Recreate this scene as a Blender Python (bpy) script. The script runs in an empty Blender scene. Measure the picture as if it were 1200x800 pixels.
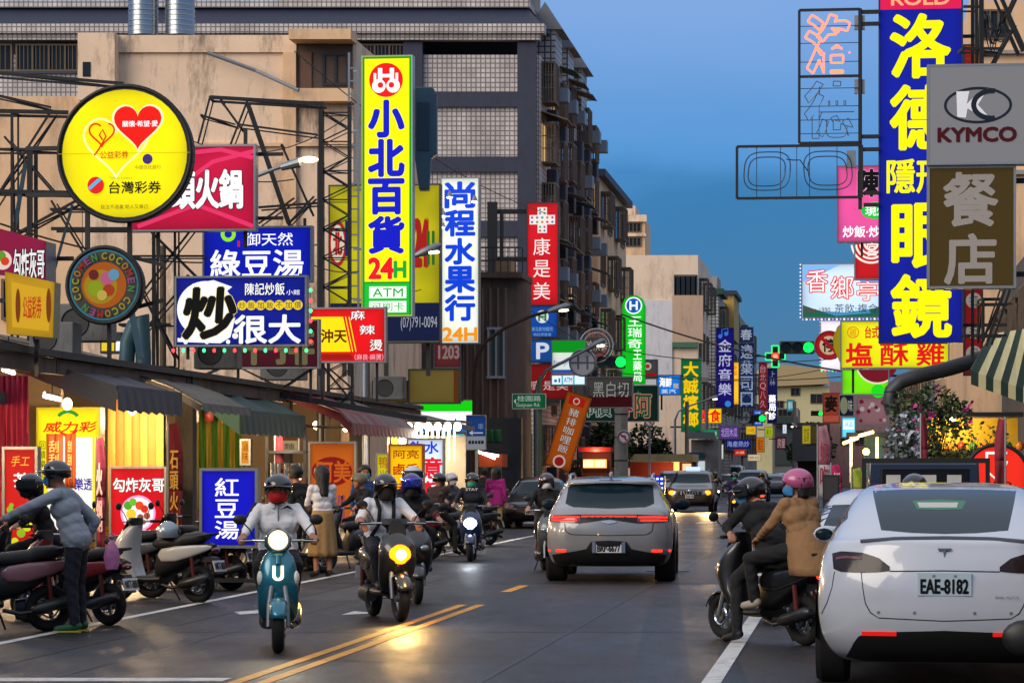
import bpy, bmesh, math, random
from mathutils import Vector, Matrix, noise as mnoise
from mathutils.bvhtree import BVHTree
import numpy as np
R = math.radians
rng = random.Random(7)
SC = bpy.context.scene
COL = SC.collection

# ------------------------------------------------------------------ camera
F = 1200 * 100 / 36.0          # focal length in photo pixels (1200 wide)
HOR, EYE = 552.0, 1.62         # horizon row, eye height
cam_d = bpy.data.cameras.new('camera'); cam = bpy.data.objects.new('camera', cam_d); COL.objects.link(cam)
cam_d.lens = 100; cam_d.sensor_width = 36; cam_d.sensor_fit = 'HORIZONTAL'
cam_d.shift_y = (HOR - 400) / 1200.0
cam_d.clip_start = 0.5; cam_d.clip_end = 9000
cam.location = (0, 0, EYE); cam.rotation_euler = (R(90), 0, 0)
SC.camera = cam

# ------------------------------------------------------------------ light
SUN_EL, SUN_AZ = R(22), R(228)      # the last light comes from behind the camera
sd = bpy.data.lights.new('sun', 'SUN'); sun = bpy.data.objects.new('sun', sd); COL.objects.link(sun)
sd.energy = 2.3; sd.angle = R(50); sd.color = (1.0, 0.86, 0.70)
sun.rotation_euler = (R(90) - SUN_EL, 0, R(180) - SUN_AZ)
W = bpy.data.worlds.new('World'); SC.world = W; W.use_nodes = True
nt = W.node_tree; nt.nodes.clear()
def N(t, **kw):
    n = nt.nodes.new(t)
    for k, v in kw.items(): setattr(n, k, v)
    return n
out = N('ShaderNodeOutputWorld'); bg = N('ShaderNodeBackground'); bg.inputs[1].default_value = 0.13
sky = N('ShaderNodeTexSky'); sky.sky_type = 'NISHITA'; sky.sun_disc = False
sky.sun_elevation = R(3.0); sky.sun_rotation = SUN_AZ
sky.air_density = 1.2; sky.dust_density = 1.0; sky.ozone_density = 3.0
tc = N('ShaderNodeTexCoord'); sep = N('ShaderNodeSeparateXYZ'); nt.links.new(tc.outputs['Generated'], sep.inputs[0])
ramp = N('ShaderNodeValToRGB'); nt.links.new(sep.outputs['Z'], ramp.inputs[0])
els = ramp.color_ramp.elements
SKY = [(0.0, (.75, 1.6, 2.3)), (0.035, (.38, 1.30, 2.4)), (0.09, (.20, 1.25, 2.9)), (0.098, (.22, 1.32, 3.1)), (0.110, (.55, 1.95, 4.4)), (0.165, (1.35, 2.5, 4.9)), (0.30, (1.6, 2.4, 4.2)), (0.6, (4.2, 4.6, 5.6)), (1.0, (5.0, 5.2, 5.8))]
els[0].position = SKY[0][0]; els[0].color = (*SKY[0][1], 1)
els[1].position = 1.0; els[1].color = (*SKY[-1][1], 1)
for p, c in SKY[1:-1]:
    e = els.new(p); e.color = (*c, 1)
# a hazy far ridge is put into the sky colour as an uneven lower band
nz = N('ShaderNodeTexNoise'); nz.inputs['Scale'].default_value = 9.0; nz.inputs['Detail'].default_value = 4.0
mp = N('ShaderNodeMapping'); mp.inputs['Scale'].default_value = (1.0, 1.0, 3.0)
nt.links.new(tc.outputs['Generated'], mp.inputs[0]); nt.links.new(mp.outputs[0], nz.inputs['Vector'])
mul = N('ShaderNodeMath', operation='MULTIPLY_ADD'); mul.inputs[1].default_value = 0.035; mul.inputs[2].default_value = -0.0175
nt.links.new(nz.outputs[0], mul.inputs[0])
addz = N('ShaderNodeMath', operation='ADD'); nt.links.new(sep.outputs['Z'], addz.inputs[0]); nt.links.new(mul.outputs[0], addz.inputs[1])
nt.links.new(addz.outputs[0], ramp.inputs[0])
mix = N('ShaderNodeMix', data_type='RGBA'); mix.inputs[0].default_value = 0.88
nt.links.new(sky.outputs[0], mix.inputs[6]); nt.links.new(ramp.outputs[0], mix.inputs[7])
nt.links.new(mix.outputs[2], bg.inputs[0]); nt.links.new(bg.outputs[0], out.inputs[0])
SC.view_settings.view_transform = 'Standard'; SC.view_settings.look = 'None'
SC.view_settings.gamma = 1; SC.view_settings.exposure = 0.40; SC.view_settings.use_curve_mapping = False
cy = SC.cycles
cy.use_denoising = True
try: cy.denoiser = 'OPENIMAGEDENOISE'
except Exception: pass
cy.max_bounces = 5; cy.diffuse_bounces = 2; cy.glossy_bounces = 3; cy.transmission_bounces = 4
cy.sample_clamp_indirect = 3.0; cy.sample_clamp_direct = 0; cy.caustics_reflective = False; cy.caustics_refractive = False
cy.use_light_tree = True

# ------------------------------------------------------------------ street frame
HEAD = 0.12                                   # the street runs to the vanishing point at photo x = 1000
ROT = -math.atan(HEAD)
def P(px, py, Y):                             # a point at distance Y
    return Vector(((px - 600) / F * Y, Y, EYE + (HOR - py) / F * Y))
def S(l, Y, z=0.0):                           # street coordinates: l metres right of the vanishing line
    return Vector((HEAD * Y + l, Y, z))
def lat(px, Y): return (px - 1000) / F * Y

# ------------------------------------------------------------------ materials
def hexc(h):
    h = h.lstrip('#'); r = []
    for i in (0, 2, 4):
        c = int(h[i:i+2], 16) / 255
        r.append(c / 12.92 if c <= .04045 else ((c + .055) / 1.055) ** 2.4)
    return tuple(r)
MC = {}
def _mat(key):
    m = bpy.data.materials.new(key); m.use_nodes = True
    t = m.node_tree; b = t.nodes['Principled BSDF']
    return m, t, b
def mt(name, col, rough=.6, metal=0., var=.25, scale=6., bump=0., bscale=40., coat=0., spec=.5, dirt=None, dirt_amt=.5, dirt_scale=2.5):
    """procedural paint / stone / cloth: base colour broken up by noise, optional bump and streaky dirt"""
    if name in MC: return MC[name]
    m, t, b = _mat(name); c = hexc(col) if isinstance(col, str) else col
    L = t.links; n = t.nodes
    tc = n.new('ShaderNodeTexCoord')
    nz = n.new('ShaderNodeTexNoise'); nz.inputs['Scale'].default_value = scale; nz.inputs['Detail'].default_value = 6; nz.inputs['Roughness'].default_value = .65
    L.new(tc.outputs['Object'], nz.inputs['Vector'])
    mx = n.new('ShaderNodeMix'); mx.data_type = 'RGBA'
    mx.inputs[6].default_value = (*[x * (1 - var) for x in c], 1); mx.inputs[7].default_value = (*[min(1, x * (1 + var)) for x in c], 1)
    L.new(nz.outputs[0], mx.inputs[0]); res = mx.outputs[2]
    if dirt:
        d = hexc(dirt)
        mp = n.new('ShaderNodeMapping'); mp.inputs['Scale'].default_value = (dirt_scale * 1.7, dirt_scale * 1.7, dirt_scale * .42)
        L.new(tc.outputs['Object'], mp.inputs[0])
        n2 = n.new('ShaderNodeTexNoise'); n2.inputs['Scale'].default_value = 1; n2.inputs['Detail'].default_value = 10; n2.inputs['Roughness'].default_value = .78
        L.new(mp.outputs[0], n2.inputs['Vector'])
        mr = n.new('ShaderNodeMapRange'); mr.inputs[1].default_value = .50; mr.inputs[2].default_value = .66; mr.inputs[4].default_value = dirt_amt
        L.new(n2.outputs[0], mr.inputs[0])
        m2 = n.new('ShaderNodeMix'); m2.data_type = 'RGBA'; m2.inputs[7].default_value = (*d, 1)
        L.new(mr.outputs[0], m2.inputs[0]); L.new(res, m2.inputs[6]); res = m2.outputs[2]
    L.new(res, b.inputs['Base Color'])
    b.inputs['Roughness'].default_value = rough; b.inputs['Metallic'].default_value = metal
    b.inputs['Specular IOR Level'].default_value = spec
    if coat: b.inputs['Coat Weight'].default_value = coat; b.inputs['Coat Roughness'].default_value = .04
    if bump:
        n3 = n.new('ShaderNodeTexNoise'); n3.inputs['Scale'].default_value = bscale; n3.inputs['Detail'].default_value = 4
        L.new(tc.outputs['Object'], n3.inputs['Vector'])
        bp = n.new('ShaderNodeBump'); bp.inputs['Strength'].default_value = bump; bp.inputs['Distance'].default_value = .02
        L.new(n3.outputs[0], bp.inputs['Height']); L.new(bp.outputs[0], b.inputs['Normal'])
    MC[name] = m; return m
def em(col, s=1.0, uneven=0., sample=False):
    """emission for lamps, lit signs and lettering; also glow put on unlit boards, reflectors"""
    key = 'lit_%s_%g_%g' % (col, s, uneven)
    if key in MC: return MC[key]
    m, t, b = _mat(key); c = hexc(col); s = s * .80
    b.inputs['Base Color'].default_value = (*[x * .2 for x in c], 1); b.inputs['Roughness'].default_value = .6; b.inputs['Specular IOR Level'].default_value = .12
    b.inputs['Emission Color'].default_value = (*c, 1); b.inputs['Emission Strength'].default_value = s
    if uneven:
        n = t.nodes; L = t.links
        tc = n.new('ShaderNodeTexCoord'); nz = n.new('ShaderNodeTexNoise'); nz.inputs['Scale'].default_value = .9; nz.inputs['Detail'].default_value = 1
        L.new(tc.outputs['Object'], nz.inputs['Vector'])
        mr = n.new('ShaderNodeMapRange'); mr.inputs[1].default_value = .25; mr.inputs[2].default_value = .75
        mr.inputs[3].default_value = s * (1 - uneven); mr.inputs[4].default_value = s * (1 + uneven)
        L.new(nz.outputs[0], mr.inputs[0])
        sp = n.new('ShaderNodeSeparateXYZ'); L.new(tc.outputs['Generated'], sp.inputs[0]); fs = []      # the tubes inside do not reach the rim
        for ax in (0, 2):
            q = n.new('ShaderNodeMath'); q.operation = 'MULTIPLY_ADD'; q.inputs[1].default_value = 2; q.inputs[2].default_value = -1; L.new(sp.outputs[ax], q.inputs[0])
            a = n.new('ShaderNodeMath'); a.operation = 'ABSOLUTE'; L.new(q.outputs[0], a.inputs[0])
            p = n.new('ShaderNodeMath'); p.operation = 'POWER'; p.inputs[1].default_value = 7; L.new(a.outputs[0], p.inputs[0]); fs.append(p)
        mxm = n.new('ShaderNodeMath'); mxm.operation = 'MAXIMUM'; L.new(fs[0].outputs[0], mxm.inputs[0]); L.new(fs[1].outputs[0], mxm.inputs[1])
        f2 = n.new('ShaderNodeMath'); f2.operation = 'MULTIPLY_ADD'; f2.inputs[1].default_value = -.5; f2.inputs[2].default_value = 1.06; L.new(mxm.outputs[0], f2.inputs[0])
        f3 = n.new('ShaderNodeMath'); f3.operation = 'MULTIPLY'; L.new(f2.outputs[0], f3.inputs[0]); L.new(mr.outputs[0], f3.inputs[1]); L.new(f3.outputs[0], b.inputs['Emission Strength'])
    m.cycles.emission_sampling = 'AUTO' if sample or s > 8 else 'NONE'
    MC[key] = m; return m
def tile(name, col, grout, w=.25, h=.25, rough=.45, var=.12):
    if name in MC: return MC[name]
    m, t, b = _mat(name); n = t.nodes; L = t.links
    tc = n.new('ShaderNodeTexCoord'); sp = n.new('ShaderNodeSeparateXYZ'); L.new(tc.outputs['Object'], sp.inputs[0])
    ad = n.new('ShaderNodeMath'); ad.operation = 'ADD'; L.new(sp.outputs[0], ad.inputs[0]); L.new(sp.outputs[1], ad.inputs[1])
    cb = n.new('ShaderNodeCombineXYZ'); L.new(ad.outputs[0], cb.inputs[0]); L.new(sp.outputs[2], cb.inputs[1])
    br = n.new('ShaderNodeTexBrick'); br.offset = 0; br.squash = 1
    br.inputs['Scale'].default_value = 1; br.inputs['Brick Width'].default_value = w; br.inputs['Row Height'].default_value = h
    br.inputs['Mortar Size'].default_value = .13 * min(w, h); br.inputs['Bias'].default_value = 0
    c = hexc(col); g = hexc(grout)
    br.inputs['Color1'].default_value = (*[x * (1 - var) for x in c], 1); br.inputs['Color2'].default_value = (*[min(1, x * (1 + var)) for x in c], 1)
    br.inputs['Mortar'].default_value = (*g, 1)
    L.new(cb.outputs[0], br.inputs['Vector'])
    mp = n.new('ShaderNodeMapping'); mp.inputs['Scale'].default_value = (.8, .8, .2); L.new(tc.outputs['Object'], mp.inputs[0])
    nz = n.new('ShaderNodeTexNoise'); nz.inputs['Scale'].default_value = 1.2; nz.inputs['Detail'].default_value = 7; L.new(mp.outputs[0], nz.inputs['Vector'])
    mr = n.new('ShaderNodeMapRange'); mr.inputs[1].default_value = .35; mr.inputs[2].default_value = .7; mr.inputs[3].default_value = 1; mr.inputs[4].default_value = .62
    L.new(nz.outputs[0], mr.inputs[0])
    mx = n.new('ShaderNodeMix'); mx.data_type = 'RGBA'; mx.blend_type = 'MULTIPLY'; mx.inputs[0].default_value = 1
    L.new(br.outputs[0], mx.inputs[6]); L.new(mr.outputs[0], mx.inputs[7]); L.new(mx.outputs[2], b.inputs['Base Color'])
    b.inputs['Roughness'].default_value = rough
    MC[name] = m; return m
def glassm(name='tinted_glass', col=(.006, .017, .025), rough=.04):
    if name in MC: return MC[name]
    m, t, b = _mat(name)
    b.inputs['Base Color'].default_value = (*col, 1); b.inputs['Roughness'].default_value = rough
    b.inputs['Specular IOR Level'].default_value = .24; b.inputs['IOR'].default_value = 1.32
    MC[name] = m; return m
def paint(name, col, metal=.0, rough=.3, coat=1.0):
    return mt(name, col, rough, metal, .06, 3., 0, 40, coat)
BLACK = mt('black_steel', '#15171a', .55, .3, .3)
STEEL = mt('dark_steel', '#2b3036', .5, .5, .3, dirt='#3a2416', dirt_amt=.6)
RUST = mt('rusty_steel', '#3c2a20', .8, .2, .4)
GREYM = mt('galvanised_steel', '#7c8288', .45, .6, .2)
RUBBER = mt('tyre_rubber', '#0e0f10', .85, 0, .3)
PLASTIC = mt('black_plastic', '#131416', .45, 0, .2)
CHROME = mt('chrome', '#c8ccd0', .15, 1., .05)
CONC = mt('concrete', '#8b857c', .9, 0, .2, 3., .3, 30, dirt='#2f2b27')
WHITEP = mt('white_paint', '#d8d8d4', .5, 0, .1)
GLASS = glassm()

# ------------------------------------------------------------------ mesh builder
class MB:
    def __init__(s): s.v = []; s.f = []; s.m = []; s.k = 0
    def add(s, vs, fs):
        o = len(s.v); s.v += [tuple(v) for v in vs]
        for f in fs: s.f.append([i + o for i in f]); s.m.append(s.k)
        return s
    def mat(s, k): s.k = k; return s
    def box(s, x0, x1, y0, y1, z0, z1):
        return s.add([(x0,y0,z0),(x1,y0,z0),(x1,y1,z0),(x0,y1,z0),(x0,y0,z1),(x1,y0,z1),(x1,y1,z1),(x0,y1,z1)],
                     [(0,3,2,1),(4,5,6,7),(0,1,5,4),(1,2,6,5),(2,3,7,6),(3,0,4,7)])
    def bar(s, a, b, w, h=None):                       # a square bar between two points
        a = Vector(a); b = Vector(b); h = h or w; d = (b - a).normalized()
        u = d.cross(Vector((0,0,1)))
        if u.length < 1e-3: u = Vector((1,0,0))
        u.normalize(); v = u.cross(d); u *= w / 2; v *= h / 2
        p = [a-u-v, a+u-v, a+u+v, a-u+v, b-u-v, b+u-v, b+u+v, b-u+v]
        return s.add(p, [(0,3,2,1),(4,5,6,7),(0,1,5,4),(1,2,6,5),(2,3,7,6),(3,0,4,7)])
    def tube(s, pts, r, n=8, cap=True):
        pts = [Vector(p) for p in pts]; rs = r if isinstance(r, (list, tuple)) else [r] * len(pts)
        vs = []; fs = []; ref = None
        for i, p in enumerate(pts):
            d = (pts[min(i+1, len(pts)-1)] - pts[max(i-1, 0)])
            d = d.normalized() if d.length > 1e-9 else Vector((0,0,1))
            if ref is None:
                ref = d.orthogonal().normalized()
            ref = (ref - d * ref.dot(d)); ref = ref.normalized() if ref.length > 1e-6 else d.orthogonal().normalized()
            b = d.cross(ref)
            for k in range(n):
                a = 2 * math.pi * k / n; vs.append(p + (ref * math.cos(a) + b * math.sin(a)) * rs[i])
        for i in range(len(pts) - 1):
            for k in range(n):
                k2 = (k + 1) % n; fs.append((i*n+k, i*n+k2, (i+1)*n+k2, (i+1)*n+k))
        if cap: fs.append(tuple(reversed(range(n)))); fs.append(tuple((len(pts)-1)*n + k for k in range(n)))
        return s.add(vs, fs)
    def cyl(s, a, b, r0, r1=None, n=12): return s.tube([a, b], [r0, r0 if r1 is None else r1], n)
    def loft(s, rings, cap=True, closed=True):
        n = len(rings[0]); vs = [p for r in rings for p in r]; fs = []
        for i in range(len(rings) - 1):
            for k in range(n if closed else n - 1):
                k2 = (k + 1) % n; fs.append((i*n+k, i*n+k2, (i+1)*n+k2, (i+1)*n+k))
        if cap and closed: fs.append(tuple(reversed(range(n)))); fs.append(tuple((len(rings)-1)*n + k for k in range(n)))
        return s.add(vs, fs)
    def ell(s, c, r, nu=16, nv=10, z0=-1., z1=1.):      # an ellipsoid, or the slice of it between two heights
        if not isinstance(r, (tuple, list)): r = (r, r, r)
        rings = []
        a0 = math.asin(max(-1, z0)); a1 = math.asin(min(1, z1))
        for j in range(nv + 1):
            a = a0 + (a1 - a0) * j / nv; q = max(math.cos(a), 1e-3)
            rings.append([(c[0] + r[0]*q*math.cos(2*math.pi*k/nu), c[1] + r[1]*q*math.sin(2*math.pi*k/nu), c[2] + r[2]*math.sin(a)) for k in range(nu)])
        return s.loft(rings)
    def prism(s, poly, y0, y1):                          # polygon in x,z pushed along y
        n = len(poly); vs = [(x, y0, z) for x, z in poly] + [(x, y1, z) for x, z in poly]
        return s.add(vs, [tuple(range(n)), tuple(reversed(range(n, 2*n)))] + [(i, i+n, (i+1)%n+n, (i+1)%n) for i in range(n)])
    def prismx(s, poly, x0, x1):                         # polygon in y,z pushed along x
        n = len(poly); vs = [(x0, y, z) for y, z in poly] + [(x1, y, z) for y, z in poly]
        return s.add(vs, [tuple(reversed(range(n))), tuple(range(n, 2*n))] + [(i, (i+1)%n, (i+1)%n+n, i+n) for i in range(n)])
    def torus(s, c, R0, r, axis='x', n=28, k=8, flat=1.0):
        rings = []
        for i in range(n + 1):
            a = 2*math.pi*i/n; ring = []
            for j in range(k):
                b = 2*math.pi*j/k; q = R0 + r*math.cos(b); h = r*flat*math.sin(b)
                p = {'x': (h, q*math.cos(a), q*math.sin(a)), 'y': (q*math.cos(a), h, q*math.sin(a)), 'z': (q*math.cos(a), q*math.sin(a), h)}[axis]
                ring.append((c[0]+p[0], c[1]+p[1], c[2]+p[2]))
            rings.append(ring)
        return s.loft(rings, cap=False)
    def sheet(s, grid):
        n = len(grid[0]); fs = []
        for i in range(len(grid)-1):
            for j in range(n-1): fs.append((i*n+j, i*n+j+1, (i+1)*n+j+1, (i+1)*n+j))
        return s.add([p for r in grid for p in r], fs)
    def xf(s, M):
        s.v = [tuple(M @ Vector(v)) for v in s.v]; return s
    def build(s, name, mats, parent=None, loc=(0,0,0), rot=(0,0,0), smooth=None, bevel=0, fix=True):
        me = bpy.data.meshes.new(name); me.from_pydata(s.v, [], s.f)
        if not isinstance(mats, (list, tuple)): mats = [mats]
        for m in mats: me.materials.append(m)
        me.polygons.foreach_set('material_index', s.m)
        if fix:
            b = bmesh.new(); b.from_mesh(me); bmesh.ops.recalc_face_normals(b, faces=b.faces); b.to_mesh(me); b.free()
        me.update()
        if smooth is not None:
            me.polygons.foreach_set('use_smooth', [True]*len(me.polygons)); me.set_sharp_from_angle(angle=R(smooth))
        o = bpy.data.objects.new(name, me); COL.objects.link(o); o.location = loc; o.rotation_euler = rot
        if parent: o.parent = parent
        if bevel:
            q = o.modifiers.new('bevel', 'BEVEL'); q.width = bevel; q.segments = 2; q.limit_method = 'ANGLE'
        return o
def thing(name, label, cat, loc=(0,0,0), rot=(0,0,0), group=None, scale=None):
    o = bpy.data.objects.new(name, None); COL.objects.link(o); o.empty_display_size = .2
    o.location = loc; o.rotation_euler = rot if isinstance(rot, tuple) else (0, 0, rot)
    if scale: o.scale = (scale,)*3
    o['label'] = label; o['category'] = cat
    if group: o['group'] = group
    return o
def tag(o, label, cat, group=None):
    o['label'] = label; o['category'] = cat
    if group: o['group'] = group
    return o
def struct(o): o['kind'] = 'structure'; return o
def kids(o): return [c for c in o.children]
KIDS = {}
def copy_tree(src, loc, rot, label=None, group=None, swap=None, scale=None):
    """a copy of a thing with copies of its parts and sub-parts; swap exchanges materials"""
    def cp(o, par):
        c = o.copy(); COL.objects.link(c)
        if par: c.parent = par
        if swap and o.type == 'MESH' and any(m and m.name in swap for m in o.data.materials):
            c.data = o.data.copy()
            for i, m in enumerate(c.data.materials):
                if m and m.name in swap: c.data.materials[i] = swap[m.name]
        for ch in o.children: cp(ch, c)
        return c
    r = cp(src, None); r.location = loc; r.rotation_euler = rot if isinstance(rot, tuple) else (0, 0, rot)
    if scale: r.scale = (scale,)*3
    if label: r['label'] = label
    if group: r['group'] = group
    return r
def lamp(name, kind, loc, energy, color, parent=None, size=.1, rot=(0,0,0), spot=None):
    d = bpy.data.lights.new(name, kind); d.energy = energy; d.color = color
    if kind == 'POINT': d.shadow_soft_size = size
    if kind == 'SPOT': d.shadow_soft_size = size; d.spot_size = R(spot or 60); d.spot_blend = .6
    if kind == 'AREA': d.size = size
    o = bpy.data.objects.new(name, d); COL.objects.link(o); o.location = loc; o.rotation_euler = rot
    if parent: o.parent = parent
    return o

# ------------------------------------------------------------------ lettering
TXC = {}
_cu = bpy.data.curves.new('letters', 'FONT'); _cu.resolution_u = 3
_to = bpy.data.objects.new('letters', _cu)
_ts = bpy.data.scenes.new('letter_desk'); _ts.collection.objects.link(_to)
def glyphs(text, off):
    k = (text, off)
    if k not in TXC:
        _cu.body = text; _cu.offset = off
        vl = _ts.view_layers[0]; vl.update(); dg = vl.depsgraph; dg.update()
        me = bpy.data.meshes.new_from_object(_to.evaluated_get(dg))
        vs = np.array([v.co[:2] for v in me.vertices], float).reshape(-1, 2); fs = [tuple(p.vertices) for p in me.polygons]
        bpy.data.meshes.remove(me)
        TXC[k] = (vs, fs)
    return TXC[k]
def put_text(mb, text, x0, z0, x1, z1, y, off=.015, vert=False, arc=None, ref=None):
    """fit the text into the box x0..x1, z0..z1 on a plane facing -y"""
    if vert:
        n = len(text); h = (z1 - z0) / n
        for i, ch in enumerate(text):
            if ch != ' ': put_text(mb, ch, x0, z1 - (i + .94)*h, x1, z1 - (i + .06)*h, y, off)
        return mb
    want = min(off, .05); off = 0; vs, fs = glyphs(text, off)
    if len(vs) == 0: return mb
    b = glyphs(text, .0)[0]                      # fit by the plain weight so that outlines grow outward
    lo = b.min(0); hi = b.max(0); sz = np.maximum(hi - lo, 1e-3)
    q = (vs - lo) / sz
    ex = max(0, want - off)
    if ex <= 0.004: return mb.add([(x0 + a*(x1-x0), y, z0 + c*(z1-z0)) for a, c in q], fs)
    em_ = (z1-z0)/max(sz[1], .3); k = 8 if ex > .018 else 4       # heavy strokes: the glyph laid several times, shifted a little
    for i in range(k + 1):
        dx, dz = (0, 0) if i == k else (ex*em_*math.cos(2*math.pi*(i+.5)/k), ex*em_*math.sin(2*math.pi*(i+.5)/k))
        mb.add([(x0 + a*(x1-x0) + dx, y - .00012*i, z0 + c*(z1-z0) + dz) for a, c in q], fs)
    return mb
# ================================================================== SETTING
def asphalt():
    m, t, b = _mat('asphalt'); n = t.nodes; L = t.links
    tc = n.new('ShaderNodeTexCoord')
    a = n.new('ShaderNodeTexNoise'); a.inputs['Scale'].default_value = 38; a.inputs['Detail'].default_value = 5
    c = n.new('ShaderNodeTexNoise'); c.inputs['Scale'].default_value = .45; c.inputs['Detail'].default_value = 8; c.inputs['Roughness'].default_value = .7
    mp = n.new('ShaderNodeMapping'); mp.inputs['Scale'].default_value = (1.6, .35, 1); mp.inputs['Rotation'].default_value = (0, 0, -ROT)
    L.new(tc.outputs['Object'], mp.inputs[0]); L.new(mp.outputs[0], c.inputs['Vector']); L.new(tc.outputs['Object'], a.inputs['Vector'])
    r1 = n.new('ShaderNodeMapRange'); r1.inputs[1].default_value = .3; r1.inputs[2].default_value = .7; r1.inputs[3].default_value = .011; r1.inputs[4].default_value = .034
    L.new(c.outputs[0], r1.inputs[0])
    r2 = n.new('ShaderNodeMapRange'); r2.inputs[1].default_value = .3; r2.inputs[2].default_value = .7; r2.inputs[3].default_value = .65; r2.inputs[4].default_value = 1.35
    L.new(a.outputs[0], r2.inputs[0])
    mu = n.new('ShaderNodeMath'); mu.operation = 'MULTIPLY'; L.new(r1.outputs[0], mu.inputs[0]); L.new(r2.outputs[0], mu.inputs[1])
    cb = n.new('ShaderNodeCombineColor'); m3 = n.new('ShaderNodeMath'); m3.operation = 'MULTIPLY'; m3.inputs[1].default_value = 1.10
    L.new(mu.outputs[0], m3.inputs[0]); L.new(mu.outputs[0], cb.inputs[0]); L.new(mu.outputs[0], cb.inputs[1]); L.new(m3.outputs[0], cb.inputs[2])
    vo = n.new('ShaderNodeTexVoronoi'); vo.feature = 'DISTANCE_TO_EDGE'; vo.inputs['Scale'].default_value = .55; wv = n.new('ShaderNodeTexNoise'); wv.inputs['Scale'].default_value = 2.2; wv.inputs['Detail'].default_value = 5
    va = n.new('ShaderNodeMix'); va.data_type = 'RGBA'; va.inputs[0].default_value = .35; L.new(tc.outputs['Object'], wv.inputs['Vector']); L.new(tc.outputs['Object'], va.inputs[6]); L.new(wv.outputs[1], va.inputs[7]); L.new(va.outputs[2], vo.inputs['Vector'])
    cr = n.new('ShaderNodeMapRange'); cr.inputs[1].default_value = .004; cr.inputs[2].default_value = .022; cr.inputs[3].default_value = .45; cr.inputs[4].default_value = 1; L.new(vo.outputs[0], cr.inputs[0])
    sn = n.new('ShaderNodeTexNoise'); sn.inputs['Scale'].default_value = 1.7; sn.inputs['Detail'].default_value = 3; L.new(tc.outputs['Object'], sn.inputs['Vector'])
    st = n.new('ShaderNodeMapRange'); st.inputs[1].default_value = .60; st.inputs[2].default_value = .72; st.inputs[3].default_value = 1; st.inputs[4].default_value = .5; L.new(sn.outputs[0], st.inputs[0])
    cm = n.new('ShaderNodeMath'); cm.operation = 'MULTIPLY'; L.new(cr.outputs[0], cm.inputs[0]); L.new(st.outputs[0], cm.inputs[1])
    cx = n.new('ShaderNodeMix'); cx.data_type = 'RGBA'; cx.blend_type = 'MULTIPLY'; cx.inputs[0].default_value = 1; L.new(cb.outputs[0], cx.inputs[6]); L.new(cm.outputs[0], cx.inputs[7]); L.new(cx.outputs[2], b.inputs['Base Color'])
    r3 = n.new('ShaderNodeMapRange'); r3.inputs[1].default_value = .35; r3.inputs[2].default_value = .65; r3.inputs[3].default_value = .36; r3.inputs[4].default_value = .6
    L.new(c.outputs[0], r3.inputs[0]); L.new(r3.outputs[0], b.inputs['Roughness'])
    b.inputs['Specular IOR Level'].default_value = .22
    bp = n.new('ShaderNodeBump'); bp.inputs['Strength'].default_value = .55; bp.inputs['Distance'].default_value = .012
    L.new(a.outputs[0], bp.inputs['Height']); L.new(bp.outputs[0], b.inputs['Normal'])
    return m
ASPH = asphalt()
struct(MB().box(-3000, 3000, -200, 6000, -.6, 0).build('ground', mt('ground_soil', '#3a3833', .9)))
def quad(name, l0, l1, y0, y1, z, m, n=1):
    b = MB(); b.add([S(l0,y0,z), S(l1,y0,z), S(l1,y1,z), S(l0,y1,z)], [(0,1,2,3)]); return struct(b.build(name, m))
quad('road', -11.2, 4.4, -6, 420, .006, ASPH)
b = MB(); b.add([S(-60,93,.004), S(-11.2,93,.004), S(-11.2,106,.004), S(-60,106,.004)], [(0,1,2,3)])
b.add([S(4.4,93,.004), S(50,93,.004), S(50,106,.004), S(4.4,106,.004)], [(0,1,2,3)]); struct(b.build('side_road', ASPH))
PAVE = tile('paving', '#6a635c', '#3a3632', .3, .3, .7)
def slab(name, l0, l1, y0, y1, h, m):
    b = MB(); p = [S(l0,y0), S(l1,y0), S(l1,y1), S(l0,y1)]
    b.add([(q.x,q.y,0.001) for q in p] + [(q.x,q.y,h) for q in p], [(0,3,2,1),(4,5,6,7),(0,1,5,4),(1,2,6,5),(2,3,7,6),(3,0,4,7)])
    return struct(b.build(name, m))
slab('arcade_pavement', -22, -11.2, 24, 92, .12, PAVE); slab('arcade_pavement', -30, -11.2, 107, 420, .12, PAVE)
slab('pavement', 4.4, 9, -6, 92, .12, PAVE); slab('pavement', 4.4, 9, 107, 420, .12, PAVE)
WLINE = mt('worn_white_line', '#c9c9c6', .6, 0, .15, 8., dirt='#34353a', dirt_amt=.75, dirt_scale=3.5)
YLINE = mt('worn_yellow_line', '#d8940f', .6, 0, .15, 8., dirt='#3a3026', dirt_amt=.7, dirt_scale=3.5)
for l in (-4.72, -4.50): quad('road_line', l-.055, l+.055, 8, 34.4, .011, YLINE)
for y in (38, 44, 50, 56, 62, 68, 74): quad('road_line', -4.72, -4.58, y, y+2.2, .011, YLINE)
quad('road_line', -8.06, -7.94, 23, 84, .011, WLINE); quad('road_line', -1.16, -1.01, 6, 84, .011, WLINE)
quad('road_line', -8.0, -4.85, 21.85, 22.2, .011, WLINE)
quad('road_line', -4.4, -1.2, 85.6, 86.0, .011, WLINE)
for i in range(12): quad('road_line', -10.4 + i*1.1, -9.9 + i*1.1, 88, 91, .011, WLINE)
b = MB()
for pts in ([(-6.9,32.0),(-6.65,32.5),(-6.9,33.0),(-7.1,32.6)], [(-5.75,31.9),(-5.4,32.3),(-5.75,32.8)]):
    b.add([S(l, y, .012) for l, y in pts], [tuple(range(len(pts)))])
struct(b.build('road_arrow', WLINE))
for l, w in ((-2.85,.03),(-6.25,.035),(-7.1,.02)): quad('tar_seam', l-w/2, l+w/2, 10, 84, .0095, mt('tar', '#0c0d0e', .45, 0, .3, 9))
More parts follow.
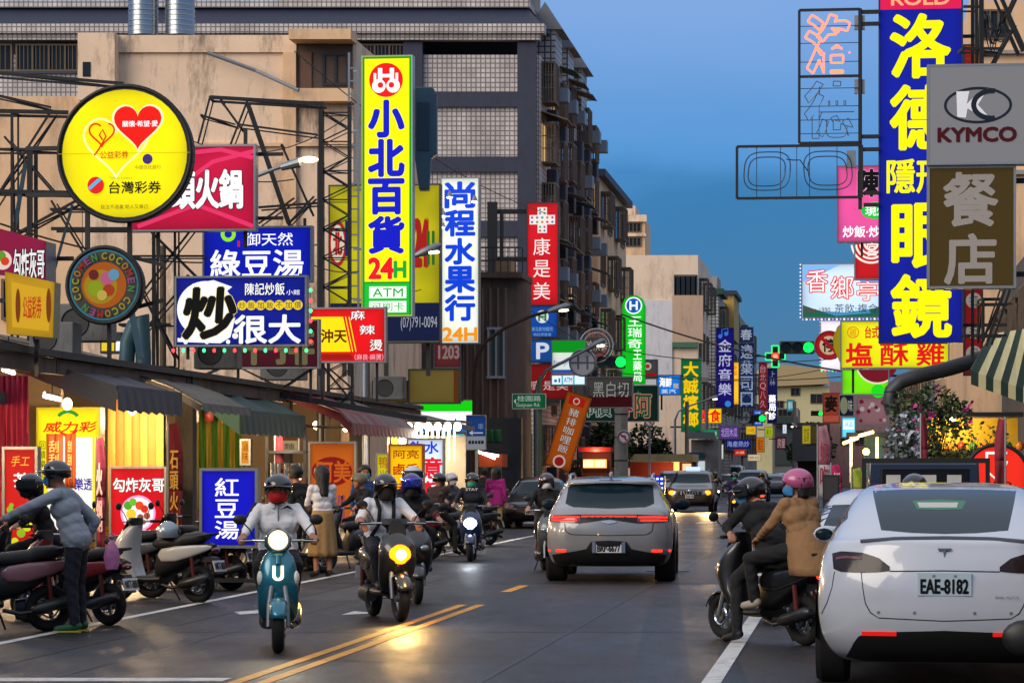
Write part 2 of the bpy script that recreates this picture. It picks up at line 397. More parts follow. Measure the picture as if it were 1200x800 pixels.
for y in (28.6, 41, 58): quad('tar_seam', -7.9, -1.2, y, y+.07, .0092, mt('tar', '#0c0d0e', .45, 0, .3, 9))
PATCH = mt('asphalt_patch', (.017,.018,.020), .5, 0, .3, 20, .3, 90)
for l, y, w, h in ((-6.6, 40, .8, 9), (-2.3, 52, .7, 22)):
    quad('asphalt_patch', l-w/2, l+w/2, y-h/2, y+h/2, .0085, PATCH)
for l, y in ((-3.0, 46), (-6.0, 36.5)):
    p = S(l, y, .010); struct(MB().cyl((0,0,0), (0,0,.006), .36, n=24).build('manhole_cover', mt('cast_iron', '#1f2022', .5, .4, .3, 14), None, p))

# ------------------------------------------------------------------ buildings
TILEW = tile('pale_square_tile', '#cdc4be', '#77706e', .19, .19)
TILES = tile('small_grey_tile', '#b2b0ab', '#3c3e44', .24, .24)
NAVY = mt('navy_render', '#2a2f42', .6, 0, .25, 2., dirt='#14161c', dirt_amt=.5)
BEIGE = mt('weathered_beige_render', '#e2c4a6', .85, 0, .2, .9, .25, 12, dirt='#3a2c22', dirt_amt=.72, dirt_scale=.8)
BEIGE2 = mt('peach_render', '#deb78e', .85, 0, .15, .9, .2, 12, dirt='#6a523e', dirt_amt=.5, dirt_scale=.4)
CREAM = mt('cream_render', '#dcc6ae', .85, 0, .1, .8, .1, 10, dirt='#6d5c4c', dirt_amt=.45, dirt_scale=.6)
CREAM2 = mt('pale_yellow_render', '#b9b083', .85, 0, .1, .8, dirt='#5f5a44', dirt_amt=.4, dirt_scale=.6)
GREYW = mt('grey_render', '#8f8b86', .85, 0, .2, .8, .2, 10, dirt='#25221f', dirt_amt=.7, dirt_scale=.8)
DARKW = mt('sooty_render', '#4b4744', .85, 0, .25, 1., .2, 10, dirt='#15130f', dirt_amt=.7, dirt_scale=1.)
BROWN = mt('brown_concrete', '#5f4c40', .85, 0, .25, 1.2, .2, 14, dirt='#211a15', dirt_amt=.75, dirt_scale=1.)
CAGE = mt('window_cage', '#6a5c50', .6, .3, .3, 4, dirt='#2a1c12', dirt_amt=.6)
WOODF = mt('aluminium_window_frame', '#6a5a44', .5, .4, .2)
WGL = glassm('window_glass', (.02,.026,.034), .08)
LITW = em('#ffcf86', .55)
def slabbox(b, l0, l1, y0, y1, z0, z1):                # box in street coordinates
    p = [S(l0,y0), S(l1,y0), S(l1,y1), S(l0,y1)]
    b.add([(q.x,q.y,z0) for q in p] + [(q.x,q.y,z1) for q in p], [(0,3,2,1),(4,5,6,7),(0,1,5,4),(1,2,6,5),(2,3,7,6),(3,0,4,7)]); return b
class Bld:
    """a building: its parts are laid out in photo columns on a front plane at distance Y and in street coordinates along its side"""
    def __init__(s, name, label, Y, l1, l0, length, h, mat, group=None, cat='building'):
        s.Y, s.l0, s.l1, s.len, s.h = Y, l0, l1, length, h
        s.t = thing(name, label, cat, group=group)
        slabbox(MB(), l0, l1, Y, Y + length, .0, h).build('wall', mat, s.t)
    def front(s, name, x0, y0, x1, y1, d, m, bevel=0):  # a block on the front, sized by photo pixels, standing d proud
        a = P(x0, y1, s.Y); c = P(x1, y0, s.Y)
        lA, lB = a.x - HEAD*s.Y, c.x - HEAD*s.Y
        return slabbox(MB(), lA, lB, s.Y - d, s.Y + .05, a.z, c.z).build(name, m, s.t, bevel=bevel)
    def window(s, x0, y0, x1, y1, nv=3, lit=False, d=.10, fm=None, grille=False):
        a = P(x0, y1, s.Y); c = P(x1, y0, s.Y); lA, lB = a.x - HEAD*s.Y, c.x - HEAD*s.Y; z0, z1 = a.z, c.z
        b = MB(); t = .07
        for i in range(nv + 1):
            q = lA + (lB - lA) * i / nv; slabbox(b, q - t/2, q + t/2, s.Y - d, s.Y - .02, z0, z1)
        slabbox(b, lA - t/2, lB + t/2, s.Y - d - .004, s.Y - .02, z0 - t, z0); slabbox(b, lA - t/2, lB + t/2, s.Y - d - .004, s.Y - .02, z1, z1 + t)
        if grille:
            for i in range(1, nv*4): q = lA + (lB-lA)*i/(nv*4); slabbox(b, q-.012, q+.012, s.Y-d-.1, s.Y-d-.08, z0, z1)
        w = b.build('window', fm or WOODF, s.t)
        slabbox(MB(), lA, lB, s.Y - .03, s.Y - .01, z0, z1).build('pane', LITW if lit else WGL, w)
        return w
    def side_window(s, y, z, wy, hz, d=.08, lit=False, cage=False, side=1, fm=None):
        l = s.l1 if side > 0 else s.l0; o = side
        if cage:
            b = MB(); D = .55; la, lb = sorted((l + .01*o, l + D*o))
            slabbox(b, la, lb, y, y+wy, z-.06, z); slabbox(b, la, lb, y-.04, y+wy+.04, z+hz, z+hz+.07)
            for k in range(9):
                q = y + wy*k/8; slabbox(b, l+(D-.03)*o if o>0 else l+D*o, l+D*o if o>0 else l+(D-.03)*o, q-.02, q+.02, z, z+hz)
            for q in (0, wy):
                for k in range(5):
                    e = l + D*o*(k+.5)/5; slabbox(b, e-.02, e+.02, y+q-.02, y+q+.02, z, z+hz)
            for zz in (.33, .66): slabbox(b, la, lb, y-.03, y-.01, z+hz*zz, z+hz*zz+.04)
            w = b.build('window', fm or CAGE, s.t)
        else:
            b = MB(); la, lb = sorted((l + .02*o, l + d*o))
            for q in (0, wy/2, wy): slabbox(b, la, lb, y+q-.04, y+q+.04, z, z+hz)
            slabbox(b, la, lb, y-.05, y+wy+.05, z-.08, z); slabbox(b, la, lb, y-.05, y+wy+.05, z+hz, z+hz+.08)
            w = b.build('window', fm or WOODF, s.t)
        la, lb = sorted((l + .005*o, l + .03*o))
        slabbox(MB(), la, lb, y, y+wy, z, z+hz).build('pane', LITW if lit else WGL, w)

# the apartment block beyond the side street
A = Bld('apartment_block', 'tall grey tiled apartment block with navy bands and caged balcony windows above the shops', 112, -12.36, -37, 22.5, 18.0, TILEW)
A.front('navy_column', 607, 50, 629, 330, .22, NAVY); A.front('navy_column', 474, 50, 496, 330, .22, NAVY)
A.front('navy_band', 496, 108, 607, 126, .18, NAVY); A.front('navy_band', 496, 184, 607, 202, .18, NAVY); A.front('navy_band', 496, 259, 607, 278, .18, NAVY); A.front('navy_band', 0, 84, 100, 87, .14, NAVY)
A.front('cornice', -70, 42, 634, 49, .45, TILEW, .02); A.front('cornice', -70, 31, 640, 42, .65, TILEW, .02)
for x0, x1, n in ((405, 474, 4), (20, 96, 4), (-60, 14, 3), (330, 398, 3)): A.window(x0, 54, x1, 82, n, grille=True)
A.window(405, 128, 474, 160, 4, grille=True); A.window(0, 118, 60, 150, 3)
# mansard roof
b = MB(); z0, z1 = P(0, 31, 112).z, P(0, 7, 112).z
p0 = [S(-37.2,111.6), S(-12.2,111.6), S(-12.2,134.6), S(-37.2,134.6)]; p1 = [S(-37.2,112.6), S(-12.9,112.6), S(-12.9,134.6), S(-37.2,134.6)]
b.add([(q.x,q.y,z0) for q in p0] + [(q.x,q.y,z1) for q in p1], [(0,3,2,1),(4,5,6,7),(0,1,5,4),(1,2,6,5),(2,3,7,6),(3,0,4,7)])
rf = b.build('roof', mt('navy_roof_slate', '#20263a', .5, 0, .3, 5), A.t)
slabbox(MB(), -37.3, -12.8, 112.4, 134.7, z1, z1 + .28).build('roof_edge', TILEW, A.t)
slabbox(MB(), -23.0, -13.2, 113.6, 120, z1 + .28, z1 + 2.2).build('roof_house', GREYW, A.t)
TILEROOF = mt('grey_roof_tile', '#6d7078', .6, 0, .3, 8)
for y in (114.6, 119.6, 125.5):
    zt = P(0, 50, 112).z
    b = MB(); slabbox(b, -12.9, -12.0, y, y + 2.6, zt - 1.2, zt + .9)
    d = b.build('dormer', TILES, A.t)
    b = MB(); a = [S(-13.1, y-.2, zt+.9), S(-11.7, y-.2, zt+.9), S(-12.4, y-.2, zt+2.0)]; c = [S(-13.1, y+2.8, zt+.9), S(-11.7, y+2.8, zt+.9), S(-12.4, y+2.8, zt+2.0)]
    b.add(a + c, [(0,2,1),(3,4,5),(0,1,4,3),(1,2,5,4),(2,0,3,5)]); b.build('dormer_roof', TILEROOF, d)
for fl in range(7):
    z = 16.3 - fl * 2.4
    for k in range(6):
        y = 112.8 + k * 3.6
        cage = rng.random() < .8
        A.side_window(y, z - .35*(k % 2), 1.5, 1.5, cage=cage, lit=(rng.random() < .06))
        if rng.random() < .75:
            slabbox(MB(), -12.36, -11.95, y + 1.9, y + 2.7, z - 1.2, z - .1).build('navy_planter', NAVY, A.t, bevel=.05)
        if rng.random() < .5:
            b = MB(); slabbox(b, -12.36, -11.5, y + 1.8, y + 2.6, z + .2, z + .75); b.build('air_conditioner', GREYM, A.t)
        if rng.random() < .45:
            b = MB(); p = [S(-12.36,y-.2,z+1.95), S(-11.3,y-.2,z+1.6), S(-11.3,y+1.8,z+1.6), S(-12.36,y+1.8,z+1.95)]
            b.add(p + [q + Vector((0,0,.05)) for q in p], [(0,3,2,1),(4,5,6,7),(0,1,5,4),(1,2,6,5),(2,3,7,6),(3,0,4,7)])
            b.build('canopy', mt('green_canopy', '#24463c', .6) if rng.random() < .3 else CAGE, A.t)
# side block behind it
Bb = Bld('apartment_house', 'beige apartment house with dark cornice just beyond the tall tiled block', 140, -12.55, -24, 17, P(0,204,140).z, BEIGE2)
slabbox(MB(), -12.7, -12.2, 139.9, 157.2, Bb.h - .1, Bb.h + .25).build('cornice', NAVY, Bb.t)
for fl in range(5):
    for k in range(4):
        Bb.side_window(141.2 + k*4, Bb.h - 2.4 - fl*2.9, 2.2, 1.6, cage=(k+fl) % 2 == 0)
Bc = Bld('apartment_house', 'small pinkish apartment tower with stepped top above the roofs far down the street', 230, lat(756,230), lat(729,230), 6, P(0,258,230).z, BEIGE2)
Bc.front('cornice', 727, 252, 758, 260, .3, BEIGE); Bc.front('cornice', 728, 274, 757, 277, .25, BEIGE)
for y0 in (262, 279): Bc.window(733, y0, 751, y0 + 9, 4)
slabbox(MB(), lat(730,230), lat(744,230), 230.5, 234, Bc.h, Bc.h + 1.2).build('roof_house', BEIGE, Bc.t)
# big cream gable wall with the faded mural
Bd = Bld('shophouse_block', 'cream corner block with blank gable wall and faded mural behind the green signs', 175, lat(818,175), lat(690,175), 14, P(0,299,175).z, CREAM)
Bd.front('billboard', 738, 352, 788, 452, .12, mt('white_board', '#c9cacd', .6, 0, .08, 2, dirt='#6f7076', dirt_amt=.4))
mur = Bd.front('mural', 788, 346, 824, 402, .14, mt('mural_ground', '#b89c84', .7, 0, .1, 1, dirt='#3d5a50', dirt_amt=.7, dirt_scale=.35))
Bd.front('window_band', 790, 322, 817, 348, .1, WGL); Bd.window(792, 324, 815, 346, 4)
Bd.front('green_canvas_band', 788, 401, 818, 407, .3, mt('green_canvas', '#3f6b55', .7))
for fl in range(3):
    for k in range(3): Bd.side_window(176 + k*4.4, Bd.h - 3 - fl*3.2, 2, 1.6, cage=fl % 2 == 0)
Be = Bld('shophouse_block', 'tiled shophouse with green roof awning and yellow attic room further down the street', 196, lat(842,196), lat(800,196), 20, P(0,345,196).z, TILES)
slabbox(MB(), lat(818,196), lat(843,196)+.3, 195.6, 202, Be.h, Be.h + .4).build('roof_awning', mt('green_canvas_dark', '#1d4034', .7), Be.t)
slabbox(MB(), lat(818,196), lat(840,196), 196.4, 202, Be.h + .4, Be.h + 1.3).build('roof_house', GREYW, Be.t)
slabbox(MB(), lat(843,196)-.6, lat(866,215), 206, 215, Be.h - 2.6, Be.h + .6).build('attic_room', mt('yellow_metal_siding', '#a88a3a', .6, 0, .2, 3), Be.t)
slabbox(MB(), lat(843,196)-.9, lat(866,215)+.2, 205.7, 215.2, Be.h + .6, Be.h + .9).build('attic_roof', NAVY, Be.t)
for fl in range(4):
    for k in range(4): Be.side_window(197.5 + k*4.6, Be.h - 2.4 - fl*2.8, 2.2, 1.6, cage=(fl + k) % 2 == 0)
Bf = Bld('shophouse_block', 'dim row of narrow shophouses under the blue and purple signs far left', 217, -9.4, -26, 60, 14.5, GREYW)
for fl in range(4):
    for k in range(9): Bf.side_window(219 + k*6.4, 12 - fl*3, 2.6, 1.8, cage=(fl + k) % 3 == 0, lit=(fl*5 + k*3) % 7 == 0)
Bg = Bld('end_house', 'pale yellow house with low pitched roof closing the far end of the street', 330, lat(985,330), lat(880,330), 14, P(0,452,330).z, CREAM2)
b = MB(); zt = Bg.h
p = [S(lat(878,330),329,zt-.2), S(lat(972,330),329,zt+.2), S(lat(968,330),329,zt+1.9), S(lat(905,330),329,zt+2.6)]; q = [v + Vector((0,16,0)) for v in p]
b.add(p + q, [(0,1,2,3),(7,6,5,4),(0,4,5,1),(1,5,6,2),(2,6,7,3),(3,7,4,0)]); b.build('roof', mt('buff_metal_roof', '#a08a62', .6, 0, .15), Bg.t)
Bg.window(927, 455, 937, 463, 2); Bg.window(950, 462, 964, 472, 2); Bg.window(905, 470, 918, 484, 3); Bg.front('roof_tank', 958, 438, 972, 450, .5, WHITEP)
Bh = Bld('end_house', 'grey green shuttered house in front of the pale yellow one at the street end', 290, lat(935,290), lat(905,290), 12, P(0,478,290).z, GREYW)
Bh.front('shutter', 908, 500, 932, 545, .1, mt('green_shutter', '#45524c', .6)); Bh.front('awning', 905, 488, 934, 496, .9, mt('green_awning_far', '#33463e', .7)); Bh.window(912, 480, 928, 487, 3)
Bi = Bld('end_house', 'dim pinkish narrow house closing the gap at the far right', 295, lat(1062,295), lat(972,295), 12, P(0,447,295).z, mt('pinkish_render', '#8a6a66', .85, 0, .15, .8, dirt='#4a3a38', dirt_amt=.5))
Bi.window(985,500,996,520,2); Bi.window(1002,505,1018,520,3); Bi.window(985,465,998,480,2)
# right hand row
Br = Bld('shophouse_block', 'beige concrete shophouse behind the tall blue optician sign', 96, 16, 3.9, 40, 17.5, BEIGE2)
Br.window(1150, 14, 1180, 44, 3); Br.front('pipe', 1141, 0, 1144, 190, .12, GREYM); Br.front('ledge', 1128, 60, 1400, 64, .25, GREYW); Br.front('ledge', 1128, 200, 1400, 205, .25, GREYW)
Br2 = Bld('shophouse_block', 'low dim shophouse row along the right side of the far street', 140, 16, 4.3, 150, 9.5, GREYW)
for k in range(18): Br2.side_window(142 + k*8, 6.5, 3, 1.6, side=-1, lit=k % 4 == 1)
Brn = Bld('shophouse', 'dark two storey shophouse at the right edge behind the white car', 58, 12, 4.75, 33, 7.6, DARKW)
for k in range(6): Brn.side_window(59.5 + k*5.2, 4.6, 2.4, 1.6, side=-1, cage=True)

# rounded brown corner building by the crossing
b = MB(); ring = []
for z in (0, P(0,326,90).z):
    r = []; l1 = lat(612,90); 
    r.append(S(-24, 90, z)); 
    for k in range(9):
        a = math.pi/2*k/8; r.append(S(l1-1.2+1.2*math.sin(a), 90+1.2-1.2*math.cos(a), z))
    r += [S(l1, 92.6, z), S(-24, 92.6, z)]
    ring.append(r)
t = thing('corner_building', 'rounded brown concrete corner building with tall narrow windows beside the white fruit sign', 'building')
b.loft(ring); b.build('wall', BROWN, t, smooth=30)
zt = P(0,326,90).z
b = MB()
for x in range(520, 600, 9):
    a = P(x, 470, 90); slabbox(b, a.x-HEAD*90, a.x-HEAD*90+.06, 89.9, 90.0, 3.3, zt-.3)
b.build('rib', mt('brown_rib', '#6b5648', .8, 0, .2), t)
w = MB(); a = P(573, 442, 90); c = P(591, 385, 90); l0, l1 = a.x-HEAD*90, c.x-HEAD*90
for q in (l0, (l0+l1)/2, l1): slabbox(w, q-.03, q+.03, 89.84, 89.99, a.z, c.z)
for z in (a.z, c.z): slabbox(w, l0-.05, l1+.05, 89.83, 89.99, z-.04, z+.04)
wo = w.build('window', mt('pale_frame', '#8d9296', .5), t); slabbox(MB(), l0, l1, 89.93, 89.97, a.z, c.z).build('pane', glassm('teal_glass', (.05,.09,.10), .1), wo)
slabbox(MB(), lat(486,90), lat(613,90), 89.55, 89.85, .12, 3.3).build('ground_storey', mt('dark_shopfront', '#23282c', .6, 0, .3, 2), t); slabbox(MB(), lat(545,90), lat(613,90), 89.7, 92.7, zt, zt+.18).build('parapet', BROWN, t)
b = MB()
for k in range(9):
    q = lat(545,90) + k*.23; slabbox(b, q-.015, q+.015, 89.8, 89.83, zt+.18, zt+.95)
for z in (zt+.55, zt+.95): slabbox(b, lat(545,90), lat(612,90), 89.79, 89.84, z-.02, z+.02)
b.build('railing', STEEL, t)
slabbox(MB(), lat(580,90), lat(598,90), 90.2, 91.6, zt+.18, zt+.6).build('roof_box', mt('tan_box', '#9a7a50', .7), t)

# weathered beige house behind the big signs
YB = 76
Bz = Bld('weathered_house', 'weathered beige concrete house with stained blank wall and roof tanks behind the yellow signs', YB, lat(414,YB), lat(97,YB), 12, P(0,44,YB).z, BEIGE)
Bz.front('wall_fin', 97, 42, 140, 120, .5, BEIGE); Bz.front('slit_window', 103, 76, 112, 93, .52, WGL)
Bz.front('parapet', 138, 42, 348, 62, .10, BEIGE); Bz.front('column', 333, 62, 348, 350, .16, BEIGE2); Bz.front('ledge', 140, 168, 414, 172, .14, BEIGE2)
Bz.front('recess', 349, 52, 413, 106, .06, mt('balcony_recess', '#4d4038', .9)); Bz.front('balcony_wall', 348, 107, 416, 122, .6, BEIGE2); Bz.front('balcony_roof', 346, 40, 418, 52, .9, BEIGE2)  # a dark flat panel stands for the shade inside the balcony
Bz.front('balcony_door', 353, 62, 366, 106, .10, mt('brown_door', '#5a3c28', .6)); Bz.window(380, 66, 408, 98, 2, fm=STEEL)
b = MB(); b.tube([P(243,62,YB-.3), P(300,83,YB-.3), P(350,106,YB-.9)], .05); b.build('drain_pipe', GREYM, Bz.t)
By = Bld('annex_house', 'peach rendered lower house left of the weathered blank wall', YB, lat(97,YB)-.02, lat(-60,YB), 11, P(0,113,YB).z, BEIGE2)
By.window(4, 330, 60, 372, 3)
for i, x in enumerate((168, 211)):
    t = thing('water_tank', ('left' if i == 0 else 'right') + ' stainless steel water tank of the pair standing on the beige roof', 'water tank', P(x, 44, YB+1.2) + Vector((0,0,.0)), group='roof water tanks')
    r = 17.5 / F * YB; hh = 46 / F * YB; b = MB(); prof = []
    for k in range(25):
        z = hh*k/24; prof.append((r*(1 + .02*math.cos(k*math.pi)), z + .03))
    prof = [(.02, .03)] + prof + [(r*.9, hh+.08), (r*.4, hh+.2), (.02, hh+.22)]
    b.loft([[(q*math.cos(2*math.pi*j/28), q*math.sin(2*math.pi*j/28), z) for j in range(28)] for q, z in prof])
    b.build('tank_body', mt('brushed_steel', '#9aa0a4', .3, .9, .15, 2), t, smooth=40); MB().torus((0,0,.03), r*.95, .03, 'z').build('tank_base', STEEL, t)
    b = MB()
    for k in range(7): b.torus((0,0,.15+k*hh/7.5), r*1.005, .018, 'z', 28, 6)
    b.build('rib_band', mt('brushed_steel', '#9aa0a4'), t, smooth=60)

# unseen houses added beside and behind the camera to keep the street in shade
t = thing('shophouse', 'tall dark shophouse row just beyond the left edge of the view', 'building'); slabbox(MB(), -30, -11.6, -45, 29, 0, 5.6).build('wall', GREYW, t)
for y in range(-40, 28, 5): b = MB(); slabbox(b, -11.6, -11.5, y, y+2.6, 3.4, 4.8); b.build('window', WGL, t)
t = thing('shophouse', 'tall dark shophouse row just beyond the right edge of the view', 'building'); slabbox(MB(), 6.6, 20, -45, 50, 0, 8).build('wall', GREYW, t)
for y in range(-40, 48, 5): b = MB(); slabbox(b, 6.5, 6.6, y, y+2.6, 4.4, 6.2); slabbox(b, 6.5, 6.6, y, y+2.6, 6.8, 7.6); b.build('window', WGL, t)
# ------------------------------------------------------------------ shop row on the left
ROOFM = mt('old_roof_sheet', '#3b3a38', .7, .2, .3, 3, .3, 20, dirt='#17130f', dirt_amt=.6)
SHOPW = mt('shop_back_wall', '#6b5a48', .8, 0, .2)
shop_desc = ['low market shop under dark roof sheets nearest the left edge', 'low market shop behind the round coco sign', 'low market shop under the blue fried rice sign', 'low market shop behind the red awning', 'low market shop beside the bright food stall']
for i, (y0, y1) in enumerate(((33, 41), (41, 49), (49, 57.5), (57.5, 66), (66, 75.5))):
    t = thing('market_shop', shop_desc[i], 'shop', group='low market shops on the left')
    slabbox(MB(), -19, -18.7, y0, y1-.02, .12, 3.4).build('back_wall', SHOPW, t)
    slabbox(MB(), -18.7, -13.6, y1-.2, y1-.04, .12, 3.4).build('side_wall', SHOPW, t)
    b = MB(); pr = [(-19.2,3.75),(-11.4,3.35),(-11.4,3.25),(-19.2,3.65)]
    ra = [S(l, y0, z) for l, z in pr]; rb = [S(l, y1-.03, z) for l, z in pr]; b.loft([ra, rb]); b.build('roof', ROOFM, t)
    for yy in ((y0+.3,) if i != 1 else ()):
        slabbox(MB(), -11.75, -11.45, yy, yy+.3, .12, 3.27).build('column', DARKW, t)
    b = MB(); slabbox(b, -11.62, -11.48, y0+.02, y1-.05, 3.02, 3.24); b.build('fascia', BROWN, t)
    for yy in (y0+.7, y0+4.6):
        lamp('shop_lamp', 'POINT', S(-12.6, yy, 2.55), 330, (1.0,.68,.36), t, .2); MB().ell(S(-12.6, yy, 2.7), (.08,.08,.10), 10, 6).build('bulb', em('#ffd9a0', 10), t)
def awning(name, label, prof, y0, y1, m, val=.35, stripes=None, valm=None, bow=0.0, frame=True, pitch=.5):
    """prof: list of (l, z) from the wall to the street"""
    t = thing(name, label, 'awning'); mats = [m] + ([stripes] if stripes else [])
    b = MB(); n = max(2, int((y1-y0)/pitch))
    top = []
    for i in range(n + 1):
        y = y0 + (y1-y0)*i/n; sag = -.05*abs(math.sin(math.pi*i*2.5/n)) + .02*math.sin(i*2.7+y0)
        top.append([S(l, y, z + (sag if j else 0)) for j, (l, z) in enumerate(prof)])
    for i in range(n):
        b.mat(i % 2 if stripes else 0)
        b.loft([top[i] + [q - Vector((0,0,.03)) for q in reversed(top[i])], top[i+1] + [q - Vector((0,0,.03)) for q in reversed(top[i+1])]], cap=(i in (0, n-1)))
    b.build('canvas', mats, t, smooth=40)
    if frame and val:
        e = [S(l, y0-.01, z-.035) for l, z in prof]; MB().sheet([e, [q - Vector((0,0,val*(.45+.55*j/(len(e)-1)))) for j, q in enumerate(e)]]).build('end_flap', valm or m, t, fix=False)
    if val:
        b = MB(); lo, zo = prof[-1]
        rows = [[S(lo + .012, y0 + (y1-y0)*i/(2*n), zo) for i in range(2*n+1)], [S(lo + .02 + .02*(i % 2), y0 + (y1-y0)*i/(2*n), zo - val - .04*(i % 2)) for i in range(2*n+1)]]
        b.sheet(rows); b.build('valance', valm or m, t)
    if frame:
        b = MB()
        for yy in (y0+.05, y1-.05):
            for j in range(len(prof)-1): b.bar(S(prof[j][0], yy, prof[j][1]-.06), S(prof[j+1][0], yy, prof[j+1][1]-.06), .04)
        b.build('frame', STEEL, t)
    return t
TARP = mt('dark_tarpaulin', '#42464e', .65, 0, .3, 3, .4, 8, dirt='#4d4a42', dirt_amt=.5)
TARPG = mt('green_tarpaulin', '#2c5048', .6, 0, .3, 3, .4, 8, dirt='#11201c', dirt_amt=.5)
TARPR = mt('maroon_tarpaulin', '#7a2430', .6, 0, .25, 3, .3, 8, dirt='#2a1014', dirt_amt=.5)
TARPK = mt('dusty_tarpaulin', '#6a645a', .7, 0, .3, 3, .4, 8, dirt='#24221e', dirt_amt=.6)
awning('shop_awning', 'dark tarpaulin awning sloping to a short drop end above the yellow lottery box', [(-13.4,3.62),(-12.0,3.30),(-10.75,2.88)], 41.5, 45.5, TARP, .36)
awning('shop_awning', 'long dusty grey roof sheet sloping over the first shops', [(-14.2,3.9),(-12.4,3.5),(-11.0,3.0),(-10.5,2.72)], 45.8, 49.5, TARPK, .12)
awning('shop_awning', 'dark green awning with fringed edge beside the blue box sign', [(-12.6,3.35),(-11.4,3.0),(-10.9,2.72)], 50.5, 56.5, TARPG, .42)
awning('shop_awning', 'maroon and grey awning over the food stalls', [(-13.2,3.5),(-11.6,3.3),(-10.4,2.85),(-10.15,2.6)], 57.5, 66, TARPR, .22, TARPK)
awning('shop_awning', 'grey sheet awning over the brightly lit stall', [(-12.6,3.2),(-11.0,3.05),(-10.0,2.8)], 66.8, 75, TARPK, .1)
awning('shop_awning', 'dark tarpaulin roof at the very left edge behind the pink curtain', [(-14,3.2),(-12.8,3.0),(-12.2,2.75)], 38.2, 41.0, TARP, .15)

def curtain(name, label, x0, y0, x1, y1, Y, cols, n=8, cat='curtain', fold=.05):
    """hanging cloth facing the camera with folds"""
    a = P(x0, y1, Y); w = (x1-x0)*Y/F; h = (y1-y0)*Y/F; nx = n*6; b = MB()
    for j in range(n):
        b.mat(j % len(cols)); g = []
        for r in range(7):
            z = h*r/6; g.append([(w*(j*6+i)/nx, fold*math.sin((j*6+i)*1.1 + .3*r) , z) for i in range(7)])
        b.sheet(g)
    o = b.build(name, cols, None, a, (0,0,ROT), smooth=50, fix=False); tag(o, label, cat)
    q = o.modifiers.new('thick', 'SOLIDIFY'); q.thickness = .012
    return o
curtain('curtain', 'pink curtain hanging at the left edge of the market', -8, 440, 34, 640, 41, [mt('pink_cloth', '#b3304f', .8, 0, .2, 4)], 6)
curtain('wood_screen', 'honey coloured board screen lit by the stall lamp', 126, 468, 193, 600, 51, [mt('honey_board', '#c08a3c', .7, 0, .25, 3), mt('honey_board_dark', '#a8722c', .7, 0, .25, 3)], 7, 'screen', .006)
curtain('striped_curtain', 'green and ochre striped tarpaulin curtain behind the market stalls', 219, 465, 284, 620, 57, [mt('green_stripe', '#3f6a1e', .7, 0, .2, 4), mt('ochre_stripe', '#8a7a26', .7, 0, .2, 4)], 9)
curtain('curtain', 'dull green tarpaulin hanging by the crossing', 585, 512, 604, 600, 93, [mt('teal_tarp', '#1f5a54', .7, 0, .2, 3)], 5)
curtain('roller_shutter', 'teal roller shutter between the poles at the crossing', 600, 508, 624, 600, 95, [mt('teal_shutter', '#2b6a6c', .5, 0, .15, 3)], 6, 'shutter', .01)
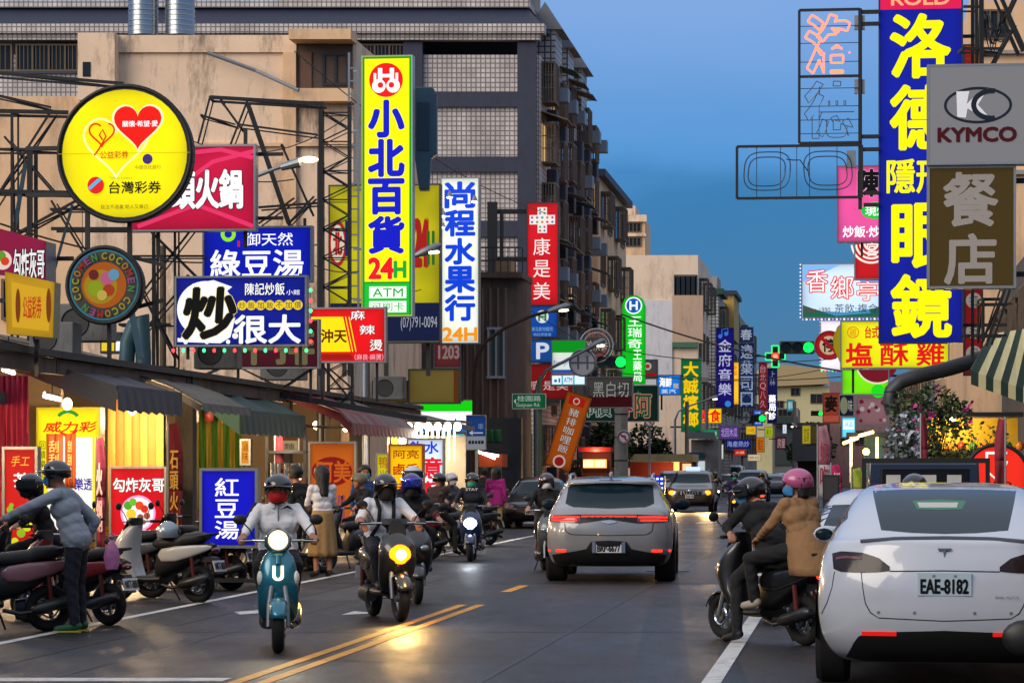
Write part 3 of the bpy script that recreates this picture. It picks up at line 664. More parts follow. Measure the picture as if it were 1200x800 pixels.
# ================================================================== SIGNS
class Sign:
    """a sign board: cabinet, face, lettering and emblems, given by its photo rectangle at distance Y"""
    def __init__(s, name, label, rect, Y, face, lit=1.0, depth=.18, frame=None, fw=.035, cat='sign', group=None, round_=False, tilt=0., uneven=.16, sample=None, face_mat=None, rz=0., shape=None):
        x0, y0, x1, y1 = rect; s.k = Y / F; s.cx = (x0+x1)/2; s.y1 = y1; s.w = (x1-x0)*s.k; s.h = (y1-y0)*s.k; s.Y = Y; s.lit = lit; s.n = 0
        s.t = thing(name, label, cat, P(s.cx, y1, Y), (0, tilt, ROT + rz), group); s.depth = depth
        fm = frame or STEEL
        if sample is None: sample = lit > 0 and s.w*s.h > .5
        s.fm = face_mat or (em(face, lit, uneven, sample) if lit > 0 else mt('board_'+face, face, .5, 0, .1, 3, dirt='#3a3632', dirt_amt=.3))
        w, h = s.w, s.h
        if round_:
            MB().cyl((0, 0, h/2), (0, depth, h/2), h/2, n=56).build('cabinet', fm, s.t, smooth=40)
            MB().torus((0, .0, h/2), h/2 - .01, .035, 'y', 56).build('rim', fm, s.t, smooth=60)
            s.disc('face', (s.cx, (y0+y1)/2, (y1-y0)/2 - fw/s.k), s.fm)
        elif shape:
            MB().prism([s.c(*q) for q in shape], 0, depth).build('cabinet', fm, s.t)
            s.poly('face', shape, s.fm)
        else:
            MB().box(-w/2, w/2, .0, depth, 0, h).build('cabinet', fm, s.t)
            b = MB()                                     # a proud metal edge round the face
            for q in ((-w/2, -w/2+fw, 0, h), (w/2-fw, w/2, 0, h)): b.box(q[0], q[1], -.02, -.001, q[2], q[3])
            for q in ((0, fw), (h-fw, h)): b.box(-w/2+fw+.001, w/2-fw-.001, -.02, -.001, q[0], q[1])
            b.build('edge_frame', fm, s.t)
            MB().box(-w/2+fw, w/2-fw, -.004, -.001, fw, h-fw).build('face', s.fm, s.t)
        s.n = 1
    def c(s, px, py): return ((px - s.cx) * s.k, (s.y1 - py) * s.k)
    def y(s): s.n += 1; return -.005 - .0025 * s.n
    def m(s, col, lit=None):
        if not isinstance(col, str): return col
        q = s.lit if lit is None else lit
        return em(col, q) if q > 0 else mt('letter_'+col, col, .45, 0, .08)
    def text(s, text, box, col, off=.015, vert=False, ol=None, olw=.045, lit=None, name='lettering', sk=0.):
        x0, z1 = s.c(box[0], box[1]); x1, z0 = s.c(box[2], box[3])
        def one(o, m, nm):
            b = MB(); put_text(b, text, x0, z0, x1, z1, 0, o, vert); yy = s.y()
            b.v = [(v[0] + sk*(v[2]-z0), yy + v[1], v[2]) for v in b.v]
            return b.build(nm, m, s.t, fix=False)
        if ol: one(off + olw, s.m(ol, lit), 'letter_outline')
        one(off, s.m(col, lit), name); return s
    def rect(s, box, col, name='panel', lit=None):
        x0, z1 = s.c(box[0], box[1]); x1, z0 = s.c(box[2], box[3]); y = s.y()
        MB().add([(x0,y,z0),(x1,y,z0),(x1,y,z1),(x0,y,z1)], [(0,1,2,3)]).build(name, s.m(col, lit), s.t, fix=False); return s
    def poly(s, name, pts, col, lit=None):
        y = s.y(); p = [s.c(*q) for q in pts]
        MB().add([(a, y, c) for a, c in p], [tuple(range(len(p)))]).build(name, s.m(col, lit), s.t, fix=False); return s
    def disc(s, name, c, col, lit=None, ry=None, n=40):
        x, z = s.c(c[0], c[1]); rx = c[2]*s.k; rz = (ry or c[2])*s.k; y = s.y()
        MB().add([(x + rx*math.cos(2*math.pi*i/n), y, z + rz*math.sin(2*math.pi*i/n)) for i in range(n)], [tuple(range(n))]).build(name, s.m(col, lit), s.t, fix=False); return s
    def ring(s, name, c, t, col, a0=0, a1=360, lit=None, ry=None, n=40):
        x, z = s.c(c[0], c[1]); y = s.y(); ry = ry or c[2]; b = MB(); g = [[], []]
        for i in range(n+1):
            a = R(a0 + (a1-a0)*i/n)
            for j, q in enumerate((0, t)): g[j].append((x + (c[2]-q)*s.k*math.cos(a), y, z + (ry-q)*s.k*math.sin(a)))
        b.sheet(g).build(name, s.m(col, lit), s.t, fix=False); return s
    def line(s, name, pts, wpx, col, lit=None):
        y = s.y(); b = MB(); p = [Vector((s.c(*q)[0], 0, s.c(*q)[1])) for q in pts]; w = wpx*s.k/2; g = [[], []]
        for i, q in enumerate(p):
            d = (p[min(i+1, len(p)-1)] - p[max(0, i-1)]); d.normalize(); nrm = Vector((-d.z, 0, d.x))
            for j, sg in enumerate((1, -1)): v = q + nrm*w*sg; g[j].append((v.x, y, v.z))
        b.sheet(g).build(name, s.m(col, lit), s.t, fix=False); return s
    def bars(s, segs, w=.05, name='bracket', m=None):     # steel carrying it, behind the cabinet
        b = MB()
        for a in segs:
            p, q = s.c(a[0], a[1]), s.c(a[2], a[3]); b.bar((p[0], s.depth + .05, p[1]), (q[0], s.depth + .05, q[1]), w)
        b.build(name, m or BLACK, s.t); return s
def heart(cx, cy, s, n=40):
    o = []
    for i in range(n):
        t = 2*math.pi*i/n; x = 16*math.sin(t)**3; y = 13*math.cos(t) - 5*math.cos(2*t) - 2*math.cos(3*t) - math.cos(4*t)
        o.append((cx + x*s/16, cy - y*s/16))
    return o

# ---- left side, near to far
s = Sign('round_sign', 'big round yellow lottery sign with red heart in a black ring', (67,100,225,260), 46, '#f0e000', 1.0, .28, BLACK, .07, round_=True, uneven=.2)
h = heart(136, 168, 39); s.line('heart_outline', h + [h[0], h[1]], 2.2, '#fff6b0')
s.poly('red_heart_edge', heart(162, 146, 31), '#fff0c0'); s.poly('red_heart', heart(162, 146, 28.5), '#e4160c')
s.text('關懷·希望·愛', (144,142,186,149), '#ffffff')
s.line('ribbon', heart(119, 156, 15)[6:38], 2.0, '#d8280c'); s.line('ribbon', [(110,182),(116,174),(124,160),(120,152),(116,158),(120,164)], 2.0, '#d8280c')
s.text('公益彩券', (117,177,151,186), '#c8281c', .01); s.disc('small_emblem', (174,187,6), '#3a2a78'); s.text('中國信託銀行', (159,194,190,199), '#6a5a20', 0)
s.disc('ball', (112,217,10), '#d81e1e'); s.line('ball_band', [(104,221),(112,214),(118,209)], 4, '#4ab0d8')
s.text('台灣彩券', (128,213,190,227), '#141414', .02); s.text('Taiwan Lottery', (128,207,156,211), '#58a038', 0); s.text('投注不過量 助人又樂己', (118,240,175,245), '#3a3410', 0)
s.line('seam', [(67,180),(225,180)], .6, '#a89a00'); s.bars([(20,170,120,170),(20,225,120,225),(146,120,146,300),(95,130,95,300)], .07)

s = Sign('hotpot_sign', 'pink red stone hotpot sign partly behind the big round lottery sign', (150,170,301,271), 50, '#c2103e', .85, .22, GREYM, uneven=.3)
for pts in ([(155,250),(200,225),(250,190),(300,178)], [(160,265),(230,240),(270,255),(298,266)], [(215,180),(260,176),(298,186)]): s.line('light_streak', pts, 5, '#e83468')
s.text('石頭火鍋', (172,200,285,244), '#ffffff', .03, ol='#2a0812'); s.bars([(180,150,180,300),(285,150,285,290),(300,180,330,180),(300,255,330,255)], .06)

s = Sign('bean_soup_sign', 'blue lit mung bean soup sign with white brush characters and green ring mark', (236,265,367,331), 52, '#0a1aa8', 1.0, .2, GREYM)
s.text('御天然', (287,273,344,288), '#ffffff', .005).text('綠豆湯', (246,293,356,325), '#ffffff', .02)
s.ring('ring_mark', (267,274,9), 4.5, '#8ae020'); s.rect((278,282,281,289), '#c02040', 'seal'); s.bars([(250,260,250,345),(355,255,355,345)], .05)

s = Sign('fried_rice_sign', 'dark blue fried rice sign with large black brush character on white splash', (203,323,361,406), 50, '#0c1a88', .95, .2, GREYM)
s.disc('splash', (240,362,34), '#f4f6ff', ry=33); s.poly('splash_edge', [(212,344),(225,332),(250,328),(272,336),(262,344),(240,338)], '#f4f6ff')
s.poly('splash_edge', [(206,400),(220,386),(262,380),(276,372),(270,395),(258,402)], '#f4f6ff')
for a in range(9): s.disc('splash_drop', (208 + a*8.5, 397 + 4*math.sin(a*2.1), 1.5 + (a % 3)), '#f4f6ff')
s.text('炒', (214,338,274,396), '#0a0a0c', .04, ol='#e8d890', olw=.02, sk=.06)
s.text('陳記炒飯', (288,332,335,346), '#ffffff', .01, ol='#101030').text('小館', (337,340,353,346), '#ffffff', .0)
for i, ch in enumerate('炒飯加飯不加價'): s.disc('yellow_dot', (284.5 + i*11.1, 358, 5.8), '#e8c81c').text(ch, (280.6 + i*11.1, 354, 288.4 + i*11.1, 362), '#151540', .0)
s.text('很大', (276,370,354,402), '#f6f8ff', .03, ol='#0a1048', olw=.03); s.bars([(215,320,215,420),(350,320,350,430)], .05)
t = thing('light_string', 'string of red and green fairy bulbs along the fried rice sign edge', 'fairy lights', P(203,409,49.7))
b = MB(); o = P(203,409,49.7); pts = [P(x, 408.5 + (x % 3), 49.7) - o for x in range(203, 363, 6)] + [P(364, y, 49.7) - o for y in range(406, 334, -6)]
b.tube(pts, .006, 4); b.build('cord', BLACK, t)
for i, p in enumerate(pts[::1]):
    if i % 2 == 0: MB().ell(p, (.028,.028,.036), 8, 6).build('bulb', em(('#ff3030', '#30e070')[(i//2) % 2], 5), t)

s = Sign('round_sign', 'dark round sign ringed with coloured coco letters and cartoon fruit centre', (77,289,167,379), 44, '#131518', 0, .26, BLACK, .04, round_=True)
s.ring('cyan_ring', (122,334,41.5), 2.0, '#3a90a8', lit=.38); s.disc('centre', (122,334,27), '#d06a1a', lit=.38); s.disc('centre_glow', (118,336,20), '#c8a020', lit=.38)
for x, y, r, c in ((112,338,9,'#a8c020'),(126,326,8,'#e070a0'),(134,322,6.5,'#70b8e0'),(128,340,7,'#c84820'),(110,322,6,'#7a2a30'),(120,346,6,'#e8d060')): s.disc('fruit_blob', (x,y,r), c, lit=.38)
def ringtext(s, words, cx, cy, r, h, a0, cols, step):
    i = 0
    for w, a in words:
        for j, ch in enumerate(w):
            if ch == ' ': continue
            b = MB(); put_text(b, ch, -h*.38, -h/2, h*.38, h/2, 0, .02); ang = R(a - j*step); x, z = s.c(cx, cy); y = s.y()
            X = x + r*s.k*math.cos(ang); Z = z + r*s.k*math.sin(ang); q = ang - math.pi/2
            b.v = [(X + v[0]*math.cos(q)*1 - v[2]*math.sin(q), y, Z + v[0]*math.sin(q) + v[2]*math.cos(q)) for v in b.v]
            b.build('lettering', s.m(cols[i % len(cols)], .45), s.t, fix=False); i += 1
ringtext(s, (('COCOMEN', 205), ('COCOMEN', 88), ('COCOMEN', -32)), 122, 334, 34, 8*s.k, 0, ('#c8b020','#c8b020','#b8c020','#d89018','#c83828','#b05a90','#58a048'), 16)
s.bars([(150,300,190,310),(150,360,190,350),(122,375,122,420)], .06)

s = Sign('shop_sign', 'purple red fried rice sign at the left edge leaning out above the yellow lottery box', (-14,268,55,330), 40, '#8e1440', .7, .5, GREYM, uneven=.35, shape=((-14,264),(55,283),(55,329),(-14,319)))
s.text('勾炸灰哥', (16,292,53,326), '#ffffff', .01, ol='#20060e', olw=.03, sk=0); s.disc('dish', (3,305,11), '#f0d8c8').disc('dish_food', (1,300,6), '#60a030').disc('dish_food', (6,306,5), '#e04020'); s.bars([(-14,290,-40,290),(20,330,20,360),(55,300,75,300)], .06)
s = Sign('lottery_box', 'amber lit lottery box sign with dark flame shapes below the purple sign', (5,318,66,397), 39, '#c09418', .75, .3, mt('old_cream_frame', '#8a8a68', .6), .06, uneven=.3, shape=((5,318),(65,331),(63,396),(7,391)))
s.poly('inner_panel', [(13,330),(60,340),(58,388),(14,383)], '#d8a820').text('公益彩券', (27,347,49,373), '#c03a10', .01)
for x in (21, 58): s.disc('flame', (x,358,3), '#7a3a10', ry=20)
s.bars([(5,350,-20,350),(35,396,35,440)], .06)

t = thing('box_sign', 'large yellow lottery box sign standing on the pavement with red brush title', 'box sign', P(80,658,48), (0,0,ROT))
s = Sign.__new__(Sign); x0,y0,x1,y1 = 42,477,119,622; Y = 48
s.k=Y/F; s.cx=80; s.y1=658; s.w=(x1-x0)*s.k; s.h=(y1-y0)*s.k; s.Y=Y; s.lit=1.; s.n=1; s.t=t; s.depth=.3
zb = (658-622)*s.k; MB().box(-s.w/2, s.w/2, 0, .3, zb, zb+s.h).build('cabinet', mt('yellow_box_side', '#a8a020', .5), t)
MB().box(-s.w/2+.03, s.w/2-.03, -.004, -.001, zb+.03, zb+s.h-.03).build('face', em('#f0e414', 1.0, .12, True), t)
for sx in (-1, 1): MB().box(sx*s.w/2-.03, sx*s.w/2+.03, .1, .2, 0, zb).build('leg', STEEL, t)
s.rect((56,512,109,620), '#fffdf0', 'white_panel'); s.text('威力彩', (50,494,112,506), '#d01c14', .03, sk=.3); s.ring('arc', (80,497,17), 4, '#1a8a30', 40, 140); s.ring('arc', (80,497,14), 3, '#d02818', 220, 330)
s.text('樂透', (88,560,109,574), '#3a2a9a', .02); s.text('回饋樂透', (46,516,53,560), '#20201a', 0, vert=True)
for i, (x0, x1, tx) in enumerate(((54, 74, 'O'), (76, 89, '刮刮樂'))):
    bt = curtain('banner', ('wider' if i == 0 else 'narrower') + ' brown orange banner hanging in front of the big yellow lottery box', x0, 508, x1, 572, 47, [mt('brown_banner', '#8a3c14', .7, 0, .15, 4)], 2, 'banner', .015)
    bt['group'] = 'brown banners on the lottery box'; b = MB(); put_text(b, '刮刮樂', .06, .15, (x1-x0)*47/F-.06, .8, -.04, .01, vert=True); b.build('lettering', mt('banner_letter', '#d8a060', .6), bt, fix=False)

def boxsign(label, rect, Y, face, base=None, lit=1., frame=None, name='box_sign', depth=.16, uneven=.14, group=None):
    s = Sign(name, label, rect, Y, face, lit, depth, frame or GREYM, .04, cat='box sign', uneven=uneven, group=group)
    z = P(0, rect[3], Y).z - .12; b = MB()
    for q in (-s.w/2+.06, s.w/2-.06): b.box(q-.025, q+.025, .03, .09, -z, -.0005)
    b.box(-s.w/2, s.w/2, -.12, .26, -z, -z+.05); b.build('stand', STEEL, s.t); return s
s = boxsign('red tea box sign with white character and yellow green leaves at the far left', (2,523,45,640), 40, '#c41818', lit=.9)
s.text('茶', (16,554,35,571), '#ffffff', .02).text('手工', (12,534,34,546), '#f0c040', .0, sk=.2).text('王', (18,606,28,618), '#ffffff', .02)
for i in range(14): s.disc('leaf', (8 + rng.random()*32, 590 + rng.random()*45, 2.5 + rng.random()*3), rng.choice(('#c8d020','#88b020','#e8e040')))
s = boxsign('red lit fried rice box sign with white bowl of colourful food', (127,546,196,636), 48, '#c80c1c', uneven=.2)
s.text('勾炸灰哥', (132,560,193,576), '#ffffff', .02, ol='#20060e', olw=.04); s.disc('bowl_glow', (162,601,21), '#ffa0d8').disc('bowl', (162,601,18.5), '#fff4f4')
for x, y, r, c in ((150,592,5,'#48a028'),(156,588,4.5,'#68b830'),(164,592,5,'#e04820'),(170,596,4.5,'#d83018'),(154,602,6,'#e8c838'),(165,606,4,'#8a4a3a'),(173,604,4,'#a05040'),(160,611,3,'#f0e0d0'),(169,611,3,'#90503c')): s.disc('food', (x,y,r), c)
s.text('傳統石頭火鍋', (142,620,188,628), '#ffffff', .0)
s = boxsign('deep blue red bean soup box sign with three white characters', (233,548,303,642), 38.5, '#0c10b4', lit=1.0)
for i, ch in enumerate('紅豆湯'): s.text(ch, (252,560+i*25,280,581+i*25), '#ffffff', .015)
s = boxsign('orange box sign with dark red oval behind the woman in the tan skirt', (361,517,418,620), 54, '#d0661a', lit=.6, uneven=.2)
s.disc('oval', (389,552,24), '#8a1414', ry=17).text('阿美', (371,540,411,565), '#d8641c', .02)
for i in range(6): s.rect((376+i*5,580,379.4+i*5,612), '#a04a68', 'stripe')
s = boxsign('yellow lit fried chicken box sign with red characters in two columns', (455,520,497,610), 58, '#f4b808', lit=1.05, frame=mt('orange_frame', '#a84c10', .5))
s.text('阿亮', (461,527,491,537), '#8a1a08', .015).text('鹵香', (461,543,491,556), '#a81c08', .02).text('味雞', (461,564,491,577), '#a81c08', .02)
s = boxsign('white lit noodle box sign with blue and red characters behind the yellow chicken sign', (476,513,521,612), 61, '#d8e8ff', lit=1.0)
s.text('水', (498,517,514,531), '#1430d0', .03).text('飲', (480,517,495,531), '#1430d0', .03)
for i, ch in enumerate('意麵'): s.text(ch, (496,536+i*28,518,560+i*28), '#d81828', .03)
s = boxsign('small yellow green round cornered sign edge left of the yellow chicken sign', (440,530,456,600), 60, '#c8c818', lit=.8); s.text('鴨米糕', (444,534,454,580), '#a81c08', .0, vert=True)
s = boxsign('small amber box sign standing under the green awning', (281,514,294,545), 56, '#d89018', lit=.8); s.text('滷味', (284,518,291,540), '#8a2a08', 0, vert=True)
s = Sign('poster_board', 'brown and white noodle poster hanging under the green awning end', (328,495,351,529), 57, '#c8b890', .35, .05, WHITEP, .02)
s.rect((330,497,349,516), '#7a3a18', 'picture').text('麵', (333,519,345,526), '#2a1a10', .0); s.bars([(339,480,339,500)], .03)

# the tall yellow department store sign and the hoardings behind it
s = Sign('hoarding', 'long yellow and navy shop hoarding with red 24H behind the tall yellow sign', (384,216,517,402), 72, '#b8b00c', .75, .3, STEEL, uneven=.35)
s.rect((386,355,516,400), '#0c1c48', 'navy_band', lit=.5); s.text('24', (486,258,502,312), '#a81818', .03).text('H', (502,272,509,310), '#1c6a20', .02)
s.text('(07)791-0094', (470,371,513,388), '#c8d0e0', .0, lit=.4); s.disc('emblem', (395,285,11), '#a81c1c', ry=27).disc('emblem_centre', (395,285,8), '#d8d0b8', ry=22).text('北', (390,272,400,298), '#a81c1c', .03)
s.rect((404,258,408,300), '#102060', 'stroke'); s.bars([(400,402,400,440),(450,402,450,440),(500,402,500,440)], .1)
s = Sign('tall_sign', 'tall yellow department store sign with green border and blue characters', (423,65,484,371), 66, '#f4ec00', 1.05, .35, mt('pale_cabinet', '#8d9aa0', .4, .3), .02)
s.rect((424.5,66.5,482.5,369), '#0a8a28', 'border').rect((427,69,480,330), '#f4ec00', 'yellow_panel').rect((427,332,480,368), '#10b430', 'green_panel')
s.disc('emblem', (452.5,94,20), '#e01418'); s.rect((443,80,448,102), '#ffffff', 'emblem_stroke').rect((457,80,462,102), '#ffffff', 'emblem_stroke').rect((443,87,462,91), '#ffffff', 'emblem_stroke')
s.disc('emblem_loop', (444,101,8), '#ffffff').disc('emblem_loop', (461,101,8), '#ffffff').disc('emblem_hole', (446,100,3.4), '#e01418').disc('emblem_hole', (459,100,3.4), '#e01418').rect((438,86,441,98), '#ffffff', 'emblem_stroke').rect((464,86,467,98), '#ffffff', 'emblem_stroke')
for i, (ch, a, c) in enumerate((('小',119,160),('北',165,206),('百',211,250),('貨',255,296))): s.text(ch, (433,a,473,c), '#0a16b8', .045, ol='#fffbe0', olw=.02)
s.text('24', (433,303,461,326), '#e01418', .045, ol='#fffbe0', olw=.02).text('H', (463,307,476,325), '#14a030', .045)
s.rect((433,336,477,349.5), '#f4fff4', 'white_panel').text('ATM', (437,338,473,348), '#10a030', .01).rect((433,353,477,366), '#f4fff4', 'white_panel').text('可刷卡', (436,354.5,474,364.5), '#10a030', .01)
s.bars([(410,80,430,80),(410,150,430,150),(410,220,430,220),(410,290,430,290),(410,350,430,350)], .05, m=GREYM)
t = thing('ladder_mast', 'grey lattice ladder mast standing left of the tall yellow sign', 'mast', P(414,440,66.1)); b = MB(); k = 66.1/F
for x in (409, 420): b.bar(Vector(((x-414)*k, 0, -.9)), Vector(((x-414)*k, 0, 378*k)), .05)
b.build('rail', GREYM, t); b = MB()
for i in range(25): b.bar(Vector((-5*k, 0, i*15*k)), Vector((6*k, 0, i*15*k)), .035)
b.build('rung', GREYM, t)
s = Sign('fruit_sign', 'white lit fruit shop sign with blue brush characters and orange 24H', (516,208,562,403), 74, '#eef4e4', 1.05, .25, GREYM, .03, uneven=.2)
for i, ch in enumerate('尚程水果行'): s.text(ch, (522,214+i*33,556,243+i*33), '#1040d0', .045)
s.text('24H', (519,384,559,399), '#e89018', .04); s.bars([(516,230,500,230),(516,300,500,300),(540,403,540,470),(516,380,500,380)], .05)
for i, (x, y) in enumerate(((527, 224), (556, 229), (518, 259), (519, 246))):
    pos = P(x, y, 73.4); t = thing('sign_lamp', ('first', 'second', 'third', 'fourth')[i] + ' small bell shaped spot lamp from the top along the white fruit sign edge' if False else ['bell spotlight at the upper left of the white fruit sign', 'bell spotlight at the upper right corner of the white fruit sign', 'lower bell spotlight left of the white fruit sign', 'middle bell spotlight left of the white fruit sign'][i], 'spotlight', pos, group='spotlights on the fruit sign')
    MB().tube([(0,0,0),(0,-.02,-.05),(0,-.03,-.16)], [.025,.05,.09], 12).build('shade', GREYM, t, smooth=50); MB().ell((0,-.03,-.17), (.075,.075,.03), 10, 6).build('bulb', em('#fff8e0', 12), t)
    MB().tube([(0,0,.0),(0,.1,.05),(0,.65,.02)], .012, 6).build('arm', BLACK, t)
t = thing('sign_cabinet', 'blue grey rounded metal cabinet beside the top of the tall yellow sign', 'cabinet', P(497,190,67)); k = 67/F
MB().prism([(-6*k,-32*k),(6*k,-32*k),(8*k,5*k),(15*k,10*k),(15*k,80*k),(10*k,88*k),(-11*k,88*k),(-11*k,5*k)], 0, .5).build('cabinet_body', mt('blue_grey_metal', '#3f5a66', .45, .3, .2), t, bevel=.02)
MB().box(-8*k, 6*k, -.03, -.005, 14*k, 70*k).build('cabinet_door', mt('blue_grey_metal_dark', '#2a404c', .5, .3, .2), t)
s = Sign('spicy_soup_sign', 'red and yellow spicy hot pot sign with slanted white characters', (362,360,453,425), 60, '#d80c14', 1.0, .2, GREYM)
s.poly('yellow_panel', [(364,371),(402,371),(411,412),(364,412)], '#f4d808')
for i in range(2): s.line('yellow_line', [(405+i*4,371),(413.5+i*4,412)], 1.2, '#f4d808')
s.text('沖天', (376,386,406,401), '#5a0c08', .03); s.text('麻', (411,364,428,375), '#fff4f0', .01, ol='#200404'); s.text('辣', (422,381,440,392), '#fff4f0', .01, ol='#200404'); s.text('燙', (434,398,449,411), '#fff4f0', .01, ol='#200404')
s.text('（麻良·麻燙）', (416,415,450,422), '#f0b0c0', 0); s.rect((366,415,412,420), '#8a1408', 'small_band'); s.bars([(375,425,375,470),(440,425,440,470)], .05)
s = Sign('steak_sign', 'unlit maroon steak sign half hidden under the blue fried rice sign', (263,374,375,432), 56, '#5a1028', .35, .2, GREYM)  # no lamp inside: the face colour is lifted by a weak glow
s.text('牛排', (275,382,368,426), '#8a805c', .04, ol='#120a08'); s.bars([(275,432,275,470),(362,432,362,470)], .05)

# signs beyond: crossing and far side, left
s = Sign('drugstore_sign', 'red vertical drugstore sign with white dotted cross', (617,237,655,358), 100, '#d01420', .85, .3, STEEL)
s.rect((620.5,252,650.5,263), '#f4e8e4', 'cross').rect((630,243,641,273), '#f4e8e4', 'cross')
for x in range(5):
    for c in range(2): s.disc('cross_dot', (623.5+x*6, 255+c*5.2, 1.5), ('#d03050','#4080c0','#40a060','#c08030')[(x+c) % 4], n=8); 
for z in (245.6, 250, 266, 270.4):
    for c in range(2): s.disc('cross_dot', (633+c*5.2, z, 1.4), ('#d03050','#4080c0','#40a060')[int(z+c) % 3], n=8)
for i, ch in enumerate('康是美'): s.text(ch, (625,279+i*26,645,299+i*26), '#f8f0ee', .0)
s = Sign('hospital_sign', 'blue sign with green H mark under the red drugstore sign', (617,358,654,396), 100, '#0a4aa8', .7, .25, STEEL)
s.disc('disc', (635.5,371,7.5), '#e8f0f0').text('H', (631,366,640,376), '#108a40', .03).text('東泓動物醫院', (623,383,648,388), '#80b0e0', 0).text('特約停車場', (625,390,646,394), '#80b0e0', 0)
s = Sign('parking_sign', 'blue parking sign with white P below the green H sign', (617,397,651,425), 100, '#1450a0', .6, .25, STEEL); s.text('P', (629,402,643,420), '#e8f0ff', .03)
t = thing('sign_gantry', 'heavy black steel post with arms carrying the red drugstore sign', 'gantry', P(578,420,100.4)); k = 100.4/F
for nm, q in (('post', (577,237,577,420)), ): MB().bar(P(q[0],q[1],100.4)-t.location, P(q[2],q[3],100.4)-t.location - Vector((0,0,5.5)), .36).build(nm, BLACK, t)
for y in (248, 304, 355): MB().bar(P(577,y,100.4)-t.location, P(655,y,100.5)-t.location, .16).build('arm', BLACK, t)
MB().bar(P(588,250,100.4)-t.location, P(588,345,100.4)-t.location, .14).build('brace', BLACK, t)
s = Sign('drugstore_fascia', 'dim red drugstore shop fascia with white characters behind the street name sign', (612,426,672,468), 103, '#8a1014', .55, .3, STEEL); s.text('康是美', (621,446,666,457), '#e8d0c8', .0)
s = Sign('store_sign', 'green white and blue convenience store sign projecting at the crossing', (646,398,687,441), 97, '#e8f0e8', .75, .25, GREYM)
s.rect((647,399,686,413), '#089a20', 'green_band').rect((647,433,686,437), '#1060b0', 'blue_band').rect((647,437,686,440), '#c02818', 'red_band').text('FamilyMart', (649,422,675,429), '#1060b0', .0)
s = Sign('store_fascia', 'bright green and white convenience store fascia lit at the corner', (485,468,557,507), 88, '#f0f8f4', 1.1, .4, GREYM); s.rect((486,469,556,482), '#10c410', 'green_band').rect((486,502,556,506), '#1060b0', 'blue_band'); s.rect((547,503,556,506), '#30e0b0', 'green_band')
s = Sign('atm_sign', 'small teal and white ATM light box by the round sign back', (645,438,687,452), 95, '#58b8c8', .9, .15, GREYM)
s.rect((647,440,658,450), '#e8f8ff', 'panel').rect((660,440,671.5,450), '#e8f8ff', 'panel').rect((673.5,440,685,450), '#e8f8ff', 'panel').text('ATM', (661,442,670.5,448), '#2070a0', .01); s.disc('cup', (651,446,1.8), '#2070a0'); s.rect((654.5,443,656.5,448), '#2070a0', 'bottle')
s = Sign('street_name_sign', 'green Guiyuan Road street name sign at the crossing', (600,461,640,479), 86, '#0c7a48', .35, .05, WHITEP, .02)
s.text('桂園路', (606,463.5,634,470), '#e8f4ec', .0).text('Guiyuan Rd.', (605,472,633,477.5), '#e8f4ec', .0); s.poly('arrow', [(602,470),(604.5,467),(604.5,473)], '#e8f4ec')
s = Sign('round_sign', 'unlit dark round restaurant sign with pale ring of characters beside the apartment block', (680,385,718,425), 112, '#1c1c1e', 0, .3, GREYM, .05, round_=True)
s.ring('inner_ring', (699,405,16), 1.2, '#8a8680'); s.text('哈茶香', (687,399,712,411), '#a8a49c', .01); s.text('老記豆漿', (688,388,710,395), '#8a5a58', 0); s.ring('smile', (699,405,13), 3, '#7a2a30', 200, 340); s.bars([(680,405,665,405)], .1)
s = Sign('noodle_sign', 'grey and maroon unlit sign with white brush characters over the crossing', (671,441,742,478), 102, '#6a6260', .22, .2, GREYM)  # unlit board lightened by a little emission in its face
s.rect((672.5,464,740.5,476.5), '#5a1018', 'maroon_band').text('黑白切', (695,447,737,465), '#d8d8d0', .015, ol='#141414').text('點', (683,452,692,464), '#303a48', .0); s.bars([(680,440,660,440)], .1)
s = Sign('betel_sign', 'dark green betel nut sign with neon outlined characters', (656,451,772,494), 106, '#062c22', .5, .25, GREYM)
for q in range(6): s.line('neon_streak', [(748+q*3, 458+q*2),(746+q*3, 488)], 1, '#108a48', .8)
s.text('榔檳', (675,465,716,488), '#0a3a2c', .01, ol='#a8b8b0', olw=.05).text('春', (721,464,741,488), '#8a1020', .015, ol='#b0a098', olw=.04).text('阿', (744,462,763,489), '#0a5a38', .015, ol='#d88070', olw=.05); s.bars([(656,470,640,470)], .1)
s = Sign('pork_banner', 'orange slanted curry rice banner board leaning at the crossing', (638,458,668,548), 90, '#c25a10', .45, .08, mt('orange_edge', '#7a3408', .6), .02, tilt=R(17), cat='banner')
s.rect((643,462,662,472), '#c82018', 'logo_square').ring('logo_ring', (652,467,4), 1.2, '#f0e0d0')
for i, ch in enumerate('豬排咖哩飯'): s.text(ch, (647,476+i*11,659,485+i*11), '#f0ece4', .0, ol='#2a2018', olw=.03)
s.disc('badge', (653,540,7.5), '#e8d8d0').disc('badge_centre', (653,540,5.5), '#b02020')
s = Sign('parking_board', 'blue and white parking direction board with left arrow', (546,486,570,527), 82, '#1a4a98', .4, .06, GREYM, .02)
s.rect((546.8,511,569.2,526.2), '#a8b0b8', 'white_panel'); s.line('arrow', [(551,507),(566,507)], 1.4, '#e0e8f0').poly('arrow_head', [(549.5,507),(554,504),(554,510)], '#e0e8f0'); s.text('車', (560,496,567,503), '#90a8d0', .0)
s.text('■■●■■', (549,516,567,520), '#202830', 0); s.bars([(558,527,558,660)], .08, 'post', GREYM)
s = Sign('shop_fascia', 'long faded yellow shop fascia board above the bright food stall', (384,446,479,472), 79, '#8a7a20', .18, .2, STEEL)
for x, a in ((432,452),(450,452),(466,452)): s.rect((x,448,x+7,466), '#6a5a50', 'torn_patch')
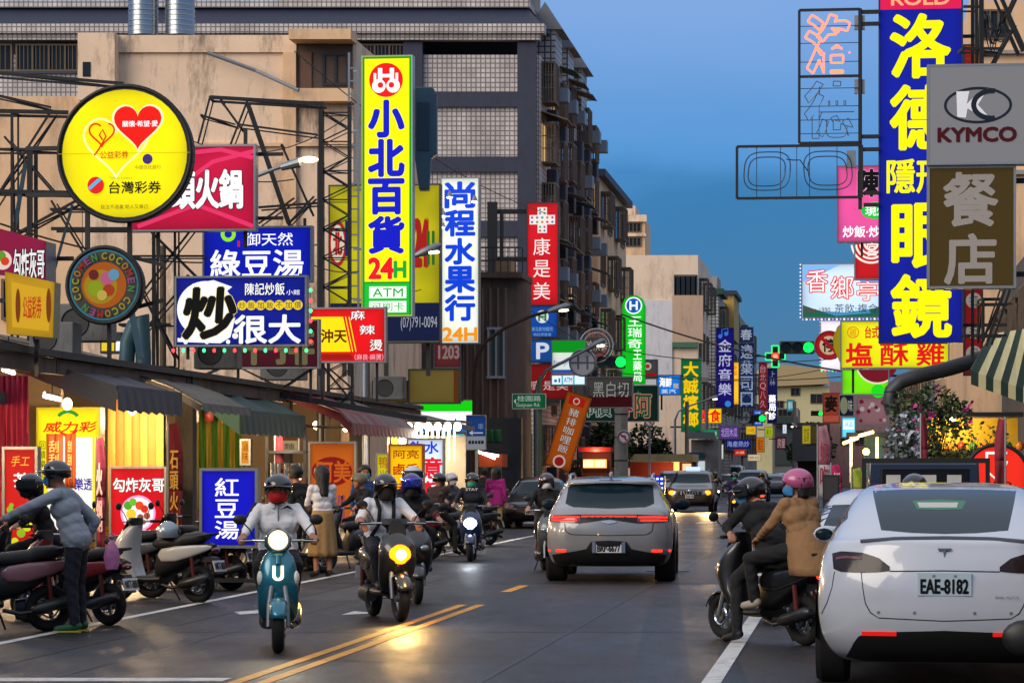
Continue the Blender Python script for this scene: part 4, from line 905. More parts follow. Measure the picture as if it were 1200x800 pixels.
s = Sign('shop_fascia', 'pale mustard fascia panel with rusty edge beside the brown corner building', (478,432,539,473), 78, '#a08c44', .22, .3, STEEL); s.rect((532,433,537,472), '#8a4a14', 'rust_strip')
s = Sign('glow_board', 'turquoise green lit translucent panel behind the red spicy pot sign', (374,412,475,447), 86, '#10b078', .55, .2, STEEL, uneven=.35)
for x in (420, 445, 462): s.rect((x,415,x+5,440), '#0a7a58', 'panel_rib')
s = Sign('shop_sign', 'dull red and white number sign under the white fruit sign', (508,401,541,431), 84, '#8a3a3e', .3, .2, GREYM); s.text('1203', (514,405,538,420), '#c8a8a0', .03)
s = Sign('eye_sign', 'small teal lit oval shop sign by the dark doorway', (521,508,545,521), 78, '#30b8c0', 1.0, .1, GREYM, .01); s.disc('oval', (533,514.5,10), '#f8f4ff', ry=4.5).text('泓茶工坊', (526,512.5,540,516.5), '#8a4a9a', 0); s.bars([(533,508,533,490)], .03)
# far left row of projecting signs
s = Sign('pharmacy_sign', 'green lit vertical pharmacy sign with rounded top and blue H disc', (729,346,756,450), 150, '#0cb41c', 1.1, .35, GREYM, .03, shape=[(729,450),(756,450),(756,358),(753,350),(746,346),(739,346),(732,350),(729,358)])
s.disc('disc', (742.5,358,10), '#e8f4ff').disc('disc_centre', (742.5,358,8.5), '#1850a0').text('H', (738,353,747,363), '#e8f8ff', .03)
for i, ch in enumerate('王瑞奇王藥局'): s.text(ch, (736 if i < 3 else 742,371+i*13,752,382+i*13), '#f0fff0', .01)
s.bars([(729,370,715,370),(729,430,715,430)], .12)
s = Sign('fish_sign', 'bright blue sign with white fish shape and yellow characters', (769,439,798,463), 160, '#1870d0', .95, .2, GREYM); s.text('海鮮', (773,442,787,453), '#f8f8f0', .03).text('館', (789,449,795,455), '#e8d040', .0).text('蒸汽', (775,456,792,461), '#e8f0ff', 0); s.bars([(775,463,775,480),(795,440,800,440)], .1)
s = Sign('fan_sign', 'small grey sign with red and white badge beside the green pharmacy sign', (754,421,771,444), 158, '#58585c', .4, .2, GREYM); s.disc('badge', (759,429,4.5), '#f0e8e0').disc('badge_centre', (759,429,2.5), '#e04020').rect((755,437,769,441), '#d01818', 'red_band')
s = Sign('betel_nut_sign', 'green vertical betel nut sign with yellow characters', (798,420,822,506), 168, '#0a6a3a', .8, .3, GREYM)
for i, ch in enumerate('大誠檳榔'): s.text(ch, (801,424+i*19.5,818,441+i*19.5), '#f8d010', .03, ol='#7a2408', olw=.03)
s.bars([(798,440,785,440),(798,500,785,500)], .1)
s = Sign('vegetarian_sign', 'yellow lit vegetarian sign with two red characters', (818,478,846,496), 180, '#f8c808', 1.1, .25, GREYM); s.text('素食', (820,480,844,494), '#d81410', .03); s.bars([(818,480,805,480)], .08)
s = Sign('music_sign', 'purple vertical music shop sign with blue note marks', (839,384,860,477), 188, '#1c1478', .7, .35, STEEL)
for i, ch in enumerate('金府音樂'): s.text(ch, (842,398+i*17,857,412+i*17), '#d0d0f0', .01)
s.disc('note_head', (844,394,2.4), '#3a80e0').disc('note_head', (851,391,2.4), '#3a80e0').line('note_stem', [(846,394),(846,386),(853,384.8),(853,391)], 1, '#3a80e0').disc('disc', (853,473,3.6), '#3a90e0')
s = Sign('strip_sign', 'narrow glowing yellow strip sign between the purple and navy signs', (858,423,866,474), 208, '#f8b820', 1.1, .3, GREYM); s.text('麥當', (859.5,428,864,440), '#d02010', 0, vert=True)
s = Sign('realty_cap_sign', 'small navy sign with one white character on top of the tall navy sign', (866,383,883,401), 222, '#1c3060', .5, .3, GREYM); s.text('春', (868,386,881,398), '#c0cce0', .02)
s = Sign('realty_sign', 'tall navy blue sign with boxed white characters down its length', (866,402,884,478), 224, '#1a3468', .5, .3, GREYM)
for i, ch in enumerate('遠葉司口'): s.ring('box_line', (875,411+i*19,8), .8, '#8a9cc0', ry=8.5, n=4).text(ch, (868,404+i*18.5,882,420+i*18.5), '#b8c4dc', .01)
s = Sign('karaoke_sign', 'dull red vertical sign with swirling pale characters further down', (889,424,899,482), 250, '#8a1c28', .6, .3, GREYM); s.text('台北Q八久', (890.5,427,897.5,478), '#d0a0a0', 0, vert=True)
s = Sign('dentist_sign', 'dark purple vertical sign with bright white lower characters', (899,431,911,496), 262, '#1a1c58', .55, .3, GREYM); s.text('上林', (902,434,908.5,452), '#b0b0d0', 0, vert=True).text('藥局診', (901,462,909,492), '#f4f4ff', .02, vert=True, lit=1.4)
s = Sign('cross_sign', 'green neon pharmacy cross with red centre on a far arm', (896,404,921,431), 200, '#123a34', .15, .2, BLACK, .01, shape=[(904,404),(913,404),(913,413),(921,413),(921,422),(913,422),(913,431),(904,431),(904,422),(896,422),(896,413),(904,413)])
q = [(904,405),(912.5,405),(912.5,413.5),(920,413.5),(920,421.5),(912.5,421.5),(912.5,430),(904.5,430),(904.5,421.5),(897,421.5),(897,413.5),(904.5,413.5),(904.5,405)]
for a, c in zip(q, q[1:]): s.line('neon_tube', [a, c], 1.6, '#30f080', 1.4)
s.rect((904,413,913,422), '#f04020', 'centre', 1.2).text('藥', (905.5,415,911.5,420), '#ffd0a0', 0, lit=1.2); s.bars([(885,417,900,417)], .1, m=BLACK)
for r_, Y, f, tx, tc, lb in (((843,499,866,514), 170, '#5a3a88', '北回木瓜', '#b8a8e0', 'purple oval shop sign under the vegetarian sign'), ((850,514,880,526), 185, '#141c68', '海產熱炒', '#a0b0f0', 'dark blue shop sign at roof edge far down'), ((874,499,886,509), 176, '#e8b818', '小吃', '#a03010', 'small yellow square sign on the far pole'), ((909,511,922,527), 230, '#4a2030', '房屋', '#c0a0a0', 'maroon square sign far down the street'), ((883,480,893,487), 240, '#3060d0', '中華', '#f0f4ff', 'upper small blue lit sign beside far green light'), ((883,492,894,499), 240, '#2050c0', '電信', '#f0f4ff', 'lower small blue lit sign beside far green light'), ((823,503,842,512), 165, '#10905a', '三民路', '#d8f0e4', 'small green street name plate far down the street'), ((917,497,922,508), 235, '#e8f0ff', '當', '#506080', 'narrow white lit sign far down the street'), ((922,468,931,482), 240, '#2a8a9a', '眼科', '#e0f4f4', 'teal far sign before the grey green shuttered house'), ((886,512,896,530), 215, '#c8701a', '麵店', '#4a1a08', 'small orange upright far sign below the far green light'), ((838,520,848,538), 180, '#e8e8d8', '茶', '#1a6a3a', 'small white lit sign beside the blue awning shop'), ((896,500,906,512), 230, '#a8b81c', '果汁', '#304008', 'small lime far sign left of the maroon square sign'), ((940,498,950,520), 185, '#b8a81c', '當舖', '#503808', 'dim mustard upright sign on the dark awning shop'), ((860,526,874,534), 200, '#c82a1c', '火鍋', '#ffe0c0', 'low red lit sign above the far traffic'), ((876,532,892,540), 225, '#d8c8a0', '旅社', '#603020', 'low cream lit sign above the far traffic')):
    s = Sign('shop_sign', lb, r_, Y, f, .75, .2, GREYM, .02); s.text(tx, (r_[0]+2, r_[1]+2.5, r_[2]-2, r_[3]-2.5), tc, 0); s.bars([(r_[0], r_[1]+3, r_[0]-8, r_[1]+3)], .08)

# ---- right side
s = Sign('optician_sign', 'tall blue optician sign with big yellow characters at the right', (1030,-24,1128,402), 60, '#0a1a94', .95, .4, mt('navy_cabinet', '#0c1a50', .4), .03)
s.rect((1032,-22,1126,11), '#d8184c', 'red_band').text('ROLD', (1045,-8,1112,6), '#f0a878', .03)
for ch, bx in (('洛', (1045,18,1112,90)), ('德', (1045,101,1112,174)), ('眼', (1047,240,1112,312)), ('鏡', (1046,323,1113,394))): s.text(ch, bx, '#f8ee00', .030)
s.text('隱形', (1040,187,1108,226), '#f8ee00', .020); s.bars([(1125,40,1180,40),(1125,150,1180,150),(1125,380,1180,380),(1140,-20,1140,420)], .07)
s = Sign('motorcycle_shop_sign', 'pale grey unlit motorcycle shop sign with chrome oval mark and dark red letters', (1087,75,1204,193), 45, '#a6a7ae', .30, .3, GREYM, .03, uneven=0)  # the unlit face is given a faint glow to lighten it
DKC = mt('dark_chrome', '#2a2c30', .25, .6, .1)
s.ring('oval', (1146,123.5,39.5), 3.2, DKC, ry=21.5); s.poly('k_mark', [(1121,107),(1136,107),(1133,122),(1147,108),(1158,104),(1146,123),(1160,139),(1149,137),(1134,127),(1132,138),(1122,137)], mt('bright_emblem', '#e4e6ea', .25, .1, .05))
s.ring('swoosh', (1162,123,24), 6, DKC, 80, 280, ry=19); s.text('KYMCO', (1100,150,1190,166), '#5a1420', .05); s.bars([(1200,95,1260,95),(1200,180,1260,180)], .08)
s = Sign('restaurant_sign', 'brown unlit restaurant sign with pale grey characters under the grey motorcycle sign', (1087,194,1190,338), 45.1, '#75602e', .12, .3, GREYM, .04, uneven=0)  # slight emission brightens this unlit board and its face
s.text('餐', (1107,203,1168,264), '#8d8884', .026, lit=0).text('店', (1108,275,1166,332), '#8d8884', .026, lit=0); s.bars([(1190,210,1260,210),(1190,320,1260,320)], .08)
# neon frames
def neon_frame(name, label, rect, Y, cells=(), wires=()):
    t = thing(name, label, 'neon sign', P(rect[2], rect[3], Y), (0, 0, ROT)); k = Y/F
    def c(x, y): return Vector(((x-rect[2])*k, 0, (rect[3]-y)*k))
    b = MB()
    for q in ((rect[0],rect[1],rect[2],rect[1]), (rect[0],rect[3],rect[2],rect[3]), (rect[0],rect[1],rect[0],rect[3]), (rect[2],rect[1],rect[2],rect[3])) + tuple(cells): b.bar(c(q[0],q[1]), c(q[2],q[3]), .055)
    b.build('frame', BLACK, t); b = MB()
    for q in wires: b.tube([c(q[0],q[1]), c(q[2],q[3])], .008, 5)
    if wires: b.build('support_rod', BLACK, t)
    return t, c
t, c = neon_frame('neon_sign', 'black two cell neon frame with glowing pink orange outline character on top', (937,11,1008,167), 60, ((937,89,1008,89),), [(938,y,1007,y) for y in (30,50,72,103,124,140,156)])
def outline_tubes(t, c, ch, box, m, r, name):
    vs, fs = glyphs(ch, .035); ec = {}
    for f in fs:
        for i in range(len(f)):
            a, b_ = f[i], f[(i+1) % len(f)]; ec[(min(a,b_),max(a,b_))] = ec.get((min(a,b_),max(a,b_)), 0) + 1
    lo, hi = vs.min(0), vs.max(0); b = MB()
    for (a, e), n_ in ec.items():
        if n_ == 1:
            q = [(vs[i]-lo)/(hi-lo) for i in (a, e)]
            p = [c(box[0] + u*(box[2]-box[0]), box[3] - v*(box[3]-box[1])) + Vector((0,-.07,0)) for u, v in q]
            if (p[0]-p[1]).length > 1e-4: b.tube(p, r, 5)
    b.build(name, m, t)
outline_tubes(t, c, '洛', (944,17,1004,86), em('#ff6a4a', 3.0), .022, 'neon_tube')
outline_tubes(t, c, '德', (943,95,1002,162), mt('dead_neon', '#4a5258', .3), .010, 'unlit_tube')
for y in (22, 97): MB().box(-.12, .10, .03, .2, c(0,y+12).z, c(0,y-4).z).build('transformer', GREYM, t)
b = MB()
for q in ((1008,14,1030,14),(1008,28,1030,28),(1008,160,1030,160),(1008,175,1030,175),(1008,10,1008,245),(1012,240,1030,240),(1012,226,1030,226)): b.bar(c(q[0],q[1])+Vector((0,.05,0)), c(q[2],q[3])+Vector((0,.05,0)), .08)
b.build('bracket', BLACK, t)
t, c = neon_frame('neon_sign', 'black frame with unlit spectacles shaped tubing beside the blue optician sign', (864,170,1010,231), 60, (), [(x,171,x,230) for x in (887,915,934,949,981)])
b = MB(); 
def gl(x0, y0, x1, y1, sl):
    p = []
    for i in range(33):
        a = 2*math.pi*i/32; q = math.copysign(abs(math.cos(a))**.55, math.cos(a)); w = math.copysign(abs(math.sin(a))**.7, math.sin(a))
        x = (x0+x1)/2 + q*(x1-x0)/2; y = (y0+y1)/2 + w*(y1-y0)/2; x += sl*(y1-y)/(y1-y0)*3; p.append(c(x, y) + Vector((0,-.06,0)))
    return p
for g in ((871,177,925,222,1), (876,183,919,217,1), (944,177,1000,222,-1), (949,183,994,217,-1)): b.tube(gl(*g), .013, 5)
b.tube([c(922,186)+Vector((0,-.06,0)), c(930,187)+Vector((0,-.06,0)), c(938,187)+Vector((0,-.06,0)), c(947,200)+Vector((0,-.06,0))], .013, 5); b.build('unlit_tube', mt('dead_neon_dark', '#23282c', .3), t)
MB().box(-.32, -.12, .03, .18, c(0,196).z, c(0,176).z).build('transformer', GREYM, t)

s = Sign('fried_rice_sign', 'magenta lit fried rice sign with black character and green oval behind the blue optician sign', (981,194,1036,284), 72, '#e05098', .95, .2, mt('rose_frame', '#8a4a5a', .5), uneven=.25)
s.text('陳記', (1006,199,1056,230), '#08060a', .04, ol='#f8d0e8', olw=.03).disc('oval', (1026,247,17), '#20c040', ry=10).text('現炒', (1014,242,1040,253), '#f4fff0', .02).text('炒飯·炒麵', (988,265,1044,278), '#ffffff', .02, ol='#d03080', olw=.02); s.bars([(1010,284,1010,300),(1036,200,1080,200)], .06)
s = Sign('shop_sign', 'red sign with pale round maze emblem under the magenta sign', (1001,284,1040,328), 74, '#c01820', .9, .2, GREYM)
for r_ in (24, 19, 14, 9): s.ring('emblem_ring', (1021,285,r_), 2.4, '#f8e8e0', 185, 355)
s.text('宮', (1016,284,1028,300), '#f8e8e0', .02)
s = Sign('tea_shop_sign', 'sky picture tea shop sign with red outlined characters and fairy lights', (939,308,1036,373), 78, '#c8e0f8', 1.0, .22, GREYM, uneven=.1)
s.poly('sky_patch', [(941,310),(985,310),(960,322),(941,330)], '#78b0f0').poly('sky_patch', [(1000,312),(1034,310),(1034,330),(1010,335)], '#5898e8').poly('hill', [(941,357),(955,362),(980,369),(1010,366),(1034,358),(1034,371.5),(941,371.5)], '#1a5a48').poly('lake', [(960,364),(990,366),(1020,362),(1020,367),(980,370)], '#3a88b0')
for ch, bx in (('香', (945,316,970,342)), ('鄉', (974,324,1000,350)), ('亭', (1004,330,1030,352))): s.text(ch, bx, '#f8f0f0', .0, ol='#d81c20', olw=.045)
s.text('Since 1990', (943,360,973,365.5), '#701c30', 0).text('茶飲·複合', (978,356,1028,366), '#203038', .0)
for i in range(22): s.disc('led', (941 + i*4.4, 374, .9), ('#9070ff','#ffffff')[i % 2], 3, n=8)
for i in range(15): s.disc('led', (938.2, 310 + i*4.4, .8), '#b0b8ff', 3, n=8)
s = Sign('chicken_sign', 'yellow lit salty crispy chicken sign with red characters below the blue optician sign', (985,375,1112,432), 69, '#e4e010', 1.0, .22, GREYM)
s.ring('logo_ring', (1000,389,7), 1.2, '#d87818').text('雞', (996,384,1004,394), '#d87818', 0).text('台式', (1014,382,1030,396), '#c81c18', .02)
s.text('塩', (992,402,1022,428), '#d01414', .03).text('酥', (1032,402,1064,428), '#d01414', .022).text('雞', (1074,400,1106,428), '#d01414', .022); s.bars([(1000,432,1000,460),(1110,400,1150,400)], .06)
s = Sign('shop_sign', 'white lit sign edged with coloured fairy bulbs behind the prohibition sign', (961,375,986,435), 118, '#f4ecff', 1.0, .2, GREYM)
for i in range(14): s.disc('led', (961.5, 377 + i*4.2, .9), ('#30ff70','#ff5030','#5080ff')[i % 3], 3, n=8)
for i in range(6): s.disc('led', (963 + i*4.2, 434.5, .9), ('#30ff70','#ff5030','#5080ff')[i % 3], 3, n=8)
s = Sign('prohibition_sign', 'round red ringed no stopping sign with diagonal bar', (957,388,986,421), 100, '#e8c8a0', .5, .05, mt('red_rim', '#8a1420', .5), .02, round_=True, cat='traffic sign')
s.ring('red_ring', (971.5,404.5,15.5), 4.5, '#b81820').text('停', (964,397,979,412), '#201818', .03).line('slash', [(962,395),(981,414)], 4, '#b81820'); s.bars([(986,404,1030,404),(1030,400,1030,408)], .06)
s = Sign('shop_sign', 'olive yellow curved sign edge just left of the yellow chicken sign', (975,377,990,430), 73, '#a89a10', .5, .2, STEEL, shape=[(988,377),(990,377),(990,430),(984,424),(977,408),(976,396),(981,383)])
s = Sign('shop_sign', 'lime green lit sign with dark red roundel under the yellow chicken sign', (986,432,1042,463), 80, '#70e008', 1.0, .2, GREYM, uneven=.3)
s.disc('roundel', (1028,424,24), '#6a1020').ring('roundel_ring', (1028,424,26), 2, '#d8d0b0', 180, 300).disc('ball', (1029,458,8), '#18d018'); s.bars([(1040,440,1070,440)], .06)
s = Sign('noodle_sign', 'terracotta hanging sign with one black brush character', (964,460,984,496), 108, '#a0402c', .5, .15, mt('terracotta_edge', '#6a2818', .6)); s.text('麥', (967,464,981,482), '#140c0a', .04).rect((965,487,983,494), '#c05a44', 'lower_band')
s = Sign('shop_sign', 'small navy sign with pale oval beside the terracotta sign', (983,462,1001,488), 104, '#101838', .5, .15, GREYM); s.disc('oval', (989,475,4.5), '#8a9070', ry=10).text('味', (994,468,999,482), '#c0c8b0', 0)
s = Sign('shop_sign', 'cyan white lit box under the navy oval sign', (986,488,1003,513), 100, '#60d0f0', 1.1, .2, GREYM); s.rect((988,492,1001,503), '#d8f4ff', 'panel').text('冰品', (990,494,999,500), '#4090c0', 0)
s = Sign('shop_sign', 'pink and white patterned sign board under the lime sign', (1003,464,1042,499), 98, '#b08088', .35, .2, GREYM)
for i in range(14): s.disc('blotch', (1005 + rng.random()*34, 467 + rng.random()*28, 1.5 + rng.random()*2.5), rng.choice(('#8a2038','#d8c8cc','#a84058')))
s = Sign('round_sign', 'red lit round shop sign with white square mark behind the white car', (1133,520,1204,594), 47, '#e82c1c', .9, .2, BLACK, .04, round_=True); s.rect((1155,529,1158,562), '#f8f0f0', 'mark').rect((1158,529,1180,532), '#f8f0f0', 'mark').line('mark', [(1158,553),(1166,560),(1176,550),(1180,540)], 2.5, '#f8f0f0').text('RKD', (1155,564,1185,571), '#301010', .02); s.bars([(1168,590,1168,660)], .08, 'post')
s = Sign('shop_sign', 'blue and yellow sign strip at the right edge below the red round sign', (1172,571,1210,588), 46, '#1c3aa8', .7, .1, GREYM)
for i in range(4): s.rect((1175+i*8,574,1180+i*8,585), '#e8d020', 'yellow_square')
s.bars([(1190,588,1190,650)], .06, 'post')
s = Sign('shop_sign', 'small red white sign column glimpsed right of the blue optician sign', (1129,336,1152,440), 66, '#a01420', .35, .2, BLACK)
for i, y in enumerate((352, 388, 414)): s.disc('roundel', (1141,y,9), '#b8b0a8').text('打折起'[i], (1136,y-6,1146,y+6), '#3a2050', 0)
s.bars([(1152,350,1175,350),(1152,420,1175,420)], .07)
s = Sign('shop_sign', 'orange and red panel high behind the blue optician sign', (1129,52,1149,76), 70, '#a84a10', .45, .2, BLACK)
for y in (60, 66, 72): s.poly('red_flame', [(1130,y-2.5),(1138,y-2.5),(1141,y),(1138,y+2.5),(1130,y+2.5)], '#a01818')
s.bars([(1149,64,1170,64)], .06)

# ---- road signs, signals, lamps
def signal(name, label, px, py, Y, on, arm, lit_x, horiz=True, w=40, h=15, scale=1.):
    t = thing(name, label, 'traffic light', P(px, py, Y)); k = Y/F; W_, H_ = w*k, h*k
    MB().box(-W_/2, W_/2, 0, .18, -H_/2, H_/2).build('housing', mt('signal_green', '#0f2a22', .5), t, bevel=.03)
    for i in range(3):
        x = (-W_/3 + W_/3*i) if horiz else 0; z = 0 if horiz else (H_/3 - H_/3*i)
        rr = min(W_, H_*(1 if horiz else .34))*.40 if horiz else W_*.38
        lit = i == on
        MB().cyl((x, -.02, z), (x, .0, z), rr, n=20).build('lens', em('#0cff48', 2.6) if lit else mt('dark_lens', '#101814', .2), t)
        b = MB(); g = [[], []]
        for q in range(13):
            a = R(0 + 180*q/12); g[0].append((x+rr*1.1*math.cos(a), -.002, z+rr*1.1*math.sin(a))); g[1].append((x+rr*1.1*math.cos(a), -.2, z+rr*1.1*math.sin(a)))
        o = b.sheet(g).build('visor', PLASTIC, t, fix=False); o.modifiers.new('thick', 'SOLIDIFY').thickness = .012
    MB().tube([P(q[0], q[1], Y+.12) - P(px,py,Y) for q in arm], .05, 8).build('arm', GREYM, t); return t
signal('traffic_light', 'horizontal traffic light showing green above the far street, right of centre', 934, 407, 110, 2, [(934,407),(985,417),(1040,410)], 947)
signal('traffic_light', 'traffic light showing bright green beside the green pharmacy sign', 716, 424, 112, 2, [(716,424),(690,430),(636,438)], 727, w=34)
signal('traffic_light', 'small far traffic light showing green under the navy signs', 885, 490, 235, 2, [(885,490),(872,490),(828,492)], 893, w=24, h=9)
signal('traffic_light', 'small dark traffic light before the pale yellow house', 957, 484, 150, 2, [(957,484),(975,484),(1000,484)], 962, w=13, h=6)
def lamppost(label, base, pts, Y, r0=.07, head=True, name='street_lamp', m=None, lit=8):
    o = P(base[0], base[1], Y); o.z = 0; t = thing(name, label, 'street lamp', o)
    q = [P(x, y, Y) - o for x, y in pts]
    MB().tube([Vector((0,0,0)), Vector((0,0,.3))] , .14, 10).build('base', STEEL, t)
    MB().tube([Vector((0,0,.1))] + q, [r0]*2 + [r0*.75]*(len(q)-1), 10).build('post', m or RUST, t, smooth=50)
    e = q[-1]; d = (q[-1]-q[-2]).normalized()
    b = MB(); b.tube([e - d*.1, e + d*.12, e + d*.5, e + d*.62], [.05,.10,.11,.03], 10); b.build('lamp_head', GREYM, t, smooth=50)
    MB().ell(e + d*.34 - Vector((0,0,.075)), (.22,.09,.05), 12, 6).build('lamp_glass', em('#ffe2b8', lit), t)
    return t
lamppost('curved street lamp arching from the bright stall towards the white fruit sign', (430,640), [(430,360),(434,338),(446,322),(466,308),(490,298)], 70)
lamppost('brown curved street lamp with arm reaching under the blue hospital sign', (556,650), [(556,440),(559,418),(570,400),(590,385),(620,371),(645,364)], 84)
lamppost('grey curved street lamp reaching to the dark round sign', (628,630), [(628,462),(631,447),(640,434),(660,424),(690,408)], 92, m=GREYM)
lamppost('slim far street lamp with small white head near the betel nut sign', (791,600), [(791,492),(795,482),(806,476),(830,468)], 165, m=GREYM)
lamppost('slim far street lamp beyond the far green traffic light', (870,585), [(870,500),(874,492),(884,487),(893,484)], 240, m=GREYM)
lamppost('small far street lamp lighting the dark awning at the street end', (938,585), [(938,520),(938,508),(934,503)], 200, m=GREYM)
t = thing('street_lamp', 'floodlight with bright tip on a short arm beside the pink hotpot sign', 'street lamp', P(346,190,52))
MB().tube([P(302,206,52)-t.location, P(322,198,52)-t.location, P(346,190,52)-t.location], .035, 8).build('arm', GREYM, t); MB().tube([P(330,196,52)-t.location, P(352,190,51.9)-t.location], [.07,.10], 10).build('lamp_head', GREYM, t); MB().ell(P(362,187,51.9)-t.location, (.17,.08,.055), 12, 6).build('lamp_glass', em('#ffd890', 14), t)
def pole(label, px, y_top, Y, r=.09, name='utility_pole', m=None, cat='pole', r1=None):
    o = P(px, y_top, Y); z = o.z; o.z = 0; t = thing(name, label, cat, o)
    MB().cyl((0,0,0), (0,0,z), r, r1 or r*.85, 14).build('shaft', m or CONC, t, smooth=50); return t, z
t, z = pole('thick grey concrete utility pole carrying the no turn sign behind the silver car', 728, 478, 98, .26); b = MB()
for i in range(5): b.torus((0,0,1.2+i*.8), .25, .02, 'z', 16, 6)
b.build('band', STEEL, t)
t, z = pole('rusty brown pole rising through the roofs left of the blue fried rice sign', 191, 288, 53, .07, m=mt('brown_pole', '#4c4030', .8, 0, .25, 3)); 
t, z = pole('dark steel sign pole behind the left end of the red spicy pot sign', 376, 190, 64, .10, m=STEEL)
t, z = pole('pale grey steel pole rising under the red spicy pot sign', 428, 400, 68, .09, m=GREYM)
t, z = pole('weathered green pole carrying the green street name sign', 633, 440, 86.1, .07, m=mt('green_pole', '#5a6a50', .6, .2, .25)); 
t, z = pole('grey pole standing by the far right scooters', 828, 470, 166, .12, m=GREYM)
t, z = pole('far concrete pole near the street end with cables', 931, 470, 205, .16)
t, z = pole('slim concrete pole near the red awning building', 805, 470, 150, .12)
def road_sign(label, cx, cy, r, Y, kind):
    s = Sign('road_sign', label, (cx-r, cy-r, cx+r, cy+r), Y, '#d8d4d0', 0, .04, GREYM, .005, round_=True, cat='traffic sign')
    if kind == 'back':
        for q in (-.35, .35): s.rect((cx+q*r-1.2, cy-r*.55, cx+q*r+1.2, cy+r*.5), '#6a7074', 'bracket')
        s.rect((cx-r, cy-1, cx+r, cy+1), '#6a7074', 'bracket')
    else:
        s.ring('red_ring', (cx,cy,r-.2), r*.25, '#b01824'); s.line('arrow', [(cx+r*.25,cy+r*.45),(cx+r*.25,cy-r*.2),(cx-r*.3,cy-r*.2)], r*.2, '#181818'); s.poly('arrow_head', [(cx-r*.5,cy-r*.2),(cx-r*.2,cy-r*.45),(cx-r*.2,cy+.05*r)], '#181818'); s.line('slash', [(cx-r*.55,cy-r*.55),(cx+r*.55,cy+r*.55)], r*.2, '#b01824')
    s.bars([(cx, cy-r, cx, cy+r)], .05); return s
road_sign('round white no left turn sign on the thick concrete pole', 731, 512, 7.5, 97.4, 'turn')
road_sign('smaller no turn sign peeping under the green betel nut sign', 761, 494, 5.5, 108, 'turn').bars([(761,494,761,560)], .08, 'post', GREYM)
road_sign('blank back of a round sign showing two brackets on the lamp arm', 683, 425, 15.5, 92.2, 'back')
road_sign('far pale round sign back on the signal arm', 872, 489, 7.5, 234, 'back')

# ---- steel scaffolding that carries the left hand signs
def scaffold(label, segs, Y, w=.06, m=None, name='sign_scaffold', deep=.6):
    o = P(segs[0][0], segs[0][1], Y); t = thing(name, label, 'scaffold', o); b = MB(); b2 = MB()
    for i, q in enumerate(segs):
        a, c_ = P(q[0],q[1],Y) - o, P(q[2],q[3],Y) - o; b.bar(a, c_, (q[4] if len(q) > 4 else w)*.72)
        if deep:
            v = Vector((0, deep, 0)); b.bar(a+v, c_+v, (q[4] if len(q) > 4 else w)*.5)
            if i % 2 == 0: b2.bar(a, a+v, w*.7); b2.bar(a, c_+v, w*.5)
    b.build('chord', m or BLACK, t)
    if deep: b2.build('tie', m or BLACK, t)
    return t
scaffold('black steel scaffold at the left edge behind the big round sign', [(-10,85,145,98,.07),(-10,130,80,132,.09),(-10,175,70,175),(-10,224,85,226,.09),(14,130,14,420),(35,175,35,400,.12),(-10,240,60,130,.05),(5,160,62,225,.05),(-10,290,95,232),(60,235,100,300,.05),(-10,110,60,126,.05)], 47.5)
scaffold('blue grey steel frame behind the coco sign and the fried rice sign', [(60,245,180,245),(60,268,235,268,.08),(180,240,180,460,.08),(100,300,240,300,.05),(150,245,235,330,.05),(235,255,165,345,.05),(140,380,200,380),(140,420,210,340,.05),(165,340,205,420,.05),(205,268,205,430,.06),(130,430,205,430)], 51, .06)
scaffold('black triangular truss rising above the pink hotpot sign', [(246,114,380,122,.09),(246,114,232,168,.05),(259,118,282,150,.04),(290,118,270,170,.05),(290,122,338,262,.10),(281,146,372,158,.05),(236,135,276,146,.04),(303,243,372,238,.06),(338,262,368,230,.05),(303,262,345,232,.05),(330,170,365,250,.03)], 53, .06)
scaffold('black lattice tower between the pink sign and the tall yellow sign', [(376,125,376,440,.14),(409,120,409,440,.09)] + [q for i in range(9) for q in ((376,130+i*34,409,150+i*34,.04),(409,150+i*34,376,166+i*34,.04),(376,132+i*34,409,132+i*34,.04))], 62, .05)
for lb, sg in (('blue painted slanting prop at the very left edge above the purple sign', (12,300,30,190,.09)), ('thin blue slanting prop left of the coco sign', (60,330,85,240,.06)), ('thick blue prop right of the coco sign by the vent pipe', (150,345,165,420,.14))): scaffold(lb, [sg], 48, .07, mt('blue_prop', '#2c4a5c', .5, .2, .2), name='sign_prop', deep=0)
scaffold('black lattice legs under the red spicy pot sign', [(384,425,384,500),(412,425,412,500),(384,430,412,455,.04),(412,430,384,455,.04),(384,455,412,455,.04),(384,457,412,490,.04),(412,457,384,490,.04)], 63, .06)
scaffold('dark girder over the shop roofs below the fried rice sign', [(150,432,500,492,.16),(215,450,270,425,.05),(270,425,330,455,.05),(330,455,375,425,.05),(375,425,420,480,.05)], 57, .06, STEEL, deep=.4)
scaffold('black sign framework high at the right edge', [(1150,-10,1150,80,.12),(1129,8,1150,8),(1129,57,1175,57),(1170,-10,1184,22,.10),(1195,-10,1180,22,.08),(1182,20,1200,60,.14),(1165,75,1190,30,.08),(1150,34,1165,34,.03)], 57, .07)
scaffold('black diagonal bracing under the brown restaurant sign', [(1178,338,1157,400,.06),(1184,338,1162,404,.06),(1152,350,1152,400,.08),(1130,393,1180,393,.07),(1150,356,1186,356,.05)], 56, .06)
t = thing('cable_tangle', 'tangle of loose black cables hanging at the top right corner', 'cables', P(1152,60,59)); b = MB()
for k in range(9):
    x0 = 1152 + rng.random()*8; x1 = 1168 + rng.random()*16; y0 = 4 + rng.random()*20; y1 = 20 + rng.random()*20; d = 10 + rng.random()*25
    b.tube([P(x0 + (x1-x0)*i/10, y0 + (y1-y0)*i/10 + d*math.sin(math.pi*i/10), 59 + .3*math.sin(k+i)) - t.location for i in range(11)], .012, 5)
b.build('cable', BLACK, t)
